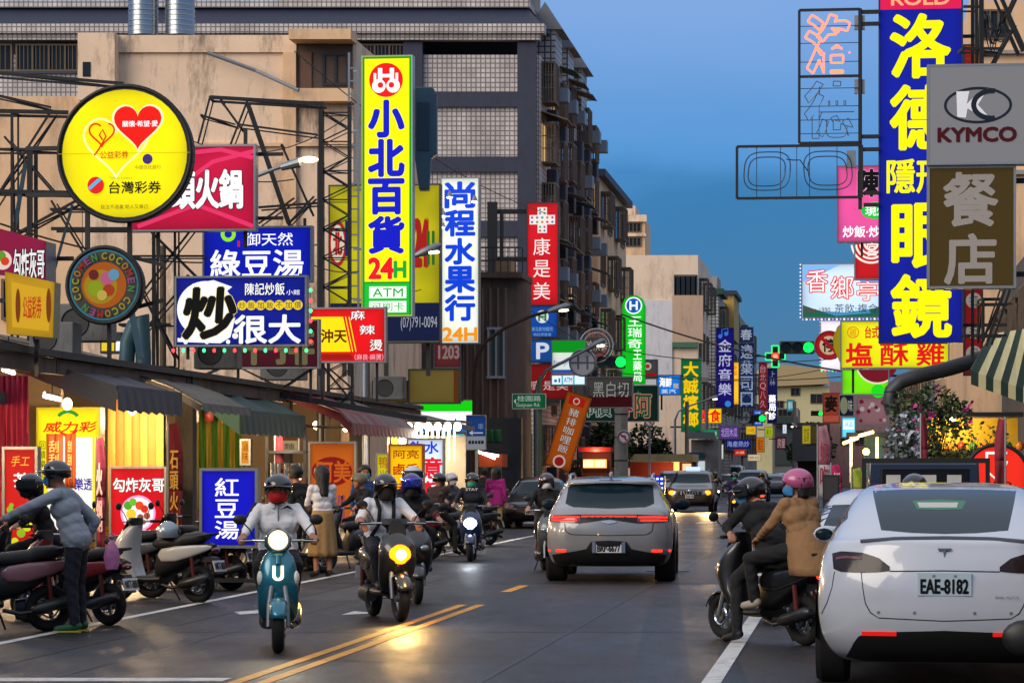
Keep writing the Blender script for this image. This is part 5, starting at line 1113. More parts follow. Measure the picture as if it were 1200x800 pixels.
# overhead cables
def cable(label, a, c, Ya, Yc, sag, r=.018, n=24):
    o = P(a[0], a[1], Ya); e = P(c[0], c[1], Yc); b = MB()
    b.tube([(e-o)*(i/n) - Vector((0,0,sag*4*(i/n)*(1-i/n))) for i in range(n+1)], r, 5)
    tag(b.build('overhead_cable', BLACK, None, o), label, 'cable', 'overhead cables')
cable('thick black overhead cable falling from the green pharmacy sign to the right signs', (728,368), (1002,437), 108, 100, .25, .035)
cable('thin overhead cable crossing behind the purple music sign', (690,432), (1000,440), 108, 104, .3)
cable('thin overhead cable above the green cross sign', (700,405), (980,420), 110, 108, .35)
cable('thin cable slack between the fruit sign and the drugstore sign', (436,330), (520,322), 66, 75, .35, .012)
cable('thin overhead cable dropping from the roof towards the red drugstore sign', (545,300), (720,420), 90, 100, .3, .014)
cable('thin overhead cable along the left shop roofs', (0,398), (430,470), 42, 68, .2, .02)
cable('second thin cable along the left shop roofs over the coco sign', (0,262), (376,285), 42, 63, .5, .016)
cable('thin far cable over the street end', (800,440), (975,430), 160, 150, .4, .02)
# ================================================================== VEHICLES
def lerp(a, b, t): return a + (b-a)*t
def carring(r):
    """one horizontal outline of a car body: rear (y negative) to front"""
    zr, zf, yr, yf, w, kr, kf, cr, cf, bow = r
    pts = []
    nR, nC, nS = 14, 7, 26
    def wx(t): 
        q = w
        if t < .3: q -= w*(1-kr)*((.3-t)/.3)**2
        if t > .7: q -= w*(1-kf)*((t-.7)/.3)**2
        return q
    def z(t): return lerp(zr, zf, t)
    L_ = yf - yr; tr = cr/L_; tf = cf/L_; rxr = min(cr*1.1, w*.6); rxf = min(cf*1.1, w*.6)
    xr = wx(0) - rxr; xf = wx(1) - rxf
    half = []
    for i in range(nR//2 + 1):
        x = xr*i/(nR//2); half.append((x, yr + bow*(x/w)**2, z(0)))
    yb = yr + bow*(xr/w)**2
    for i in range(1, nC):
        a = math.pi/2*i/nC; t = tr*(1-math.cos(a)); half.append((xr + (wx(tr)-xr)*math.sin(a), lerp(yb, yr+cr, 1-math.cos(a)), z(t)))
    for i in range(nS + 1):
        t = lerp(tr, 1-tf, i/nS); half.append((wx(t), yr + L_*t, z(t)))
    ye = yf - bow*(xf/w)**2
    for i in range(1, nC):
        a = math.pi/2*i/nC; half.append((xf + (wx(1-tf)-xf)*math.cos(a), lerp(yf-cf, ye, math.sin(a)), z(1-tf*(1-math.sin(a)))))
    for i in range(nR//2, -1, -1):
        x = xf*i/(nR//2); half.append((x, yf - bow*(x/w)**2, z(1)))
    return half + [(-x, y, zz) for x, y, zz in reversed(half[1:-1])]
class Car:
    def __init__(s, name, label, rows, body, loc, rz, W, cat='car', group=None):
        s.t = thing(name, label, cat, loc, rz, group); s.W = W
        # interpolate rows smoothly (Catmull-Rom) for a soft body
        a = np.array(rows, float); fine = []
        for i in range(len(a)-1):
            p0, p1, p2, p3 = a[max(i-1,0)], a[i], a[i+1], a[min(i+2, len(a)-1)]
            for k in range(3):
                t = k/3; q = .5*((2*p1) + (-p0+p2)*t*.6 + ((2*p1-2*p1))*0 ) if False else lerp(p1, p2, t)
                fine.append(q)
        fine.append(a[-1])
        f = np.array(fine); g = f.copy()
        for _ in range(1): g[1:-1] = .25*f[:-2] + .5*f[1:-1] + .25*f[2:]; f = g.copy()
        b = MB(); rings = [carring(tuple(r)) for r in f]; b.loft(rings, cap=False)
        n = len(rings[0]); o = (len(rings)-1)*n
        top = rings[-1]; h = n//2
        for i in range(1, h):                       # close the roof with cross strips
            pass
        idx = [o + i for i in range(n)]
        for i in range(h):
            l0, l1 = (n - i) % n, (n - i - 1) % n
            a_, b_, c_, d_ = i, i+1, l1, l0
            fc = [o + q for q in dict.fromkeys((a_, b_, c_, d_))]
            if len(fc) >= 3: b.f.append(fc); b.m.append(0)
            fc = [q for q in dict.fromkeys((d_, c_, b_, a_))]
            if len(fc) >= 3: b.f.append(fc); b.m.append(0)
        s.body = b.build('body', body, s.t, smooth=35)
        bm_ = bmesh.new(); bm_.from_mesh(s.body.data); s.bvh = BVHTree.FromBMesh(bm_); bm_.free()
    def hit(s, p, d):
        h = s.bvh.ray_cast(Vector(p), Vector(d))
        if h[0] is None:
            h = s.bvh.find_nearest(Vector(p) + Vector(d)*8.0 if False else Vector((p[0]*.97, p[1], p[2])) + Vector(d)*max(0, (abs(p[1])-2.2) if abs(d[1]) > .5 else (abs(p[0])-.9)))
            return h[0], h[1]
        return h[0], h[1]
    def strip(s, name, a, c, face, m, off=.006, rows=6, parent=None, cols=14, thick=.01):
        """patch between two curves a and c drawn on the 'rear','front','left','right' of the car: (x or y, z) pairs"""
        def samp(pts, n):
            pts = [Vector(p) for p in pts]; d = [0]
            for i in range(len(pts)-1): d.append(d[-1] + (pts[i+1]-pts[i]).length)
            o = []
            for k in range(n+1):
                u = d[-1]*k/n; i = 0
                while i < len(d)-2 and d[i+1] < u: i += 1
                o.append(pts[i].lerp(pts[i+1], (u-d[i])/max(d[i+1]-d[i], 1e-9)))
            return o
        A_, C_ = samp(a, cols), samp(c, cols); g = []; g2 = []
        for r in range(rows+1):
            row = []; row2 = []
            for i in range(cols+1):
                u, v = A_[i].lerp(C_[i], r/rows)
                if face == 'rear': p, d = (u, -6, v), (0, 1, 0)
                elif face == 'front': p, d = (u, 6, v), (0, -1, 0)
                elif face == 'left': p, d = (-4, u, v), (1, 0, 0)
                elif face == 'right': p, d = (4, u, v), (-1, 0, 0)
                else: p, d = (u, v, 6), (0, 0, -1)
                h, nn = s.hit(p, d); dd = Vector(d)
                row.append(h - dd*off); row2.append(h + dd*thick)
            g.append(row); g2.append(row2)
        b = MB(); b.sheet(g)
        edge = [(0, i) for i in range(cols+1)] + [(r, cols) for r in range(1, rows+1)] + [(rows, i) for i in range(cols-1, -1, -1)] + [(r, 0) for r in range(rows-1, 0, -1)]
        e1 = [g[r][i] for r, i in edge]; e2 = [g2[r][i] for r, i in edge]
        b.loft([e1, e2], cap=False)
        return b.build(name, m, parent or s.t, smooth=40)
    def wheels(s, ya, yb, x, r=.34, w=.22, rim=None):
        for y in (ya, yb):
            for sg in (-1, 1):
                b = MB(); prof = [(.03,-w/2+.02),(r*.62,-w/2+.01),(r*.66,-w/2),(r*.93,-w/2),(r,-w/2+.04),(r,w/2-.04),(r*.93,w/2),(r*.66,w/2),(r*.62,w/2-.01),(.03,w/2-.02)]
                b.loft([[(sg*x+h, y+q*math.cos(2*math.pi*k/32), r+q*math.sin(2*math.pi*k/32)) for k in range(32)] for q, h in prof])
                t_ = b.build('wheel', RUBBER, s.t, smooth=30); b = MB()
                xo = sg*(x + w/2 - .012)
                for k in range(5):
                    a = 2*math.pi*k/5; b.bar((xo, y, r), (xo, y+r*.6*math.cos(a), r+r*.6*math.sin(a)), .03, .07)
                b.torus((xo, y, r), r*.6, .02, 'x', 24, 6); b.build('rim', rim or GREYM, t_)
                # wheel arch
                b = MB(); g = [[], []]
                for k in range(17):
                    a = math.pi*k/16
                    for j, q in enumerate((r+.07, r*.4)): g[j].append((sg*(s.W-.012+.016*(j==0)*0+.008), y+q*math.cos(a), r+q*math.sin(a)))
                b.sheet(g); b.build('wheel_arch', PLASTIC, s.t, fix=False)
    def plate(s, text, x, z, w, h, face='rear', m=None, y=None):
        sg = -1 if face == 'rear' else 1
        hp, _ = s.hit((x, 6*sg, z), (0, -sg, 0)); y0 = hp.y + sg*.012
        root = MB().box(x-w/2, x+w/2, min(y0, y0-sg*.05), max(y0, y0-sg*.05), z-h/2, z+h/2).build('number_plate', m or mt('plate_white', '#c9ccd2', .4, 0, .05), s.t)
        b = MB(); put_text(b, text, -w*.44, -h*.40, w*.44, h*.22, 0, .03)
        b.v = [(x + (v[0] if face == 'rear' else -v[0]), y0 + sg*.004, z + v[2]) for v in b.v]
        b.build('lettering', mt('plate_ink', '#101214', .5, 0, .05), root, fix=False)
        b = MB()
        for q in (-.2, .2): b.box(x+q*w-.01, x+q*w+.01, min(y0, y0+sg*.004), max(y0, y0+sg*.004), z+h*.33, z+h*.42)
        b.build('bolt', GREYM, root)
    def mirror(s, y, z, m, x=None, size=1.):
        for sg in (-1, 1):
            h, _ = s.hit((sg*4, y, z-.03), (-sg, 0, 0)); x0 = h.x
            b = MB(); b.ell((x0 + sg*.16*size, y, z+.03), (.12*size, .07*size, .085*size), 14, 8); b.bar((x0 - sg*.02, y, z-.03), (x0 + sg*.1, y, z), .05); o = b.build('side_mirror', m, s.t, smooth=40)
            MB().ell((x0 + sg*.165*size, y-.055*size, z+.03), (.095*size, .02, .065*size), 12, 6).build('mirror_glass', GLASS, o, smooth=50)
def spx(car_s, cx):                                       # photo pixels -> car x,z for a car whose facing end is at scale car_s
    return lambda px, py: ((px-cx)/car_s, EYE - (py-HOR)/car_s)
TAIL_ON = em('#ff2a18', 3.0); TAIL_DIM = mt('tail_lens', '#5a0a0c', .15, 0, .1, 3, coat=1); TAIL_DARK = mt('smoked_lens', '#1c0709', .22, 0, .2, 3, coat=.2, spec=.3)
REFL = em('#e02018', .8); HEAD_OFF = mt('head_lens', '#8a9098', .1, .6, .1, 3, coat=1)  # bumper reflectors get a glow of their own
SEAM = mt('panel_gap', '#141618', .7, 0, .05)

# ---- white electric car, close at the right
WHITE = paint('pearl_white_paint', '#b4bac6', 0, .22)
sA = 160.; YT = F/sA
rows = [(.20,.22,-2.15,2.2,.80,.92,.9,.35,.4,.10),(.27,.25,-2.26,2.28,.88,.93,.9,.38,.42,.12),(.40,.40,-2.34,2.35,.945,.94,.9,.4,.45,.14),(.55,.55,-2.375,2.37,.965,.945,.9,.42,.48,.15),(.72,.66,-2.375,2.34,.970,.94,.88,.42,.5,.15),(.86,.76,-2.36,2.2,.962,.925,.86,.44,.5,.15),(.97,.86,-2.33,1.9,.95,.90,.86,.46,.45,.14),(1.05,.94,-2.30,1.45,.925,.885,.9,.46,.4,.13),(1.105,1.0,-2.285,1.2,.895,.87,.95,.46,.4,.13),(1.125,1.03,-2.20,1.12,.875,.87,.95,.45,.4,.12),(1.20,1.1,-1.98,1.0,.84,.88,.95,.4,.4,.10),(1.32,1.24,-1.62,.78,.765,.90,.95,.35,.35,.09),(1.42,1.36,-1.25,.5,.70,.93,.95,.3,.3,.07),(1.485,1.45,-.9,.2,.64,.95,.95,.25,.25,.05),(1.515,1.5,-.6,0.0,.56,.97,.97,.2,.2,.04),(1.53,1.525,-.4,-.2,.35,1,1,.08,.08,.01)]
pos = P(1107, 700, YT); t_loc = Vector((pos.x, YT + 2.375, 0)) + Vector((.15*2.375, 0, 0))
c = Car('electric_car', 'white electric crossover with smoked tail lamps close at the right, plate EAE-8182', rows, WHITE, t_loc, ROT*1.25, .97)
q = spx(sA, 1107)
c.strip('rear_window', [q(1017,573),q(1060,570.5),q(1107,570),q(1154,570.5),q(1197,573)], [q(1032,622),q(1070,625),q(1107,626),q(1144,625),q(1182,622)], 'rear', GLASS, .006, 12, cols=20)
ws = c.strip('window_sticker', [q(1068,588),q(1100,586.5),q(1134,588)], [q(1074,598),q(1100,599),q(1128,598)], 'rear', mt('green_sticker', '#1c6a34', .4), .010, 2); c.strip('sticker_text', [q(1074,590),q(1124,590)], [q(1077,596),q(1122,596)], 'rear', mt('white_sticker', '#b8b8b0', .4, 0, .3, 60), .013, 1, ws)
c.strip('spoiler', [q(1008,633),q(1050,629.5),q(1107,628.5),q(1164,629.5),q(1206,633)], [q(1008,636),q(1050,632.5),q(1107,631.5),q(1164,632.5),q(1206,636)], 'rear', PLASTIC, .02, 2, cols=20)
for sg in (-1, 1):
    f = (lambda x, y: q(x, y)) if sg < 0 else (lambda x, y: q(2214-x, y))
    tl = c.strip('tail_light', [f(974,650),f(985,647),f(1010,648),f(1030,654),f(1043,664)], [f(976,668),f(985,671),f(1010,671.5),f(1030,670.5),f(1043,669)], 'rear', TAIL_DARK, .008, 6)
    c.strip('light_bar', [f(979,654),f(990,652),f(1010,653)], [f(979,657),f(990,655),f(1010,656)], 'rear', TAIL_DIM, .013, 2, tl)
    c.strip('reflector', [f(1010,741),f(1051,741)], [f(1010,746),f(1051,746)], 'rear', REFL, .014, 2)
c.strip('tailgate_seam', [q(1043,669),q(1107,668),q(1171,669)], [q(1043,670.4),q(1107,669.4),q(1171,670.4)], 'rear', SEAM, .002, 1, cols=24, thick=.004)
for sg in (0, 1):
    f = (lambda x, y: q(x, y)) if not sg else (lambda x, y: q(2214-x, y))
    c.strip('tailgate_seam', [f(1009,671),f(1011,690),f(1014,708),f(1020,719),f(1030,725)], [f(1010,671),f(1012,690),f(1015,707),f(1021,718),f(1030,724)], 'rear', SEAM, .002, 1, cols=16, thick=.004)
c.strip('tailgate_seam', [q(1030,724),q(1107,727),q(1184,724)], [q(1030,725.2),q(1107,728.2),q(1184,725.2)], 'rear', SEAM, .002, 1, cols=24, thick=.004)
for f in (lambda x, y: q(x, y), lambda x, y: q(2214-x, y)):
    c.strip('bumper_seam', [f(977,671),f(974,690),f(968,708),f(961,722)], [f(978,671),f(975,690),f(969,708.5),f(962,723)], 'rear', SEAM, .002, 1, cols=14, thick=.004)
    for x in (1030, 1072): c.strip('parking_sensor', [f(x-1.6,716.5),f(x+1.6,716.5)], [f(x-1.6,719.7),f(x+1.6,719.7)], 'rear', mt('sensor_grey', '#6a7078', .4, 0, .05), .004, 1, cols=4, thick=.004)
c.strip('diffuser', [q(996,764),q(1004,748),q(1020,742),q(1107,739),q(1194,742),q(1210,748),q(1218,764)], [q(990,774),q(1010,778),q(1040,778),q(1107,778),q(1174,778),q(1204,778),q(1224,774)], 'rear', PLASTIC, .01, 6, cols=24)
c.plate('EAE-8182', 0, q(0,684.5)[1], .39, .165, m=mt('plate_blue_white', '#a8bcc8', .4, 0, .05))
h, _ = c.hit((0,-6,q(0,648)[1]), (0,1,0)); zz = q(0,648)[1]
MB().prism([(-.05,zz+.035),(.05,zz+.035),(.045,zz+.018),(.012,zz+.02),(0,zz-.045),(-.012,zz+.02),(-.045,zz+.018)], h.y-.012, h.y+.01).build('badge', CHROME, c.t)
b = MB(); put_text(b, 'DUAL MOTOR', 0, 0, .17, .018, 0, 0); hx, hz = q(1166,701); h, _ = c.hit((hx,-6,hz), (0,1,0)); b.v = [(v[0]+hx, h.y-.006, v[2]+hz) for v in b.v]; b.build('lettering', CHROME, c.t, fix=False)
for sg, nm in ((-1, 'left'), (1, 'right')):
    wn = c.strip('side_window', [(-1.55,1.26),(-1.1,1.37),(-.5,1.44),(.2,1.40),(.75,1.22)], [(-1.6,1.20),(-1.1,1.14),(-.5,1.11),(.2,1.09),(.85,1.07)], nm, GLASS, .005, 8, cols=20)
    c.strip('pillar', [(-.55,1.445),(-.47,1.445)], [(-.52,1.11),(-.42,1.11)], nm, PLASTIC, .008, 6, wn, 2)
    c.strip('door_seam', [(-.45,1.08),(-.45,.35)], [(-.44,1.08),(-.44,.35)], nm, SEAM, .002, 1, cols=16, thick=.004); c.strip('door_seam', [(-1.3,1.02),(-1.1,.7),(-1.05,.4)], [(-1.29,1.02),(-1.09,.7),(-1.04,.4)], nm, SEAM, .002, 1, cols=16, thick=.004)
    c.strip('sill', [(-1.0,.36),(1.0,.36)], [(-1.0,.24),(1.0,.24)], nm, PLASTIC, .008, 2)
c.strip('windscreen', [(-.6,1.47),(0,1.48),(.6,1.47)], [(-.78,1.1),(0,1.08),(.78,1.1)], 'front', GLASS, .006, 8)
c.wheels(-1.42, 1.45, .845, .36, .25, BLACK); c.mirror(.72, 1.06, WHITE, size=.8)

# ---- grey sport utility car in the middle of the road
GREYP = paint('slate_grey_paint', '#84868b', .2, .28)
rows = [(.24,.24,-2.15,2.15,.80,.94,.9,.3,.4,.10),(.30,.28,-2.24,2.25,.88,.94,.9,.34,.45,.12),(.44,.42,-2.32,2.33,.93,.95,.9,.36,.5,.14),(.6,.58,-2.345,2.34,.945,.95,.88,.38,.5,.14),(.78,.72,-2.345,2.3,.945,.94,.86,.4,.5,.14),(.92,.84,-2.32,2.1,.935,.92,.86,.42,.5,.14),(1.02,.94,-2.27,1.6,.915,.90,.9,.44,.45,.13),(1.09,1.02,-2.18,1.15,.88,.88,.95,.42,.4,.12),(1.14,1.08,-2.06,1.0,.85,.87,.95,.4,.4,.11),(1.26,1.2,-1.86,.78,.79,.88,.95,.36,.36,.10),(1.38,1.34,-1.68,.5,.725,.90,.95,.32,.3,.09),(1.455,1.44,-1.72,.15,.68,.92,.95,.28,.28,.10),(1.485,1.49,-1.70,-.1,.65,.93,.95,.26,.25,.10),(1.515,1.53,-1.45,-.2,.58,.95,.97,.2,.2,.06),(1.535,1.55,-1.1,-.4,.35,1,1,.08,.08,.01)]
sP = 81.; YP = F/sP; pos = P(713.5, 640, YP)
c = Car('suv_car', 'slate grey sport utility car with red light band driving away, plate BRP-6677', rows, GREYP, Vector((pos.x - .01 + .075*2.34, YP+2.34, 0)), ROT*.6, .945)
q = spx(sP, 713.5)
c.strip('rear_window', [q(663,569),q(672,567.2),q(713.5,566),q(755,567.2),q(764,569)], [q(661,590),q(670,594),q(713.5,595.5),q(757,594),q(766,590)], 'rear', GLASS, .006, 10, cols=20)
c.strip('spoiler', [q(660,565.5),q(713.5,562.5),q(767,565.5)], [q(660,568),q(713.5,565.5),q(767,568)], 'rear', GREYP, .03, 2, cols=20)
c.strip('brake_light', [q(700,562),q(727,562)], [q(700,563),q(727,563)], 'rear', TAIL_DARK, .035, 1)
c.strip('light_band', [q(644,604),q(680,602.5),q(713.5,602.5),q(747,602.5),q(783,604)], [q(644,611),q(680,613),q(713.5,608),q(747,613),q(783,611)], 'rear', TAIL_DARK, .008, 4, cols=28)
for f in (lambda x, y: q(x, y), lambda x, y: q(1427-x, y)):
    tl = c.strip('tail_light', [f(643,605.5),f(660,604),f(680,604.2)], [f(643,611),f(660,612),f(680,611.6)], 'rear', TAIL_DIM, .012, 4)
    c.strip('lamp_strip', [f(645,605.4),f(660,604.6),f(679,605)], [f(645,607.0),f(660,606.4),f(679,606.4)], 'rear', em('#ff2c18', 2.6), .017, 2, tl); c.strip('lamp_strip', [f(645,608.8),f(660,608.6),f(676,608.6)], [f(645,610.2),f(660,610.4),f(676,610.2)], 'rear', em('#ff2c18', 2.6), .017, 2, tl)
    c.strip('reflector', [f(651,644),f(663,644)], [f(651,646.6),f(663,646.6)], 'rear', TAIL_ON, .014, 1); c.strip('reflector', [f(641,644),f(643.5,644)], [f(641,646.6),f(643.5,646.6)], 'rear', TAIL_ON, .014, 1)
c.strip('light_line', [q(681,604),q(713.5,603.8),q(746,604)], [q(681,605.6),q(713.5,605.4),q(746,605.6)], 'rear', em('#ff2c1c', 2.4), .013, 1, cols=20)
for i, ch in enumerate('PORSCHE'):
    b = MB(); put_text(b, ch, 0, 0, .052, .04, 0, .02); hx, hz = q(688.5 + i*7.0, 608.2); h, _ = c.hit((hx,-6,hz), (0,1,0)); b.v = [(v[0]+hx, h.y-.014, v[2]+hz) for v in b.v]; b.build('lettering', mt('teal_chrome', '#7fa8a8', .2, .9, .05), c.t, fix=False)
c.strip('badge', [q(703,610.4),q(713.5,609.6),q(724,610.4)], [q(706,612),q(713.5,613.4),q(721,612)], 'rear', CHROME, .014, 2)
c.strip('tailgate_seam', [q(661,613),q(662,622),q(668,626.5),q(713.5,627.5),q(759,626.5),q(765,622),q(766,613)], [q(662,613),q(663,621.5),q(669,625.6),q(713.5,626.6),q(758,625.6),q(764,621.5),q(765,613)], 'rear', SEAM, .003, 1, cols=40, thick=.004)
c.strip('diffuser', [q(641,651),q(672,646),q(687,643),q(693,634),q(713.5,633),q(734,634),q(740,643),q(755,646),q(786,651)], [q(646,664),q(672,668),q(690,669),q(700,669),q(713.5,669),q(727,669),q(737,669),q(755,668),q(781,664)], 'rear', PLASTIC, .012, 6, cols=30)
c.plate('BRP-6677', 0, q(0,641)[1], .37, .155); hz = q(0,641)[1]
for f in (-1, 1): MB().box(f*.215-.025, f*.215+.025, -2.36, -2.28, hz-.08, hz+.08).build('plate_edge', CHROME, c.t)
for sg, nm in ((-1, 'left'), (1, 'right')):
    wn = c.strip('side_window', [(-1.55,1.30),(-1.2,1.39),(-.4,1.43),(.2,1.38),(.7,1.18)], [(-1.62,1.20),(-1.2,1.12),(-.4,1.10),(.2,1.09),(.8,1.08)], nm, GLASS, .005, 8, cols=20)
    c.strip('pillar', [(-.45,1.43),(-.38,1.43)], [(-.42,1.10),(-.33,1.10)], nm, PLASTIC, .008, 6, wn, 2)
    c.strip('sill', [(-1.0,.42),(1.0,.42)], [(-1.0,.28),(1.0,.28)], nm, PLASTIC, .008, 2); c.strip('door_seam', [(-.36,1.06),(-.36,.4)], [(-.35,1.06),(-.35,.4)], nm, SEAM, .002, 1, cols=14, thick=.004)
    MB().tube([(sg*.60,-1.45,1.50),(sg*.61,-1.3,1.565),(sg*.61,-.2,1.585),(sg*.59,-.05,1.53)], .02, 6).build('roof_rail', CHROME, c.t, smooth=50)
c.strip('windscreen', [(-.6,1.42),(0,1.44),(.6,1.42)], [(-.76,1.1),(0,1.08),(.76,1.1)], 'front', GLASS, .006, 8)
MB().ell((0,-1.35,1.57), (.03,.09,.05), 10, 6).build('aerial_fin', GREYP, c.t, smooth=50)
c.wheels(-1.40, 1.42, .80, .37, .30, STEEL); c.mirror(.62, 1.08, BLACK, size=1.05)

# ---- simpler traffic
def rows_for(kind, L_, W_, H):
    a = L_/2; w = W_/2
    if kind == 'sedan':
        return [(.2,.2,-a+.25,a-.2,w*.86,.94,.92,.3,.35,.1),(.3,.28,-a+.1,a-.08,w*.95,.94,.9,.34,.4,.12),(.5,.48,-a,a,w,.94,.9,.36,.45,.14),(.72,.65,-a+.02,a-.05,w,.93,.88,.38,.45,.13),(.88,.76,-a+.08,a-.25,w*.98,.92,.88,.4,.45,.12),(.98,.86,-a+.2,a-.75,w*.95,.92,.9,.4,.4,.1),(1.02,.94,-a+.55,a-1.15,w*.9,.93,.95,.35,.35,.1),(1.12,1.06,-a+.8,a-1.4,w*.86,.93,.95,.32,.32,.1),(H-.2,H-.22,-a+1.15,a-1.75,w*.75,.95,.95,.3,.3,.08),(H-.06,H-.07,-a+1.5,a-2.05,w*.66,.96,.96,.25,.25,.05),(H,H,-a+1.95,a-2.4,w*.4,1,1,.1,.1,.01)]
    if kind == 'suv':
        return [(.24,.24,-a+.2,a-.2,w*.86,.95,.92,.26,.3,.08),(.36,.36,-a+.08,a-.06,w*.95,.95,.92,.28,.34,.1),(.6,.6,-a,a,w,.96,.93,.3,.36,.1),(.85,.82,-a+.01,a-.03,w,.96,.93,.3,.36,.1),(1.0,.95,-a+.03,a-.14,w*.98,.96,.93,.3,.34,.1),(1.1,1.05,-a+.06,a-.75,w*.95,.96,.95,.3,.3,.1),(1.2,1.14,-a+.1,a-1.1,w*.91,.96,.97,.28,.28,.09),(H-.28,H-.3,-a+.25,a-1.5,w*.84,.97,.97,.25,.25,.08),(H-.12,H-.13,-a+.38,a-1.75,w*.77,.97,.97,.22,.22,.07),(H-.03,H-.03,-a+.55,a-2.0,w*.66,.98,.98,.2,.2,.05),(H,H,-a+.9,a-2.4,w*.4,1,1,.1,.1,.01)]
    return [(.25,.25,-a+.1,a-.15,w*.9,.97,.95,.12,.25,.05),(.4,.4,-a+.03,a-.05,w*.97,.98,.95,.14,.28,.06),(.8,.75,-a,a,w,.98,.95,.15,.3,.06),(1.05,1.0,-a,a-.12,w,.98,.95,.15,.3,.06),(1.2,1.15,-a,a-.3,w*.98,.98,.95,.15,.3,.06),(H-.35,H-.4,-a+.03,a-.75,w*.93,.98,.96,.14,.25,.05),(H-.12,H-.12,-a+.08,a-1.0,w*.86,.98,.97,.14,.22,.05),(H,H,-a+.3,a-1.3,w*.6,.98,.98,.12,.15,.03)]
def traffic(name, label, kind, px, Y, toward, m, L_=4.5, W_=1.8, H=1.5, plate=None, lights=None, group='traffic far along the street'):
    x = P(px, HOR, Y).x; d = 1 if toward else -1
    c = Car(name, label, rows_for(kind, L_, W_, H), m, Vector((x + .12*L_/2, Y + L_/2, 0)), (ROT + math.pi) if toward else ROT, W_/2, group=group)
    a = L_/2; w = W_/2; ws = w*.80; zt = H-.13; zb = {'sedan': .96, 'suv': 1.16, 'van': 1.2}[kind]
    c.strip('windscreen', [(-ws*.86,zt-.02),(0,zt),(ws*.86,zt-.02)], [(-ws*1.02,zb+.03),(0,zb),(ws*1.02,zb+.03)], 'front', GLASS, .02, 9)
    c.strip('rear_window', [(-ws*.82,zt-.04),(0,zt-.02),(ws*.82,zt-.04)], [(-ws*.95,zb+.08),(0,zb+.05),(ws*.95,zb+.08)], 'rear', GLASS, .02, 9)
    for nm in ('left', 'right'): c.strip('side_window', [(-a*.55,zt-.06),(0,zt-.02),(a*.15,zt-.08)], [(-a*.65,zb+.06),(0,zb+.02),(a*.42,zb+.02)], nm, GLASS, .016, 8)
    zl = .62 if kind == 'sedan' else .78
    hm = em('#ff8a1c', 3.4) if lights == 'amber' else em('#f4f4ff', 30) if lights == 'white' else HEAD_OFF
    for sg in (-1, 1):
        o = c.strip('headlight', [(sg*w*.58,zl+.06),(sg*w*.9,zl+.09)], [(sg*w*.55,zl-.07),(sg*w*.88,zl-.05)], 'front', HEAD_OFF, .008, 3)
        if lights:
            h, _ = c.hit((sg*w*.76, 6, zl), (0,-1,0)); MB().ell(h + Vector((0,.02,0)), (.13,.03,.09), 12, 8).build('bulb', hm, o)
            lamp('beam', 'SPOT', h + Vector((0,.1,0)), 1100 if lights == 'amber' else 200, (1,.58,.16) if lights == 'amber' else (.9,.93,1), c.t, .06, (R(82), 0, 0), 70)
        c.strip('tail_light', [(sg*w*.6,zl+.14),(sg*w*.92,zl+.16)], [(sg*w*.62,zl-.02),(sg*w*.92,zl)], 'rear', TAIL_DIM, .008, 3)
    c.strip('grille', [(-w*.5,zl+.05),(w*.5,zl+.05)], [(-w*.5,zl-.12),(w*.5,zl-.12)], 'front', mt('dark_grille', '#1c1e20', .4, .4, .2, 30), .006, 3); c.strip('lower_grille', [(-w*.7,.42),(w*.7,.42)], [(-w*.62,.30),(w*.62,.30)], 'front', PLASTIC, .008, 3)
    h, _ = c.hit((0,6,zl+.08),(0,-1,0)); MB().ell(h, (.07,.02,.045), 12, 6).build('badge', CHROME, c.t)
    if plate: c.plate(plate, 0, zl-.14, .33, .15, 'front'); c.plate(plate, 0, zl+.02, .33, .15, 'rear')
    c.wheels(-a*.6, a*.62, w-.12, .32, .2); c.mirror(a*.32, zb+.06, m, size=.9); return c
BLK = paint('black_car_paint', '#131519', .2, .25); SILV = paint('silver_car_paint', '#7e858c', .4, .3); WH2 = paint('white_car_paint', '#b9bdc4', 0, .3); BRZ = paint('bronze_car_paint', '#4d4338', .4, .3); DKB = paint('dark_blue_car_paint', '#1c2636', .3, .3)
c = traffic('sedan_car', 'black sedan with white plate pulling out beside the pink jacket', 'sedan', 622, 80, True, BLK, 4.5, 1.76, 1.46, '6GH-5762', None, 'cars facing the camera')
c = traffic('suv_car', 'bronze sport utility taxi with amber headlights and bluish roof lamp coming through the crossing', 'suv', 808, 112, True, BRZ, 4.6, 1.86, 1.66, 'TDQ-118', 'amber', 'cars facing the camera')
o = MB().box(-.28, .28, -.3, -.08, 1.66, 1.80).build('roof_lamp', em('#8aa0ff', 2.5), c.t, bevel=.03); MB().tube([(-.6,.0,1.66),(-.6,-1.6,1.66)], .02, 6).build('roof_rail', CHROME, c.t)
for k in range(7): MB().box(-.36+k*.11, -.31+k*.11, 2.28, 2.31, .70, .86).build('grille_bar', CHROME, c.t)
traffic('sedan_car', 'white sedan just ahead of the white electric car', 'sedan', 1040, 30, False, WH2, 4.6, 1.78, 1.42, 'BHD-2915', None, 'cars driving away')
traffic('suv_car', 'dark sport utility car facing the camera behind the far scooter rider', 'suv', 880, 150, True, DKB, 4.6, 1.85, 1.7, 'AKX-73', None, 'cars facing the camera')
traffic('sedan_car', 'small white car far off left of the far scooter rider', 'sedan', 845, 185, True, WH2, 4.3, 1.72, 1.5, None, None, 'cars facing the camera')
traffic('van', 'white van highest in the far traffic queue', 'van', 858, 215, True, WH2, 4.6, 1.75, 2.1, None, None, 'cars facing the camera')
traffic('suv_car', 'teal glassed dark car half hidden behind the bronze taxi', 'suv', 787, 132, True, SILV, 4.5, 1.8, 1.66, None, None, 'cars facing the camera')
traffic('sedan_car', 'dark car far off on the right side of the street', 'sedan', 905, 175, False, BLK, 4.4, 1.75, 1.48, None, None, 'cars driving away')
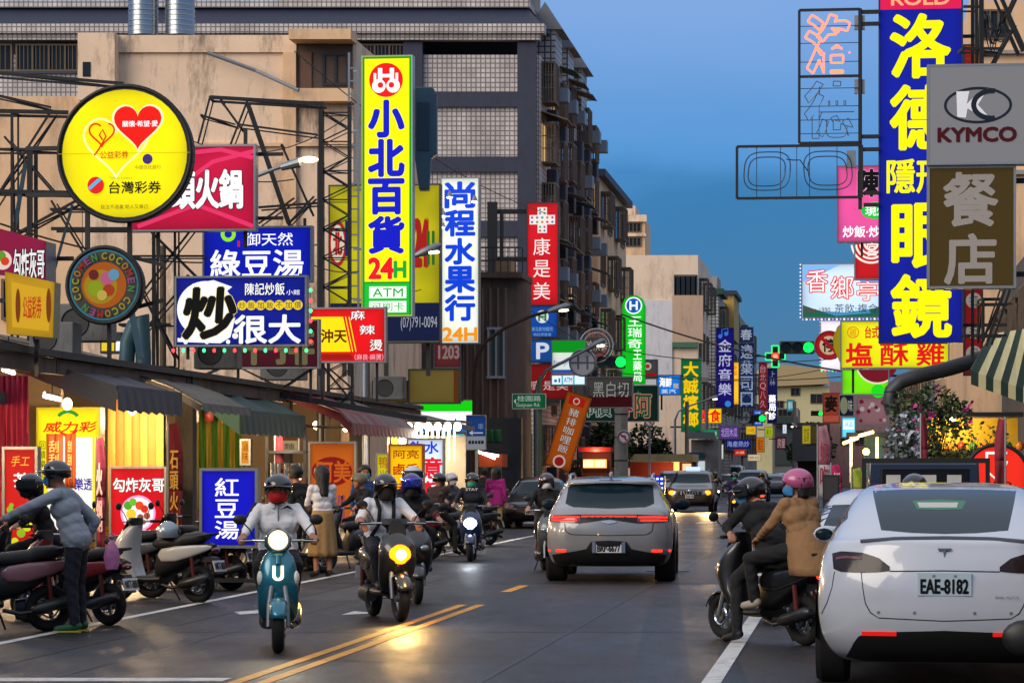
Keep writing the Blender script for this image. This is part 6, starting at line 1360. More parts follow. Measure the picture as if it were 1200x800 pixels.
traffic('sedan_car', 'silver car far off almost at the street end', 'sedan', 915, 235, False, SILV, 4.4, 1.75, 1.5, None, None, 'cars driving away')
# blue pickup truck ahead of the white cars
TB = paint('navy_truck_paint', '#131f3a', .2, .35)
t = thing('pickup_truck', 'dark blue flatbed truck with rack behind its cab beyond the white car', 'truck', P(1087, HOR, 39) - Vector((0,0,EYE)), ROT)
b = MB(); prof = [(2.6,.55),(2.6,1.0),(2.5,1.15),(2.15,1.70),(1.95,1.78),(1.1,1.79),(1.05,1.75),(1.05,.55)]
b.loft([[(x*(1-.06*(1 if z > 1.5 else 0)), y+2.2-1.05, z) for y, z in prof] for x in (-.84, -.8, 0, .8, .84)]); b.build('cab', TB, t, smooth=35, bevel=.04)
MB().box(-.62, .62, 1.11, 1.145, 1.28, 1.66).build('rear_window', mt('dull_glass', '#0a0e16', .35, 0, .2, 3, spec=.25), t, bevel=.02)
for a, e in ((-.55,-.35),(-.15,.15),(.3,.5)): MB().box(a, e, 1.098, 1.108, 1.43, 1.57).build('seat_glimpse', mt('pale_headrest', '#b8b8b4', .7), t)
b = MB()
for x in (-.86, .86): b.bar((x, 1.0, .9), (x, 1.0, 1.80), .06)
b.bar((-.89, 1.0, 1.77), (.89, 1.0, 1.77), .07)
for x in (-.4, 0, .4): b.bar((x, 1.0, .9), (x, 1.0, 1.3), .04)
b.build('rack', BLACK, t)
b = MB(); b.box(-.85, .85, -1.8, .95, .62, .74); b.box(-.85, -.81, -1.8, .95, .742, 1.05); b.box(.81, .85, -1.8, .95, .742, 1.05); b.box(-.805, .805, -1.8, -1.76, .742, 1.05); b.build('flatbed', TB, t)
for y in (-1.2, 2.6):
    for sg in (-1, 1): MB().torus((sg*.72, y, .32), .23, .09, 'x', 24, 8).build('wheel', RUBBER, t, smooth=50); MB().cyl((sg*.66, y, .32), (sg*.78, y, .32), .17, n=16).build('hub', GREYM, t)
for sg in (-1, 1): MB().box(sg*.62-.1, sg*.62+.1, -1.84, -1.805, .64, .73).build('tail_light', TAIL_DIM, t)
MB().box(-.3, .3, -1.6, 2.6, .4, .60).build('chassis', BLACK, t)

# ---- scooters
def se(c, hw, hh, axis='y', e=2.6, n=20):
    o = []
    for i in range(n):
        a = 2*math.pi*i/n; u = math.copysign(abs(math.cos(a))**(2/e), math.cos(a))*hw; v = math.copysign(abs(math.sin(a))**(2/e), math.sin(a))*hh
        o.append((c[0]+u, c[1], c[2]+v) if axis == 'y' else (c[0]+u, c[1]+v, c[2]))
    return o
def scooter(name, label, loc, rz, P_, style='sport', P2=None, lens=None, seat=None, plate='NKT-3850', tail=None, group=None, scale=1.0, glow=None):
    t = thing(name, label, 'scooter', loc, rz, group, scale*.95); P2 = P2 or PLASTIC; seat = seat or mt('scooter_seat', '#17171a', .6, 0, .2, 6)
    for y in (-.64, .62):
        w = MB().torus((0, y, .25), .19, .06, 'x', 30, 8, 1.0).build('wheel', RUBBER, t, smooth=60); b = MB()
        b.torus((0, y, .25), .145, .018, 'x', 24, 6)
        for k in range(5): a = 2*math.pi*k/5; b.bar((0, y, .25), (0, y+.14*math.cos(a), .25+.14*math.sin(a)), .035, .035)
        b.cyl((-.06, y, .25), (.06, y, .25), .035, n=12); b.build('rim', GREYM, w)
        MB().torus((.062, y, .25), .095, .01, 'x', 20, 4).build('brake_disc', CHROME, w)
    b = MB(); g = []                                              # front mudguard
    for i in range(15):
        a = R(20 + 150*i/14); row = []
        for k in range(7):
            s_ = (k-3)/3; rr = .285 - .05*s_*s_; row.append((.085*s_, -.64 - rr*math.cos(a), .25 + rr*math.sin(a)))
        g.append(row)
    o = b.sheet(g).build('mudguard', P_, t, smooth=60); o.modifiers.new('thick', 'SOLIDIFY').thickness = .01
    b = MB()
    for sg in (-1, 1): b.tube([(sg*.09,-.64,.25),(sg*.085,-.57,.45),(sg*.05,-.46,.72)], [.022,.026,.03], 8)
    b.build('fork', GREYM, t, smooth=50)
    if style == 'retro':
        rings = [se((0,-.30,.28),.15,.05,'z'), se((0,-.37,.36),.185,.07,'z'), se((0,-.42,.50),.195,.09,'z'), se((0,-.43,.66),.19,.10,'z'), se((0,-.41,.80),.175,.10,'z'), se((0,-.38,.90),.14,.09,'z'), se((0,-.36,.97),.08,.07,'z')]
    else:
        rings = [se((0,-.28,.30),.12,.05,'z'), se((0,-.36,.38),.17,.08,'z',2.2), se((0,-.44,.52),.20,.12,'z',2.0), se((0,-.50,.66),.21,.16,'z',1.9), se((0,-.48,.80),.20,.16,'z',1.9), se((0,-.42,.92),.15,.12,'z',2.0), se((0,-.36,1.0),.09,.08,'z')]
    MB().loft(rings).build('front_shield', P_, t, smooth=45)
    if style == 'retro':
        MB().loft([se((0,-.36,.92),.05,.05,'z'), se((0,-.42,1.0),.13,.10,'z',2.2), se((0,-.42,1.08),.13,.10,'z',2.2), se((0,-.38,1.14),.08,.06,'z')]).build('headset', P_, t, smooth=50)
        MB().torus((0,-.515,1.06), .10, .014, 'y', 28, 6).build('headlight_ring', CHROME, t, smooth=60); MB().ell((0,-.505,1.06), (.094,.035,.094), 20, 10).build('headlight', lens or HEAD_OFF, t, smooth=60)
        b = MB(); g = [[], []]                                    # lit U mark and the panel stripe
        for i in range(13):
            a = R(180 + 180*i/12); x = .042*math.cos(a); z = .73 + .042*math.sin(a)
            g[0].append((x*1.25, -.562, z - .008)); g[1].append((x*.62, -.562, z + .014))
        g[0] = [(-.0525,-.562,.82)] + g[0] + [(.0525,-.562,.82)]; g[1] = [(-.026,-.562,.82)] + g[1] + [(.026,-.562,.82)]
        b.sheet(g); o = b.build('lit_mark', em('#ffe6b0', 3) if lens else WHITEP, t); o.modifiers.new('thick', 'SOLIDIFY').thickness = .012
        MB().loft([se((0,-.52,.84),.03,.02,'z'), se((0,-.50,.92),.022,.02,'z')]).build('centre_rib', P_, t, smooth=50)
        for sg in (-1, 1): MB().ell((sg*.17,-.46,.70), (.03,.05,.07), 10, 8).build('indicator', WHITEP, t, smooth=60)
    else:
        MB().loft([se((0,-.34,.98),.07,.06,'z'), se((0,-.38,1.04),.15,.08,'z',2.2), se((0,-.36,1.10),.12,.06,'z',2.2)]).build('headset', P2, t, smooth=50)
        for sg in ((-1, 1) if not glow else (0,)):
            b = MB(); b.ell((sg*.085,-.60,.72), (.07,.06,.05) if sg else (.125,.08,.11), 18, 10); b.build('headlight', lens or HEAD_OFF, t, smooth=60)
        for sg in (-1, 1): MB().ell((sg*.17,-.50,.66), (.025,.05,.08), 10, 8).build('indicator', mt('amber_lens', '#8a5a20', .2, 0, .1), t, smooth=60)
        MB().loft([se((0,-.50,.93),.10,.012,'z'), se((0,-.46,1.02),.09,.012,'z'), se((0,-.44,1.08),.05,.01,'z')]).build('fly_screen', glassm('smoke_screen', (.02,.022,.025), .1), t, smooth=50)
    b = MB(); b.tube([(-.36,-.24,1.05),(-.28,-.30,1.05),(-.10,-.37,1.05),(.10,-.37,1.05),(.28,-.30,1.05),(.36,-.24,1.05)], .013, 8); b.build('handlebar', CHROME, t, smooth=50)
    for sg in (-1, 1):
        MB().tube([(sg*.25,-.315,1.05),(sg*.37,-.235,1.05)], .019, 8).build('grip', RUBBER, t); MB().tube([(sg*.24,-.36,1.05),(sg*.36,-.31,1.045)], .008, 6).build('brake_lever', CHROME, t)
        b = MB(); b.tube([(sg*.22,-.34,1.07),(sg*.27,-.36,1.16),(sg*.33,-.37,1.22)], .007, 6); o = b.build('mirror', PLASTIC, t)
        MB().ell((sg*.36,-.375,1.25), (.065,.02,.05), 14, 8).build('mirror_head', PLASTIC, o, smooth=60)
    MB().loft([se((0,-.30,.31),.14,.04), se((0,-.1,.30),.17,.045), se((0,.12,.31),.17,.05)]).build('floorboard', P2, t, smooth=40)
    MB().loft([se((0,.02,.44),.12,.14), se((0,.10,.53),.16,.21), se((0,.35,.58),.17,.18), se((0,.60,.66),.155,.11), se((0,.80,.72),.11,.07), se((0,.88,.73),.05,.035)]).build('rear_body', P_ if style == 'retro' else P2, t, smooth=45)
    if style != 'retro':
        for sg in (-1, 1): MB().loft([se((sg*.145,.10,.62),.015,.03,'y',2.2), se((sg*.158,.16,.62),.03,.085,'y',2.6), se((sg*.165,.38,.64),.032,.10,'y',2.8), se((sg*.145,.62,.68),.03,.075,'y',2.6), se((sg*.10,.82,.72),.025,.04,'y',2.4), se((sg*.08,.88,.73),.01,.015)]).build('side_panel', P_, t, smooth=50)
    MB().loft([se((0,-.04,.76),.09,.03), se((0,.02,.765),.13,.07), se((0,.20,.775),.15,.08), se((0,.40,.79),.158,.085), se((0,.46,.82),.155,.09), se((0,.68,.85),.13,.07), se((0,.78,.865),.07,.03)]).build('seat', seat, t, smooth=45)
    b = MB(); b.tube([(-.12,.62,.86),(-.11,.86,.90),(.11,.86,.90),(.12,.62,.86)], .014, 8); b.build('grab_rail', STEEL, t, smooth=50)
    MB().ell((0,.89,.69), (.09,.035,.04), 14, 8).build('tail_light', tail or TAIL_DIM, t, smooth=60)
    b = MB(); b.prismx([(.72,.62),(.90,.60),(.98,.40),(.95,.39),(.86,.54),(.72,.54)], -.07, .07); b.build('rear_fender', P2, t)
    o = MB().xf(Matrix.Identity(4)).add([(-.13,.965,.42),(.13,.965,.42),(.13,.925,.56),(-.13,.925,.56),(-.13,.975,.42),(.13,.975,.42),(.13,.935,.56),(-.13,.935,.56)], [(0,3,2,1),(4,5,6,7),(0,1,5,4),(1,2,6,5),(2,3,7,6),(3,0,4,7)]).build('number_plate', mt('plate_white', '#c9ccd2', .4, 0, .05), t)
    b = MB(); put_text(b, plate, -.115, 0, .115, .085, 0, .03); b.v = [(-v[0], .979 - v[2]*.285, .45 + v[2]) for v in b.v]; b.build('lettering', mt('plate_ink', '#101214', .5, 0, .05), o, fix=False)
    MB().loft([se((-.10,.28,.26),.06,.08), se((-.10,.45,.27),.09,.10), se((-.10,.66,.26),.07,.07)]).build('engine', STEEL, t, smooth=40)
    b = MB(); b.tube([(.10,.12,.24),(.14,.3,.2),(.16,.42,.22)], .022, 8); b.tube([(.16,.42,.23),(.165,.48,.25),(.17,.86,.34),(.17,.90,.35)], [.03,.06,.065,.03], 12); b.build('exhaust', mt('exhaust_metal', '#3c3e40', .4, .7, .3), t, smooth=50)
    for sg in (-1, 1): MB().tube([(sg*.13,.60,.62),(sg*.12,.64,.27)], .025, 8).build('shock_absorber', mt('red_spring', '#5a1414', .5) if style != 'retro' else STEEL, t)
    if not glow: MB().tube([(-.12,.1,.26),(-.2,.2,.02)], .012, 6).build('kickstand', STEEL, t)
    return t
TEAL = paint('teal_scooter_paint', '#0f6f86', .45, .3); SDARK = paint('scooter_paint_dark', '#15171a', .1, .35)
SCOL = {'red': paint('scooter_paint_red', '#7a1c24', .1, .35), 'white': paint('scooter_paint_white', '#b8b6b0', 0, .35), 'blue': paint('scooter_paint_blue', '#18305a', .2, .35), 'pink': paint('scooter_paint_pink', '#8a5a60', 0, .35), 'grey': paint('scooter_paint_grey', '#50555a', .3, .35)}
def G(px, Y, z=0.): p = P(px, HOR, Y); p.z = z; return p
teal = scooter('scooter', 'teal retro scooter with round lit headlamp and glowing U mark ridden towards the camera', G(326, 25.9), ROT*.2 + R(6), TEAL, 'retro', lens=em('#ffdc98', 3.2), group='scooters under way', glow=True)
lamp('beam', 'SPOT', (0,-.62,1.06), 25, (1,.86,.6), teal, .07, (R(-75),0,0), 80)
for z, y in ((.62, .36), (.42, .5)): MB().ell((.18, y-.5, z), (.03,.03,.035), 10, 8).build('side_lamp', em('#ff9a40', 8), teal)
moto = scooter('motorcycle', 'dark motorcycle with glaring amber headlamp ridden towards the camera', G(453, 31.2), R(16), SDARK, 'sport', lens=em('#ff7404', 5), group='scooters under way', glow=True, scale=1.06)
lamp('beam', 'SPOT', (0,-.72,.72), 70, (1,.62,.2), moto, .07, (R(-78),0,0), 80); lamp('beam', 'POINT', (0,-1.05,.70), 14, (1,.5,.12), moto, .08)  # point lamp added ahead of the headlamp to light the bike's own front
MB().ell((0,-.665,.72), (.06,.02,.055), 14, 8).build('bulb', em('#ffd080', 40), moto)
led = scooter('scooter', 'dark blue scooter with bright white headlamp ridden past the parked ones', G(553, 51.5), R(-2), SCOL['blue'], 'sport', lens=em('#eef2ff', 22), group='scooters under way', glow=True)
lamp('beam', 'SPOT', (0,-.72,.72), 8, (.85,.92,1), led, .07, (R(-76),0,0), 80)
proto = scooter('scooter', 'black scooter parked behind the left foot of the deep blue box sign', G(262, 40), R(118), SDARK, 'sport', group='parked scooters')
def sc(label, px, Y, rz, col=None, group='parked scooters', scale=None, lens=None, tail=None):
    sw = {}
    if col: sw['scooter_paint_dark'] = SCOL[col]
    if lens: sw[HEAD_OFF.name] = lens
    if tail: sw[TAIL_DIM.name] = tail
    return copy_tree(proto, G(px, Y), R(rz), label, group, sw, scale)
sc('white and black scooter parked rear outward in front of the red bowl sign', 186, 35.2, -118, 'white')
sc('red scooter that the man in the grey jacket is pushing', 80, 30.2, -122, 'red', 'parked scooters', .9)
sc('faded pink scooter cut off by the lower left edge', -12, 28.6, -70, 'pink')
sc('black scooter squeezed between the pink and the red scooter', 34, 31.8, -118)
sc('grey scooter behind the man in the grey jacket', 128, 36.5, -105, 'grey')
sc('black scooter parked at the left of the deep blue box sign', 226, 39, -112)
sc('blue scooter parked right under the deep blue box sign', 292, 43.5, 115, 'blue')
sc('black scooter parked behind the teal scooter rider', 338, 45, 118)
sc('grey scooter parked beside the woman in the tan skirt', 404, 46.5, -60, 'grey')
sc('red scooter parked in front of the yellow chicken sign', 470, 52, -65, 'red')
sc('black scooter under the rider with the dull green helmet', 420, 48.5, -75)
sc('white scooter turned tail out right of the noodle sign', 520, 55, -48, 'white')
sc('black scooter parked beyond the white tail scooter', 545, 62, -60)
sc('black scooter carrying the rider with coloured visor and her passenger', 483, 35.2, 8, None, 'scooters under way')
near2 = sc('black scooter stopped by the lane line with two riders beside the white electric car', 897, 26.9, -146, None, 'scooters under way', None, None, em('#ff2a18', 4))
sc('dark scooter oncoming just left of the slate grey car', 641, 46, 4, 'grey', 'scooters under way', None, None)
sc('black scooter with amber lamp oncoming in the far lane right of the taxi', 861, 88, 2, None, 'scooters under way', None, em('#ff8a1c', 3.4))
sc('small dark scooter with white lamp oncoming far off beside the taxi', 838, 132, 2, None, 'scooters under way', None, em('#f0f4ff', 22))
sc('far scooter with red tail lamp driving away right of the dark car', 892, 112, 178, 'grey', 'scooters under way', None, None, em('#ff2a18', 8))
sc('black scooter ridden away just ahead of the white electric car', 1070, 28.2, 180, None, 'scooters under way')
sc('white scooter waiting just ahead of the couple on the black scooter', 905, 31.2, 170, 'white', 'scooters under way')
sc('dark scooter with its mirror poking into the lower right corner', 1374, 7, 172, 'grey')
# ================================================================== PEOPLE
SKIN = mt('skin', '#a8745a', .55, 0, .1, 8)
def cloth(name, col, rough=.85): return mt(name, col, rough, 0, .18, 9, .55, 16)
V = Vector
def capsule(p0, p1, r0, r1, n=14, m=5):
    p0, p1 = V(p0), V(p1); d = p1 - p0; L_ = d.length
    d = d.normalized() if L_ > 1e-6 else V((0,0,1)); u = d.orthogonal().normalized(); w = d.cross(u); rings = []
    for i in range(m+1):
        a = math.pi/2*(1 - i/m); rings.append((p0 - d*r0*math.sin(a), max(r0*math.cos(a), 1e-3)))
    for i in range(m+1):
        a = math.pi/2*i/m; rings.append((p1 + d*r1*math.sin(a), max(r1*math.cos(a), 1e-3)))
    return [[c + (u*math.cos(2*math.pi*k/n) + w*math.sin(2*math.pi*k/n))*r for k in range(n)] for c, r in rings]
def hand_prims(wr, dirv, palm_n, z, thumb_side, grip=True):
    """palm, four bent fingers of unequal length and a thumb"""
    d = V(dirv).normalized(); n = V(palm_n); n = (n - d*n.dot(d)).normalized(); s_ = d.cross(n)*thumb_side
    pr = [(wr, wr + d*.03, .026, .030, z), (wr + d*.03 + s_*.018, wr + d*.085 + s_*.025, .020, .016, z), (wr + d*.03 - s_*.015, wr + d*.08 - s_*.022, .020, .015, z), (wr+d*.05, wr+d*.085, .022, .016, z)]
    for k, ln in enumerate((.92, 1.0, .95, .78)):
        b = wr + d*.088 + s_*(.030 - .020*k)
        k1 = b + (d*.030 + n*(.012 if grip else .004))*ln; k2 = k1 + ((d*.006 + n*.026) if grip else (d*.024 + n*.010))*ln; k3 = k2 + ((-d*.014 + n*.014) if grip else (d*.016 + n*.012))*ln
        pr += [(b, k1, .0095, .009, z), (k1, k2, .009, .0085, z), (k2, k3, .0085, .0075, z)]
    t0 = wr + d*.035 + s_*.03; t1 = t0 + d*.025 + s_*.020 + n*.012; t2 = t1 + d*.022 + n*.018
    return pr + [(t0, t1, .0125, .011, z), (t1, t2, .011, .009, z)]
ZN = ['skin', 'top', 'sleeve', 'bottom', 'shoe']
class Person:
    def __init__(s, label, loc, rz, J, top, bottom, shoe=None, sleeve=None, skin=SKIN, vox=.013, thick=1., scale=1., short=False, legs_bare=False, grip=True, group=None, yaw=0., pitch=0., cat='person', hem=False):
        s.t = thing('person', label, cat, loc, rz, group, scale); s.J = J
        J = {k: V(v) for k, v in J.items()}; s.J = J; k = thick; pr = []
        hd = J['head']; s.M = Matrix.Translation(hd) @ Matrix.Rotation(R(yaw), 4, 'Z') @ Matrix.Rotation(R(pitch), 4, 'X')
        def hp(x, y, z): return s.M @ V((x, y, z))
        # head: skull, jaw, nose, ears, brow, chin, lips
        pr += [(hp(0,.015,.03), hp(0,.005,.045), .094, .090, 0), (hp(0,-.018,-.04), hp(0,-.03,-.075), .070, .048, 0), (hp(0,-.088,.012), hp(0,-.108,-.022), .010, .016, 0), (hp(.04,-.082,.028), hp(-.04,-.082,.028), .016, .016, 0), (hp(0,-.078,-.088), hp(0,-.08,-.092), .022, .02, 0), (hp(.018,-.086,-.056), hp(-.018,-.086,-.056), .010, .010, 0)]
        for sg in (-1, 1): pr += [(hp(sg*.092,.012,.015), hp(sg*.094,.018,-.025), .014, .011, 0), (hp(sg*.05,-.06,-.02), hp(sg*.045,-.06,-.05), .032, .028, 0)]
        nk = J['neck']; pr += [(nk, hp(0,.02,-.05), .056, .052, 0), (nk - V((0,0,.03)), nk, .066, .056, 1)]
        ch, pv = J['chest'], J['pelvis']; sl, sr = J['shL'], J['shR']; ax = (sl - sr).normalized()
        pr += [(ch + ax*.075*k, ch - ax*.075*k, .118*k, .118*k, 1), (lerp(sr, sl, .2) - V((0,0,.025)), lerp(sr, sl, .8) - V((0,0,.025)), .082*k, .082*k, 1), (lerp(ch, nk, .72), lerp(ch, nk, .3), .075*k, .10*k, 1), (lerp(ch, pv, .45) + ax*.06*k, lerp(ch, pv, .45) - ax*.06*k, .112*k, .112*k, 1), (lerp(ch, pv, .8) + ax*.07*k, lerp(ch, pv, .8) - ax*.07*k, .115*k, .115*k, 1)]
        hx = (J['hipL'] - J['hipR']).normalized(); pr += [(pv + hx*.075*k, pv - hx*.075*k, .118*k, .118*k, 1 if hem else 3)]
        for q in 'LR':
            sh, el, wr = J['sh'+q], J['el'+q], J['wr'+q]
            pr += [(sh, el, .060*k, .047*k, 1), (el, lerp(el, wr, .9), .046*k, .036*k, 0 if short else 2)]
            pr += [(lerp(el, wr, .9), wr, .030, .026, 0)]
            fd = J.get('hd'+q, None); d = (wr - el).normalized() if fd is None else fd
            pn = J.get('pn'+q, V((0, 0, -1)))
            pr += hand_prims(wr, d, pn, 0, 1 if q == 'L' else -1, grip)
            hi, kn, an, to = J['hip'+q], J['kn'+q], J['an'+q], J['to'+q]
            z = 0 if legs_bare else 3
            pr += [(hi, kn, .088*k, .062*k, 3), (kn, lerp(kn, an, .35), .060*k, .057*k, z), (lerp(kn, an, .35), an, .057*k, .042 if legs_bare else .050, z)]
            pr += [(an - V((0,0,.035)), to, .042, .036, 4), (an - V((0,0,.01)), an + (an-to).normalized()*.03 - V((0,0,.035)), .045, .042, 4)]
            if legs_bare: pr += [(an, an - V((0,0,.03)), .036, .036, 0)]
        b = MB()
        for p in pr: b.loft(capsule(*p[:4]))
        o = b.build('body', [], s.t, fix=False)
        m = o.modifiers.new('r', 'REMESH'); m.mode = 'VOXEL'; m.voxel_size = vox
        sm = o.modifiers.new('s', 'SMOOTH'); sm.factor = .5; sm.iterations = 3
        s.body = o; s.pr = pr; s.mats = [skin, top, sleeve or top, bottom, shoe or mt('dark_shoes', '#1a1a1c', .6)]
        PEOPLE.append(s)
        s.vox = vox
    def finish(s, dg):
        o = s.body; me = bpy.data.meshes.new_from_object(o.evaluated_get(dg)); o.modifiers.clear(); old = o.data; o.data = me; bpy.data.meshes.remove(old)
        n = len(me.polygons); c = np.empty(n*3); me.polygons.foreach_get('center', c); c = c.reshape(-1, 3)
        best = np.full(n, 1e9); zi = np.zeros(n, int)
        for p0, p1, r0, r1, z in s.pr:
            a = np.array(p0); d = np.array(p1) - a; L2 = max(d @ d, 1e-9); t = np.clip(((c - a) @ d)/L2, 0, 1)
            ds = np.linalg.norm(c - (a + t[:, None]*d), axis=1) - (r0 + (r1-r0)*t)
            k = ds < best; best[k] = ds[k]; zi[k] = z
        me.materials.clear()
        for m in s.mats: me.materials.append(m)
        me.polygons.foreach_set('material_index', zi.tolist()); me.polygons.foreach_set('use_smooth', [True]*n)
        # folds in the clothes
        nv = len(me.vertices); co = np.empty(nv*3); me.vertices.foreach_get('co', co); co = co.reshape(-1,3); no = np.empty(nv*3); me.vertex_normals.foreach_get('vector', no); no = no.reshape(-1,3)
        cl = np.zeros(nv, bool)
        for p, z in zip(me.polygons, zi):
            if z in (1, 2, 3):
                for v in p.vertices: cl[v] = True
        w = np.sin(co[:,2]*46 + np.sin(co[:,0]*23)*2.2 + co[:,1]*17) * np.sin(co[:,0]*31 + co[:,1]*27 + co[:,2]*12)
        co = co + no*(w*.0045*cl)[:,None]
        me.vertices.foreach_set('co', co.ravel()); me.update()
    # ---- things worn, in the head's own frame
    def hx(s, b): b.xf(s.M); return b
    def eyes(s):
        for sg in (-1, 1):
            o = s.hx(MB().ell((sg*.034,-.088,.012), (.015,.008,.008), 10, 6)).build('eye', mt('eye_white', '#b8b4ae', .3), s.t, smooth=60); s.hx(MB().ell((sg*.034,-.0955,.012), (.007,.003,.007), 8, 6)).build('iris', mt('iris', '#140c08', .2), o, smooth=60)
            s.hx(MB().tube([(sg*.018,-.096,.034),(sg*.036,-.097,.039),(sg*.055,-.085,.034)], .005, 5)).build('eyebrow', mt('brow', '#17110d', .8), s.t)
    def helmet(s, m, brim=True, visor=None, full=False, stripe=None, strap=True):
        b = MB(); rings = []; nv, nu = 12, 28
        for j in range(nv+1):
            a = math.pi/2*(1-j/nv); row = []
            for i in range(nu):
                t = 2*math.pi*i/nu; fr = max(0, -math.sin(t)); low = (-.035 if not full else -.11) + (.055 if not full else .10)*fr**2 - (.02)*abs(math.cos(t))
                e = lerp(math.pi/2, 0, j/nv); x, y, z = .128*math.cos(e)*math.cos(t), .148*math.cos(e)*math.sin(t), .125*math.sin(e)
                if j == nv: z = low - .005
                elif j == nv-1: z = min(z, .02)
                row.append((x, y+.008, z+.035))
            rings.append(row)
        b.loft(rings, cap=False); o = s.hx(b).build('helmet', m, s.t, smooth=50); q = o.modifiers.new('thick', 'SOLIDIFY'); q.thickness = .018
        if brim:
            g = []
            for r in range(4):
                g.append([((.126+.03*r/3)*math.cos(t)*.98, (.146 + .06*r/3)*math.sin(t) , .055 - .012*r/3 - .01*abs(math.cos(t))) for t in [R(205 + 130*i/14) for i in range(15)]])
            o2 = s.hx(MB().sheet(g)).build('peak', m, o, smooth=50, fix=False); o2.modifiers.new('thick', 'SOLIDIFY').thickness = .006
        if visor:
            g = []
            for r in range(6):
                e = R(28 - 50*r/5); g.append([((.137)*math.cos(t)*math.cos(e*.6), .165*math.sin(t)*math.cos(e*.6), .145*math.sin(e)+.03) for t in [R(190 + 160*i/16) for i in range(17)]])
            o2 = s.hx(MB().sheet(g)).build('visor', visor, o, smooth=60, fix=False); o2.modifiers.new('thick', 'SOLIDIFY').thickness = .004
        if stripe:
            g = [[(.1295*math.cos(t)*math.cos(e), .1495*math.sin(t)*math.cos(e)+.008, .1265*math.sin(e)+.035) for t in [R(10*i) for i in range(37)]] for e in (R(8), R(14))]
            o2 = s.hx(MB().sheet(g)).build('stripe', stripe, o, smooth=60, fix=False); o2.modifiers.new('thick', 'SOLIDIFY').thickness = .003
        if strap:
            for sg in (-1, 1): s.hx(MB().tube([(sg*.108,-.02,0),(sg*.095,-.035,-.06),(sg*.05,-.06,-.105),(0,-.07,-.112)], .006, 5)).build('strap', BLACK, o)
        return o
    def mask(s, m, low=False):
        g = []
        for r in range(8):
            z = (-.012 if not low else .01) - (.085 if not low else .15)*r/7; bul = math.sin(math.pi*min(1, (r+.6)/7.5)); row = []
            for i in range(15):
                t = R(205 + 130*i/14); row.append((.095*math.cos(t)*(1-.12*r/7), (.098 + .026*bul*max(0,-math.sin(t))**3)*math.sin(t)-.006, z))
            g.append(row)
        o = s.hx(MB().sheet(g)).build('face_mask', m, s.t, smooth=60, fix=False); o.modifiers.new('thick', 'SOLIDIFY').thickness = .006
        for sg in (-1, 1): s.hx(MB().tube([(sg*.082,-.045,-.02),(sg*.1,.0,.0)], .003, 4)).build('ear_loop', WHITEP, o)
    def hair(s, m=None, length=.0, cap=True):
        m = m or mt('black_hair', '#0f0c0b', .45, 0, .3, 40, .4, 120)
        rings = []; nu = 26
        for j in range(11):
            e = lerp(math.pi/2, -.05, j/10); row = []
            for i in range(nu):
                t = 2*math.pi*i/nu; fr = max(0, -math.sin(t)); ee = e + (.55*fr**2)*(j/10); row.append((.108*math.cos(ee)*math.cos(t), .116*math.cos(ee)*math.sin(t)+.014, .118*math.sin(ee)+.035))
            rings.append(row)
        b = MB()
        if cap: b.loft(rings, cap=False)
        if length >= 0:
            L_ = length + .12; g = []
            for r in range(10):
                f_ = r/9; z = .07 - L_*f_; g.append([(.108*math.cos(t)*(1 - .42*f_*(length > .2)) + .006*math.sin(i*2.3 + r), .112*math.sin(t)*(1-.25*f_*(f_ > .4)) + .018 + .05*f_*(length > .2), z + .012*math.sin(i*1.7)*f_) for i, t in enumerate([R(-18 + 216*k/20) for k in range(21)])])
            b.sheet(g)
        o = s.hx(b).build('hair', m, s.t, smooth=60, fix=False); o.modifiers.new('thick', 'SOLIDIFY').thickness = .016
    def straps(s, m, pack=True):
        for q in 'LR':
            sh = lerp(s.J['neck'], s.J['sh'+q], .62); ch = lerp(s.J['chest'], s.J['sh'+q], .45); pv = lerp(s.J['pelvis'], s.J['hip'+q], .9)
            f = V((0, -1, 0)); MB().tube([sh + V((0,.10,.0)), sh + V((0,.0,.085)), ch + f*.155, lerp(ch, pv, .5) + f*.15, lerp(ch, pv, .8) + V((0,-.06,0)) + (pv-s.J['pelvis'])*.6], .022, 8).build('backpack_strap', m, s.t, smooth=50)
        if pack:
            c = lerp(s.J['chest'], s.J['neck'], .1); MB().loft([se(c + V((0,.10,-.26)),.15,.05,'z'), se(c + V((0,.18,-.18)),.17,.10,'z'), se(c + V((0,.19,0)),.17,.10,'z'), se(c + V((0,.15,.12)),.13,.06,'z')]).build('backpack', m, s.t, smooth=50)
    def collar(s, m):
        nk = s.J['neck']; MB().tube([nk + V((.075*math.cos(t), .07*math.sin(t)+.005, -.012 + .02*math.sin(t))) for t in [R(-70 + 320*i/18) for i in range(19)]], .02, 8).build('collar', m, s.t, smooth=50)
    def skirt(s, m, z1=.36, flare=1.25):
        pv = s.J['pelvis']; rings = []
        for j in range(12):
            f_ = j/11; z = lerp(pv.z+.10, z1, f_); w = lerp(.165, .20*flare, f_**.8); d = lerp(.135, .165*flare, f_**.8); fd = .014*f_
            rings.append([(pv.x + (w + fd*math.sin(9*t+.5))*math.cos(t), pv.y + (d + fd*math.sin(9*t+.5))*math.sin(t), z) for t in [2*math.pi*i/54 for i in range(54)]])
        o = MB().loft(rings, cap=False).build('skirt', m, s.t, smooth=60); o.modifiers.new('thick', 'SOLIDIFY').thickness = .01
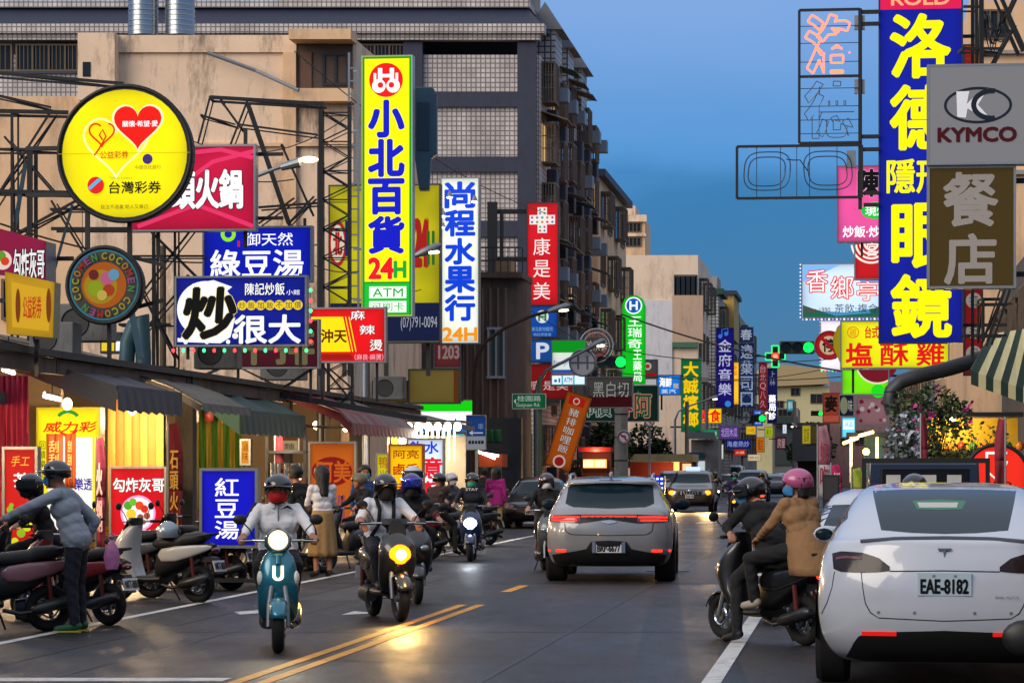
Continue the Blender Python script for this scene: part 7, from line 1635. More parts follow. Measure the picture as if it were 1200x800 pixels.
    def coat_tail(s, m, z1=.6, w0=.17, flare=1.15):
        pv = s.J['pelvis']; rings = []; c_ = s.J['chest']; s.lean = max(-.5, min(.6, (pv.y-c_.y)/max(.1, c_.z-pv.z)))
        for j in range(8):
            f_ = j/7; z = lerp(pv.z+.24, z1, f_); w = lerp(.135, w0, min(1, f_*2.2)**.6)*lerp(1, flare, f_); rings.append([(pv.x + (w + .008*f_*math.sin(7*t))*math.cos(t), pv.y - (z-pv.z)*s.lean + w*.86*math.sin(t), z) for t in [2*math.pi*i/40 for i in range(40)]])
        o = MB().loft(rings, cap=False).build('jacket_hem', m, s.t, smooth=60); o.modifiers.new('thick', 'SOLIDIFY').thickness = .012
PEOPLE = []
def ride(lean=0., reach=1., foot=None, head=(0,0,0), seat_y=.22, spread=1., knees=.17):
    J = dict(pelvis=(0,seat_y,.875), chest=(0,seat_y-.06-lean,1.145), neck=(0,seat_y-.09-lean*1.35,1.325), head=(head[0],seat_y-.13-lean*1.5+head[1],1.44+head[2]),
        shL=(.175,seat_y-.07-lean*1.2,1.27), shR=(-.175,seat_y-.07-lean*1.2,1.27), elL=(.285*spread,seat_y-.24-lean,1.09), elR=(-.285*spread,seat_y-.24-lean,1.09),
        wrL=(.305,-.165,1.045), wrR=(-.305,-.165,1.045), hipL=(.10,seat_y-.02,.85), hipR=(-.10,seat_y-.02,.85),
        knL=(knees,-.17,.76), knR=(-knees,-.17,.76), anL=(.12,-.10,.42), anR=(-.12,-.10,.42), toL=(.13,-.24,.365), toR=(-.13,-.24,.365))
    if foot:
        for q in foot:
            sg = 1 if q == 'L' else -1; J['kn'+q] = (sg*.25,-.12,.61); J['an'+q] = (sg*.31,-.04,.115); J['to'+q] = (sg*.34,-.18,.045)
    return J
def stand(h=1., lean=0., armL=None, armR=None, step=0., turn=0.):
    J = dict(pelvis=(0,0,.94), chest=(0,-.02-lean,1.24), neck=(0,-.02-lean*1.5,1.45), head=(0,-.05-lean*1.7,1.58), shL=(.18,-.01-lean*1.35,1.39), shR=(-.18,-.01-lean*1.35,1.39),
        elL=(.235,.03-lean,1.11), elR=(-.235,.03-lean,1.11), wrL=(.24,-.06-lean,.87), wrR=(-.24,-.06-lean,.87), hipL=(.095,0,.90), hipR=(-.095,0,.90),
        knL=(.105,-.02-step*.5,.49), knR=(-.105,-.02+step*.5,.49), anL=(.11,.02-step,.10), anR=(-.11,.02+step,.10), toL=(.13,-.13-step,.04), toR=(-.13,-.13+step,.04))
    if armL: J['elL'], J['wrL'] = armL
    if armR: J['elR'], J['wrR'] = armR
    return J
def at(o): return o.location.copy()
def rz(o): return o.rotation_euler.z
HELM_BLK = mt('black_helmet', '#0d0e10', .2, 0, .1, 3, coat=1); HELM_WHT = mt('white_helmet', '#b8bcc4', .25, 0, .08, 3, coat=1); HELM_PNK = mt('pink_helmet', '#b0507e', .3, 0, .08, 3, coat=.6); HELM_OLV = mt('olive_helmet', '#6a6450', .4, 0, .35, 30)
VIS = glassm('helmet_visor', (.02,.026,.03), .06)
NAVYC = cloth('navy_cloth', '#151a28'); BLKC = cloth('black_cloth', '#101114'); WHTC = cloth('white_cotton', '#e6e6e8'); GRYC = cloth('grey_denim_shirt', '#8c96a2'); TANC = cloth('tan_coat', '#8c6844'); KHK = cloth('khaki_skirt', '#9a7a4c'); PINKC = cloth('magenta_jacket', '#8a0e6a'); BRNC = cloth('brown_jacket', '#3c2a2c'); TEEC = cloth('white_tee', '#dcdcde'); BEIGEC = cloth('beige_trousers', '#a08458'); MAROON = cloth('maroon_jacket', '#5a1420'); PURP = cloth('purple_top', '#3a2458')
TEALM = mt('teal_mask', '#2f9a88', .8, 0, .05); REDM = mt('red_mask', '#b81414', .8, 0, .05); BLUM = mt('blue_mask', '#2c7ab0', .8, 0, .05); BLKM = mt('black_mask', '#141416', .8, 0, .1); WHTM = mt('white_mask', '#b8bcc0', .8, 0, .05)

p = Person('rider on the teal scooter in white jacket with red face mask and black helmet', at(teal), rz(teal), ride(.02, seat_y=.2), WHTC, BLKC, vox=.011, group='scooter riders', yaw=-6)
p.helmet(HELM_BLK, True); p.mask(REDM); p.eyes(); p.collar(WHTC)
for q, sg in (('L', 1), ('R', -1)): MB().tube([p.J['sh'+q] + V((sg*.03,.0,.055)), lerp(p.J['sh'+q], p.J['el'+q], .5) + V((sg*.055,0,.015)), p.J['el'+q] + V((sg*.042,.01,0)), lerp(p.J['el'+q], p.J['wr'+q], .8) + V((sg*.034,0,.0))], .018, 8).build('sleeve_stripe', BLKC, p.t, smooth=50)
MB().tube([V((0,.0,1.40)), V((0,.0,1.28)), V((0,.015,1.12)), V((0,.04,1.0))], .006, 5).build('zip', GREYM, p.t)
b = MB(); pts = [V((.05,-.012,1.285)), V((.085,-.012,1.30)), V((.13,.0,1.275))]; b.tube(pts, [.006,.014,.004], 6); b.build('chest_mark', BLKC, p.t)
p = Person('rider on the dark motorcycle in white shirt with black backpack straps and black helmet', at(moto), rz(moto), ride(.03, seat_y=.24, spread=1.1), WHTC, NAVYC, vox=.012, short=True, thick=1.08, group='scooter riders')
p.helmet(HELM_BLK, True, full=True); p.mask(BLKM, True); p.eyes(); p.collar(WHTC); p.straps(cloth('backpack', '#1c191a'))
p = Person('rider past the parked scooters in dark jacket with teal mask on the bright lamp scooter', at(led), rz(led), ride(.02), NAVYC, BLKC, vox=.015, group='scooter riders')
p.helmet(HELM_BLK, True); p.mask(TEALM); p.eyes()
b = MB(); put_text(b, 'STAY', -.11, 1.27, .11, 1.32, -.02, .02); b.build('lettering', WHITEP, p.t, fix=False)
# man in the grey shirt leaning over the red scooter
J = stand(lean=.10); J.update(elL=(.34,-.40,1.26), wrL=(.36,-.64,1.14), elR=(-.30,.10,1.12), wrR=(-.34,.0,.90), head=(0,-.22,1.575)); J['hdL'] = V((0,-1,-.2)); J['toL'] = (.14,-.16,.04)
p = Person('man in grey shirt and navy trousers leaning over the red scooter at the left', G(90, 28.6), R(-100), J, GRYC, NAVYC, mt('green_trainers', '#1f5a3c', .6, 0, .3, 20), vox=.011, thick=1.1, hem=True)
p.helmet(HELM_BLK, True, stripe=GREYM); p.hair(length=-1, cap=False) if False else None; p.mask(BLUM); p.eyes()
for q in 'LR':
    a, c_ = p.J['an'+q], p.J['to'+q]; MB().loft([se((lerp(a.x,c_.x,f)*1., lerp(a.y+.05,c_.y-.03,f), .014), .05, .012) for f in (0,.5,1)]).build('sole', mt('yellow_sole', '#b0a428', .6), p.t)
t = thing('shopping_bag', 'pink plastic bag hanging at the hand of the man in the grey shirt', 'bag', G(131, 28.5, .66)); MB().loft([se((0,0,-.02),.06,.03,'z'), se((0,0,.10),.085,.05,'z'), se((0,0,.2),.06,.04,'z'), se((0,0,.27),.02,.015,'z')]).build('bag_body', mt('pink_film', '#b06a9a', .35, 0, .2, 8, .5, 20), t, smooth=50); MB().torus((0,0,.30), .035, .006, 'y', 16, 5).build('bag_handle', mt('pink_film', '#b06a9a'), t)
p = Person('person in black full helmet and dark jacket on a scooter behind the man in grey', G(34, 31.2), R(-70), ride(.05, foot='L'), BLKC, BLKC, vox=.013, yaw=25)
p.helmet(HELM_BLK, False, VIS, True); p.mask(BLKM); p.eyes()
# woman and people on the left pavement edge
J = stand(armL=((.22,-.10,1.13),(.10,-.32,1.12)), armR=((-.22,-.10,1.13),(-.12,-.30,1.10)))
p = Person('woman with long dark hair in white tee and long tan skirt standing by the stalls', G(378, 43.5), R(205), J, TEEC, KHK, mt('black_sandals', '#151313', .6), vox=.012, short=True, legs_bare=True, thick=.92, scale=.985)
p.hair(length=.27); p.eyes(); p.skirt(KHK, .33, 1.18)
p = Person('man in dark tee bending behind the woman in the tan skirt', G(355, 45.5), R(230), stand(lean=.08), BLKC, NAVYC, vox=.014, short=True, scale=.99); p.hair(length=-.0); p.eyes()
p = Person('person with dull olive helmet and dark jacket sitting on a scooter before the orange sign', G(420, 48.5), R(-60), ride(.05, foot='L'), BLKC, NAVYC, vox=.014); p.helmet(HELM_OLV, False); p.eyes()
p = Person('man with teal face mask and blue shirt standing by the orange box sign', G(427, 53), R(15), stand(), cloth('blue_shirt', '#1c3f7a'), BLKC, vox=.015); p.hair(); p.mask(TEALM); p.eyes()
p = Person('rider in maroon and black jacket with purple blue visor behind the motorcycle', G(483, 35.2), R(8), ride(.02), BLKC, BLKC, sleeve=MAROON, vox=.012, thick=1.05, group='scooter riders'); p.helmet(mt('violet_helmet', '#3a1c66', .25, .2, .3, 4, coat=1), False, mt('iridescent_visor', '#2f3fb0', .08, .7, .5, 12, coat=1), True); p.mask(BLKM, True); p.eyes()
pj = ride(-.02, seat_y=.62); 
for k_ in ('pelvis','hipL','hipR'): pj[k_] = (pj[k_][0], pj[k_][1], pj[k_][2]+.05)
pj.update(chest=(0,.56,1.22), neck=(0,.54,1.41), head=(.06,.50,1.53), shL=(.17,.55,1.35), shR=(-.17,.55,1.35), elL=(.26,.40,1.15), elR=(-.26,.40,1.15), wrL=(.18,.24,1.1), wrR=(-.18,.24,1.1), knL=(.27,.22,.86), knR=(-.27,.22,.86), anL=(.22,.22,.46), anR=(-.22,.22,.46), toL=(.23,.08,.41), toR=(-.23,.08,.41))
p = Person('passenger with pale white helmet riding behind the purple visored rider', G(483, 35.2), R(8), pj, NAVYC, BLKC, vox=.013, group='scooter riders'); p.helmet(HELM_WHT, False, VIS); p.mask(WHTM); p.eyes()
for label, px, Y, r, top, hm, mk in (('person in brown jacket and black helmet sitting on the white tail scooter', 516, 55, 150, BRNC, HELM_BLK, BLKM), ('person with white helmet beside the one in the brown jacket', 530, 57.5, 40, cloth('grey_top', '#5a5660'), HELM_WHT, WHTM)):
    p = Person(label, G(px, Y), R(r), ride(.04, foot='LR'), top, BLKC, vox=.015); p.helmet(hm, False); p.mask(mk); p.eyes()
p = Person('person in magenta jacket and beige trousers walking away beside the black sedan', G(581, 69), R(165), stand(step=.08), PINKC, BEIGEC, vox=.017); p.hair(length=.10); p.eyes(); p.coat_tail(PINKC, .78, .18, 1.1)
p = Person('dark haired person walking behind the bright lamp scooter rider', G(566, 74), R(170), stand(), NAVYC, BLKC, vox=.018); p.hair(); p.eyes()
p = Person('oncoming rider in dark helmet and black jacket just left of the slate grey car', G(641, 46), R(4), ride(.0, seat_y=.2), BLKC, BLKC, vox=.014, group='scooter riders'); p.helmet(mt('maroon_helmet', '#241016', .25, 0, .2, 4, coat=1), False, None, True); p.mask(WHTM); p.eyes()
# the couple on the black scooter
nz_ = rz(near2)
p = Person('rider in black with black helmet and blue mask, foot down, beside the white electric car', at(near2), nz_, ride(.15, seat_y=.16, foot='L', head=(0,-.03,-.03)), BLKC, BLKC, mt('black_slipper', '#161414', .6), vox=.011, thick=1.08, group='scooter riders', yaw=52, pitch=8)
p.helmet(HELM_BLK, True, VIS); p.mask(BLUM); p.eyes(); p.coat_tail(BLKC, .72, .17, 1.15)
pj2 = dict(pj); pj2.update(chest=(0,.53,1.19), neck=(0,.48,1.37), head=(-.02,.44,1.49), shL=(.165,.50,1.32), shR=(-.165,.50,1.32), elL=(.26,.38,1.11), elR=(-.26,.38,1.11), wrL=(.20,.16,1.0), wrR=(-.20,.16,1.0), knR=(-.29,.12,.80), knL=(.29,.12,.80), anR=(-.24,.14,.42), anL=(.24,.14,.42), toR=(-.26,.0,.36), toL=(.26,.0,.36))
p = Person('passenger in tan coat with pink helmet and blue mask on the black scooter', at(near2), nz_, pj2, TANC, BLKC, mt('cream_shoes', '#a89c8c', .7), vox=.011, thick=1.06, group='scooter riders', yaw=58)
p.helmet(HELM_PNK, False); p.hair(length=.06, cap=False); p.mask(BLUM); p.eyes(); p.coat_tail(TANC, .66, .19, 1.25)
for label, px, Y, r, top, hm, mk, v in (('far rider in purple top with teal mask and amber lamp right of the taxi', 861, 88, 2, PURP, HELM_BLK, TEALM, .018), ('small far rider in dark clothes beside the bronze taxi', 838, 132, 2, BLKC, HELM_BLK, BLKM, .022), ('far rider in brown seen from behind with red tail lamp', 892, 112, 178, BRNC, HELM_BLK, BLKM, .02), ('rider with black helmet showing above the white electric car roof', 1070, 28.2, 180, BLKC, HELM_BLK, BLKM, .013)):
    p = Person(label, G(px, Y), R(r), ride(.0), top, BLKC, vox=v, group='scooter riders'); p.helmet(hm, False); p.mask(mk); p.eyes()
bpy.context.view_layer.update(); DG = bpy.context.evaluated_depsgraph_get()
for p in PEOPLE: p.finish(DG)
# ================================================================== STALLS, PLANTS AND ODDS AND ENDS
def boxes(name, label, cat, px, py, Y, parts, rz_=0., group=None):
    """a small fixture: parts are (part name, x0,y0,x1,y1 photo box, near depth, far depth, material)"""
    t = thing(name, label, cat, P(px, py, Y), ROT + rz_, group); k = Y/F
    for nm, x0, y0, x1, y1, d0, d1, m in parts: MB().box((x0-px)*k, (x1-px)*k, d0, d1, (py-y1)*k, (py-y0)*k).build(nm, m, t)
    return t
# striped awning at the right
t = thing('shop_awning', 'green and cream striped awning at the right below the brown restaurant sign', 'awning', P(1180,430,58)); b = MB(); n = 11; g = []
for i in range(n+1):
    f_ = i/n; top = P(1163 + 77*f_, 391 - 12*f_, 59.2); lo = P(1138 + 96*f_, 434 + 34*f_, 57.6); mid = top.lerp(lo, .5) + V((0,-.12,.05)); ft = lo + V((0,.01,-.28)); g.append([top, mid, lo, ft])
for i in range(n):
    b.mat(i % 2); b.sheet([[q - t.location for q in g[i]], [q - t.location for q in g[i+1]]])
o = b.build('canvas', [mt('dark_green_stripe', '#0c2a20', .7, 0, .2, 4), mt('cream_stripe', '#b8b084', .7, 0, .2, 4)], t, fix=False); o.modifiers.new('thick', 'SOLIDIFY').thickness = .01
b = MB()
for i in (0, n//2, n): b.tube([g[i][0]-t.location+V((0,.06,0)), g[i][2]-t.location+V((0,.06,0))], .025, 6)
b.tube([g[0][2]-t.location+V((0,.06,0)), g[n][2]-t.location+V((0,.06,0))], .025, 6); b.build('frame', STEEL, t)
t = thing('exhaust_duct', 'thick dark grey bent exhaust duct under the yellow chicken sign', 'duct', P(1045,480,62)); MB().tube([P(x,y,62) - t.location for x, y in ((1047,484),(1043,470),(1045,458),(1056,447),(1078,440),(1105,434),(1138,424),(1200,402))], [.17]*8, 16).build('pipe', mt('duct_metal', '#3a3d42', .5, .3, .2), t, smooth=60)
b = MB()
for x, y in ((1045,459),(1092,437),(1125,428)): p_ = P(x,y,62) - t.location; b.ell(p_, (.19,.19,.03), 16, 6)
b.build('duct_joint', STEEL, t)
def leaf_tree(name, label, base, h, crown, cols, n, leaf=.12, flowers=None, cat='tree', trunk=.06, seed=3, twigs=8, bare=False):
    """crown: list of (dx,dy,z,rx,ry,rz) clumps"""
    r = random.Random(seed); t = thing(name, label, cat, base); b = MB()
    for k in range(twigs):
        c = r.choice(crown); e = V((c[0] + r.uniform(-.6,.6)*c[3], c[1] + r.uniform(-.6,.6)*c[4], c[2] + r.uniform(-.2,.8)*c[5])); m_ = V((e.x*.35, e.y*.35, e.z*.55)) + V((r.uniform(-.1,.1), r.uniform(-.1,.1), 0))
        b.tube([V((0,0,0)), V((m_.x*.4, m_.y*.4, m_.z*.5)), m_, e], [trunk, trunk*.7, trunk*.45, trunk*.15], 6)
    b.build('trunk', mt('bark', '#2e241c', .9, 0, .3, 12, .4, 40), t, smooth=60)
    b = MB()
    for i in range(n):
        c = crown[i % len(crown)]
        while True:
            u = V((r.uniform(-1,1), r.uniform(-1,1), r.uniform(-1,1)))
            if .25 < u.length < 1: break
        u = u.normalized()*(u.length**.5); p_ = V((c[0]+u.x*c[3], c[1]+u.y*c[4], c[2]+u.z*c[5])); s_ = leaf*r.uniform(.6,1.3)
        d = V((r.uniform(-1,1), r.uniform(-1,1), r.uniform(-.7,.5))).normalized(); w = d.orthogonal().normalized()*s_*.32; w.rotate(Matrix.Rotation(r.uniform(0,6.28), 3, d))
        b.mat(r.randrange(len(cols))); b.add([p_, p_ + d*s_*.45 + w, p_ + d*s_, p_ + d*s_*.45 - w], [(0,1,2,3)])
    b.build('crown' if cat == 'tree' else 'foliage', cols, t, fix=False)
    if flowers:
        b = MB()
        for i in range(flowers[1]):
            c = crown[i % len(crown)]; a = r.uniform(0,6.28); p_ = V((c[0] + c[3]*.9*math.cos(a), c[1] - c[4]*.9, c[2] + c[5]*.9*r.uniform(-1,1)))
            for q in range(4): d = V((r.uniform(-1,1), r.uniform(-1,0), r.uniform(-1,1))).normalized()*.07; w = d.orthogonal()*.6; b.add([p_, p_+d+w, p_+d*1.5, p_+d-w], [(0,1,2,3)])
        b.build('blossom', flowers[0], t, fix=False)
    return t
LEAFD = [mt('leaf_dark', '#1d2c16', .6, 0, .3, 5), mt('leaf_mid', '#2c4420', .6, 0, .3, 5), mt('leaf_pale', '#486030', .6, 0, .3, 5)]
leaf_tree('bougainvillea', 'leafy potted bougainvillea with pink blossoms at the right under the duct', G(1085,58), 3, [(-.35,0,2.9,.4,.4,.4),(.2,.1,3.05,.45,.4,.35),(-.4,.1,2.2,.3,.35,.5),(.6,.2,2.75,.35,.4,.35),(.0,0,2.3,.35,.4,.5)], LEAFD, 1500, .12, (mt('pink_petal', '#c03a8a', .6, 0, .15, 6), 16), 'plant', .035, 5, 26)
leaf_tree('shrub', 'thin twiggy shrub lit yellow green behind the blue truck', G(1132,57), 2.2, [(-.5,0,2.0,.5,.3,.6),(.4,.1,2.1,.6,.3,.5)], [mt('leaf_lime', '#6a7a20', .6, 0, .25, 5), LEAFD[1]], 420, .10, None, 'plant', .025, 9, 30)
leaf_tree('shrub', 'pale flowering bush beside the duct end', G(1058,56), 2, [(0,0,2.2,.35,.3,.6)], [mt('leaf_silver', '#6a7a80', .6, 0, .25, 5), LEAFD[0]], 500, .10, (mt('white_petal', '#b0b4c0', .6), 30), 'plant', .025, 11, 10)
for i, (px, Y, zc, rx, rz_) in enumerate(((757,150,3.2,1.0,.9),(712,122,3.0,.8,.8),(950,210,3.8,1.4,1.5))):
    leaf_tree('street_tree', ['dark leafy street tree under the green pharmacy sign', 'small dark street tree beside the thick concrete pole', 'dark tree over the awning near the street end'][i], G(px, Y), zc, [(0,0,zc,rx,rx,rz_),(-rx*.6,0,zc-.8,rx*.7,rx*.7,rz_*.6),(rx*.6,0,zc-.5,rx*.7,rx*.7,rz_*.7)], LEAFD[:2], 1500, .26, None, 'tree', .16, 20+i, 9)
# lit yellow back wall with goods, blue shed, lamps at the right
t = boxes('market_stall', 'yellow lit stall wall behind the shrubs at the right', 'stall', 1130, 552, 66, [('back_wall',1072,490,1192,552,0,.1,mt('yellow_wall', '#b8901c', .7, 0, .3, 2)), ('shelf',1080,528,1190,531,-.5,-.01,STEEL), ('canopy_beam',1060,484,1195,489,-1.2,.1,STEEL)])
lamp('stall_lamp', 'POINT', (-.3,-1.0,1.1), 160, (1,.78,.3), t, .15); MB().ell((-.3,-1.0,1.15), (.07,.07,.09), 10, 6).build('bulb', em('#ffe28a', 18), t)
for i in range(9):
    MB().ell((-.9 + i*.27, -.25, .58), (.10,.10,.11), 10, 6).build('fruit_bowl', (mt('red_goods', '#a82018', .5), mt('green_goods', '#4a7a20', .5), mt('orange_goods', '#c06a18', .5))[i % 3], t)
t = boxes('shed', 'teal blue stall shed with glaring amber bulb beside the flags', 'stall', 1020, 560, 80, [('side_wall',1013,505,1036,560,0,1.5,mt('teal_board', '#1c5a70', .6, 0, .2, 3)), ('roof',992,507,1042,512,-1.0,1.6,STEEL), ('post',996,512,999,565,-.9,-.8,WHITEP), ('post',1026,512,1029,565,-.9,-.8,WHITEP)])
for i, (x0, x1, y) in enumerate(((993,1012,517),(1005,1030,510))): a = (P(x0,y+2,79.2)-P(1020,560,80)); c_ = (P(x1,y-4,78.6)-P(1020,560,80)); MB().tube([a, c_], .05, 8).build('tube_lamp', em('#ffc078', 5), t)
p_ = P(1020,529,79)-P(1020,560,80); MB().ell(p_, .09, 12, 8).build('bulb', em('#ffa838', 50), t); lamp('stall_lamp', 'POINT', p_ + V((0,-.2,0)), 90, (1,.62,.25), t, .1)
def flag(label, px0, ytop, px1, ybot, Y, col, col2=None, lean=0., txt=None, tcol='#e8e0d0', group='feather flags by the kerb', pole_s=-1):
    k = Y/F; o = P((px0+px1)/2, ybot, Y); zb = o.z; o.z = 0; t = thing('flag', label, 'flag', o, ROT, group); w = (px1-px0)*k; h = (ybot-ytop)*k; b = MB()
    xp = pole_s*w/2; b.tube([(xp,0,0),(xp,0,zb+h*.8),(xp+lean*.5*0,0,zb+h+.05)], .018, 6); b.build('flag_pole', GREYM, t)
    g = []
    for r in range(14):
        f_ = r/13; row = []
        for i in range(9):
            u = i/8; ww = w*(1 - .35*max(0, f_-.75)/.25); row.append((xp - pole_s*ww*u, .05*math.sin(5*u+4*f_)*u, zb + h*f_ + .06*h*u*(f_-.5)*lean))
        g.append(row)
    b = MB(); b.sheet(g[:7]); b.mat(1 if col2 else 0).sheet(g[6:]); o2 = b.build('cloth', [cloth('flag_'+col, col)] + ([cloth('flag_'+col2, col2)] if col2 else []), t, smooth=60, fix=False); o2.modifiers.new('thick', 'SOLIDIFY').thickness = .004
    if txt: b = MB(); put_text(b, txt, -w*.28, zb+h*.12, w*.28, zb+h*.8, -.09, .015, vert=True); b.build('lettering', mt('letter_'+tcol, tcol, .6), t, fix=False)
    return t
flag('white and pink feather flag beside the pale end house', 958, 500, 974, 582, 62, '#a8a0a8', '#9a6a78', 1., '好吃', '#8a1830')
flag('magenta feather flag with round pale mark between the white flag and the pickup', 974, 545, 987, 582, 58, '#b0205a', None, 1., '鮮', '#d0d0c0')
flag('red flag on a steel pole in front of the bougainvillea', 1079, 487, 1087, 560, 52, '#6a1024', None, 1.)
flag('dark red flag with grey patch at the right before the red round sign', 1166, 492, 1178, 580, 44, '#6a1420', '#7a2030', 1., None, pole_s=1)
flag('pale flag with lime stripe leaning beside the pickup', 998, 550, 1013, 592, 48, '#a8ac9c', '#8a9a30', 2.)
flag('red feather flag with yellow characters right of the red bowl sign', 197, 498, 214, 640, 45, '#6a101c', None, 1., '石頭火鍋', '#c8a030')
flag('purple red feather flag left of the red bowl sign', 112, 515, 124, 640, 46.5, '#6a1c40', None, 1., '火鍋', '#c0a0b0')
flag('maroon feather flag under the green awning edge', 322, 500, 332, 600, 55, '#5a1420', None, 1.)
# bright food stall
o = P(500,560,67); t = thing('food_stall', 'brightly lit food stall with rows of bare white lamps under the grey awning', 'stall', o, ROT); k = 67/F
MB().box(-40*k, 40*k, -.1, .9, -1.3, -.45).build('counter', mt('steel_counter', '#70747a', .35, .8, .15), t); MB().box(-46*k, 40*k, .9, 1.0, -1.3, 1.0).build('back_wall', mt('stall_wall', '#8a7a60', .7), t)
MB().box(-48*k, 46*k, -.6, 1.0, 65*k, 67*k).build('roof', STEEL, t)
for i in range(8):
    x = -42*k + i*11.5*k; MB().tube([(x,-.3,65*k),(x,-.3,62*k)], .01, 5).build('lamp_cord', BLACK, t); MB().ell((x,-.3,60*k), (.09,.09,.10), 14, 8).build('bulb', em('#fff2dc', 16), t)
b = MB()
for i in range(13): b.bar((-44*k + i*6.5*k, -.15, 58*k), (-44*k + i*6.5*k, -.15, 20*k), .05)
b.build('hanging_sticks', mt('pale_sticks', '#b09a78', .6), t)
for i in range(5): MB().box(-40*k+i*9*k, -34*k+i*9*k, -.2, -.17, 20*k, 50*k).build('menu_strip', (mt('yellow_card', '#c8a020', .6), mt('white_card', '#b8b4a8', .6))[i % 2], t)
lamp('stall_lamp', 'AREA', (0,-.35,1.12), 220, (1,.93,.82), t, 1.2)
t = boxes('food_stall', 'dark food cart with steel pots and small red lamps behind the woman in tan', 'stall', 335, 600, 55, [('counter',312,560,360,600,-.1,.6,mt('cart_board', '#3a2a20', .6)), ('shelf',312,528,360,531,-.1,.6,STEEL), ('post',312,500,315,560,-.1,-.04,STEEL), ('post',357,500,360,560,-.1,-.04,STEEL)])
for i in range(5): MB().tube([(-.28+i*.14,-.02,.68),(-.28+i*.14,-.02,.95)], [.06,.06], 12).build('pot', CHROME, t, smooth=40)
for i in range(4): MB().ell((.04+i*.09,-.16,.66), .03, 8, 6).build('bulb', em('#ff9a80', 9), t)
lamp('stall_lamp', 'POINT', (0,-.3,1.4), 40, (1,.75,.5), t, .1)
# crossing and beyond
t = boxes('red_shop', 'red lantern shop front lit orange behind the slate grey car', 'shop', 700, 556, 118, [('wall',682,528,716,600,0,2,mt('dark_red_wall', '#3a1410', .7)), ('roof',680,524,718,529,-.8,2,mt('red_roof', '#8a1c14', .6)), ('lit_box',684,538,711,548,-.25,-.01,em('#ffb050', 1.6))])
for i in range(2): MB().box(-16*.0354+i*13.5*.0354+.02, -4*.0354+i*13.5*.0354, -.28, -.255, 9*.0354, 17*.0354).build('lantern_panel', em('#ffd890', 2.2), t)
lamp('shop_lamp', 'POINT', (0,-1.0,.9), 60, (1,.35,.2), t, .1)
s = Sign('neon_sign', 'small red neon character beside the red lantern shop', (717,531,738,548), 116, '#1c0c0c', .05, .15, STEEL, .01); s.text('女', (721,533,734,545), '#ff3a28', .03, lit=3.0); s.bars([(727,531,727,520)], .05)
t = boxes('cream_shop', 'cream canopied shop with red wall at the far side of the crossing', 'shop', 774, 557, 140, [('wall',738,540,812,610,0,3,mt('red_brick_wall', '#6a2018', .8, 0, .25, 6)), ('canopy',734,532,815,541,-1.6,3,CREAM2), ('lit_edge',790,540,796,556,-.3,-.01,em('#ffb060', 2.0)), ('window',800,543,810,560,-.1,-.01,em('#ffe0b0', .8))])
lamp('shop_lamp', 'POINT', (.6,-1.2,-.2), 120, (1,.5,.25), t, .2)
t = boxes('market_shop', 'grey shop with blue awning right of the cream canopied shop', 'shop', 822, 560, 165, [('wall',810,515,842,610,0,4,GREYW), ('awning',806,530,826,537,-1.4,-.01,mt('blue_awning', '#17485a', .6)), ('door',818,540,826,600,-.1,-.01,em('#e8f4ff', .6)), ('fascia',808,506,838,514,-.8,-.01,mt('tin_fascia', '#6a7478', .5))])
t = boxes('dark_awning_shop', 'dark awning shop with mustard cloth at the far right of the street', 'shop', 950, 560, 190, [('wall',935,495,972,600,0,4,DARKW), ('awning',930,500,970,540,-2,-.01,TARP), ('cloth',945,500,960,520,-2.1,-2.02,mt('mustard_cloth', '#6a6010', .8))])  # the mustard sheet stands for yellow light on the awning
t = boxes('led_board', 'blue lit dotted board standing left of the bronze taxi', 'sign', 770, 600, 104, [('cabinet',761,557,779,583,0,.3,STEEL), ('face',762,558,778,582,-.01,-.001,em('#1020d0', 1.0)), ('post',769,583,771,603,.1,.2,STEEL)])
for i in range(3):
    for j in range(4): MB().box((764+i*5-770)*104/F, (767+i*5-770)*104/F, -.03, -.012, (600-562-j*5.4)*104/F, (600-559.5-j*5.4)*104/F).build('dot', em('#c8d8ff', 1.6), t)
t = boxes('shop_canopy', 'orange tarpaulin canopy with tube lamps by the parking board', 'awning', 578, 560, 88, [('canopy',565,532,592,547,-.8,.6,mt('orange_tarp', '#b8480c', .7, 0, .2, 4)), ('post',566,547,568,612,-.7,-.65,GREYM), ('post',589,547,591,612,-.7,-.65,GREYM)])
for i in range(2): a = P(561+i*6,527+i*3,86.8)-P(578,560,88); c_ = P(586+i*4,537-i*3,86.8)-P(578,560,88); MB().tube([a, c_], .04, 8).build('tube_lamp', em('#ffe0d8', 6), t)
curtain('banner', 'dark green cloth hanging from the parking board', 571, 503, 588, 519, 83, [mt('green_cloth', '#1c5a34', .8, 0, .2, 4)], 2, 'cloth', .03)
t = boxes('crate_stack', 'pale crates stacked under the orange canopy', 'crates', 582, 580, 90, [('crate',574,550,590,562,-.3,.3,mt('card_box', '#8a7658', .8)), ('crate',572,563,592,580,-.3,.3,mt('card_box2', '#5a5a5e', .8)), ('crate',573,581,591,606,-.3,.3,mt('card_box', '#8a7658', .8))])
t = boxes('speaker_box', 'black loudspeaker box between the flags', 'speaker', 975, 585, 56, [('cabinet',964,556,984,600,0,.4,PLASTIC), ('grille',966,559,982,585,-.02,-.001,mt('speaker_grille', '#26282a', .7, 0, .3, 60))])
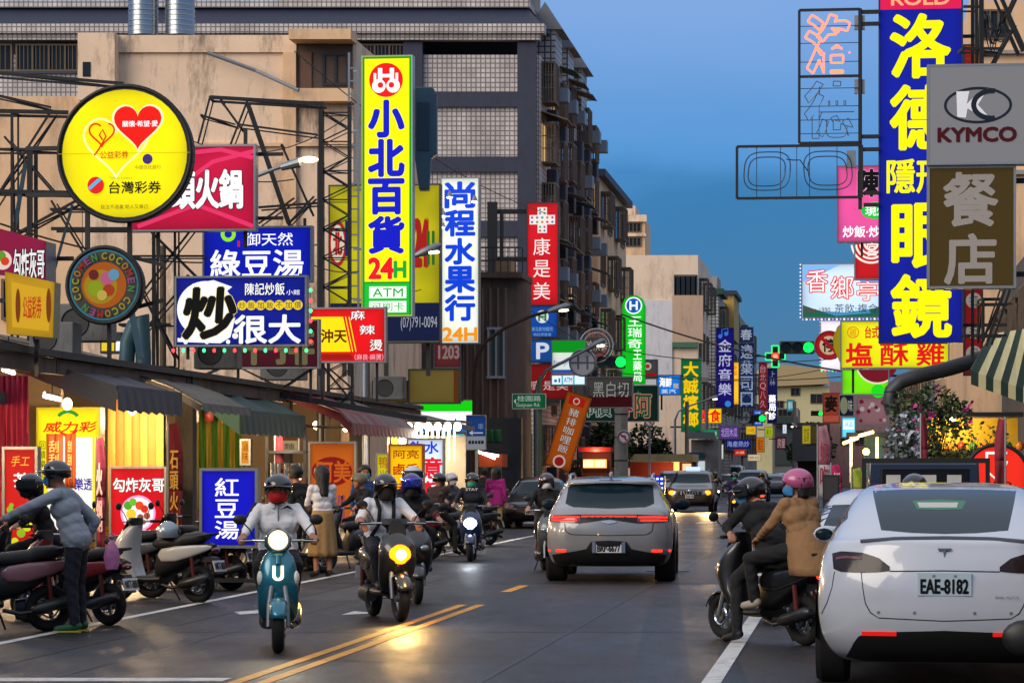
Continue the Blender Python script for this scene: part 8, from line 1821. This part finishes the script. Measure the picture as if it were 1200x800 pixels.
# roof clutter over the left shops
for i, (px, py, Y, w, h, d) in enumerate(((95,400,45,.9,.6,.5),(252,432,52,.8,.6,.5),(330,445,58,.9,.6,.5),(60,415,44,.7,.5,.5),(455,468,74,.8,.6,.5))):
    t = thing('air_conditioner', ['air conditioner box on the shop roof below the coco sign', 'air conditioner box under the left end of the fried rice sign', 'air conditioner box on the roof under the steak sign', 'air conditioner box at the left under the amber lottery box', 'air conditioner box on the roof below the turquoise panel'][i], 'air conditioner', P(px, py, Y), ROT, 'air conditioners on the shop roofs')
    MB().box(-w/2, w/2, 0, d, 0, h).build('case', mt('dusty_case', '#5a5c5c', .6, 0, .2, 3, dirt='#2a2622', dirt_amt=.6), t, bevel=.02); MB().torus((-.1,-.012,h/2), h*.36, .012, 'y', 24, 5).build('fan_guard', BLACK, t); MB().cyl((-.1,-.006,h/2), (-.1,-.001,h/2), h*.34, n=24).build('fan', PLASTIC, t)
t = thing('roof_pipe', 'teal bent vent pipe between the coco sign and the fried rice sign', 'pipe', P(160,420,50)); MB().tube([P(x,y,50)-t.location for x, y in ((148,430),(150,400),(158,380),(166,370),(168,420),(168,440))], .14, 12).build('pipe', mt('teal_pipe', '#32525a', .5, .2, .2), t, smooth=60)
t = boxes('lit_window_box', 'small glowing yellow window under the coco sign', 'window box', 128, 412, 51, [('frame',117,389,142,414,0,.3,STEEL), ('pane',119,391,134,411,-.01,-.001,em('#f0d020', .8)), ('pane',136,400,141,411,-.01,-.001,em('#f0f0ff', 1.0))])

# bits and pieces under the left awnings
for i, (x0, x1, y, Y) in enumerate(((4, 16, 433, 40), (52, 70, 464, 42.5), (205, 226, 462, 49), (300, 322, 470, 56))):
    a = P(x0, y, Y); c_ = P(x1, y + 4, Y + .8); t = thing('tube_lamp', ['bare white tube lamp under the roof at the far left edge', 'bare white tube lamp above the yellow lottery box', 'pair of warm lamps above the striped curtain', 'warm tube lamp beside the green awning end'][i], 'lamp', a, group='tube lamps under the awnings')
    MB().tube([V((0,0,0)), c_ - a], .03, 8).build('tube', em(('#f4f8ff', '#ffd8a0')[i > 1], 7), t); MB().tube([V((0,0,.05)), c_ - a + V((0,0,.05))], .025, 6).build('fitting', WHITEP, t); MB().tube([(c_-a)*.5 + V((0,0,.05)), (c_-a)*.5 + V((0,0,.5))], .01, 5).build('cord', BLACK, t)
for i, (px, Y, n, m) in enumerate(((150,52,3,'#3a5a8a'),(212,54,4,'#8a3a2a'),(300,57,3,'#4a6a3a'),(348,60,4,'#9a8a5a'),(440,66,3,'#7a7a80'),(118,49,2,'#b0902a'))):
    for k in range(n):
        h = .27; t = thing('crate', 'crate ' + ['at the bottom', 'second', 'third up', 'on top'][k] + ' of the ' + ['blue stack behind the red bowl sign', 'rust red stack left of the blue box sign', 'green stack right of the blue box sign', 'tan stack behind the teal rider', 'grey stack left of the yellow chicken sign', 'mustard stack beside the yellow lottery box'][i], 'crate', G(px, Y, .12 + k*(h+.004)) + V((.02*math.sin(k*3+i), 0, 0)), ROT + .06*math.sin(k*2+i), 'crates stacked on the arcade pavement')
        b = MB(); b.box(-.28,.28,-.2,.2,0,.03)
        for q in ((-.28,.28,-.2,-.18),(-.28,.28,.18,.2),(-.28,-.26,-.179,.179),(.26,.28,-.179,.179)):
            for z in (.031, .12, .21): b.box(q[0],q[1],q[2],q[3],z,z+.06)
        for x in (-.28,.26):
            for y in (-.2,.18): b.box(x,x+.02,y,y+.02,.031,h)
        b.build('crate_body', mt('crate_'+m, m, .5, 0, .15, 4), t)
r9 = random.Random(4)
for i in range(7):
    px, Y = 228 + i*17, 55.2 + i*.9; p_ = P(px, 472 + r9.uniform(-2, 6), Y); t = thing('hanging_bag', 'translucent bag of goods hanging under the green and maroon awnings', 'bag', p_, group='bags hanging under the awnings')
    MB().loft([se((0,0,0),.012,.012,'z'), se((0,0,-.08),.05,.04,'z'), se((0,0,-.24),.10,.08,'z'), se((0,0,-.36),.09,.07,'z'), se((0,0,-.40),.03,.03,'z')]).build('bag_body', mt('bag_film_%d' % (i % 3), ('#a8a4a0', '#a03a30', '#b0a050')[i % 3], .35, 0, .25, 9, .4, 25), t, smooth=50); MB().tube([(0,0,0),(0,0,.35)], .006, 4).build('string', BLACK, t)
cable('sagging cable bundle along the shop fascia at the far left', (0,416), (215,462), 40, 50, .12, .03)
cable('sagging cable bundle along the shop fascia over the green awning', (215,470), (420,500), 50, 64, .15, .03)
cable('loose black cable hanging across the weathered beige wall', (120,118), (345,210), 60, 60, .6, .014)
cable('second loose cable hanging across the weathered beige wall', (225,165), (410,135), 61, 61, .5, .012)
cable('thin cable dropping past the pink hotpot sign', (300,262), (420,318), 54, 60, .3, .012)
cable('thin wire crossing above the tall yellow sign', (345,60), (640,250), 70, 100, .5, .014)

t = thing('helmet', 'silver open helmet resting on the seat of the white and black parked scooter', 'helmet', G(197, 35, .80), R(140)); b = MB(); b.ell((0,0,.06), (.13,.15,.15), 24, 10, -.35, 1); b.build('shell', mt('silver_helmet', '#9aa2aa', .25, .5, .1), t, smooth=60)
MB().ell((0,-.03,.07), (.125,.135,.10), 20, 8, -.5, .45).build('visor', VIS, t, smooth=60); MB().tube([(-.12,0,.0),(-.09,-.02,-.04),(.09,-.02,-.04),(.12,0,.0)], .008, 5).build('strap', BLACK, t)
# ------------------------------------------------------------------ clear the lettering desk
bpy.data.scenes.remove(_ts); bpy.data.objects.remove(_to)
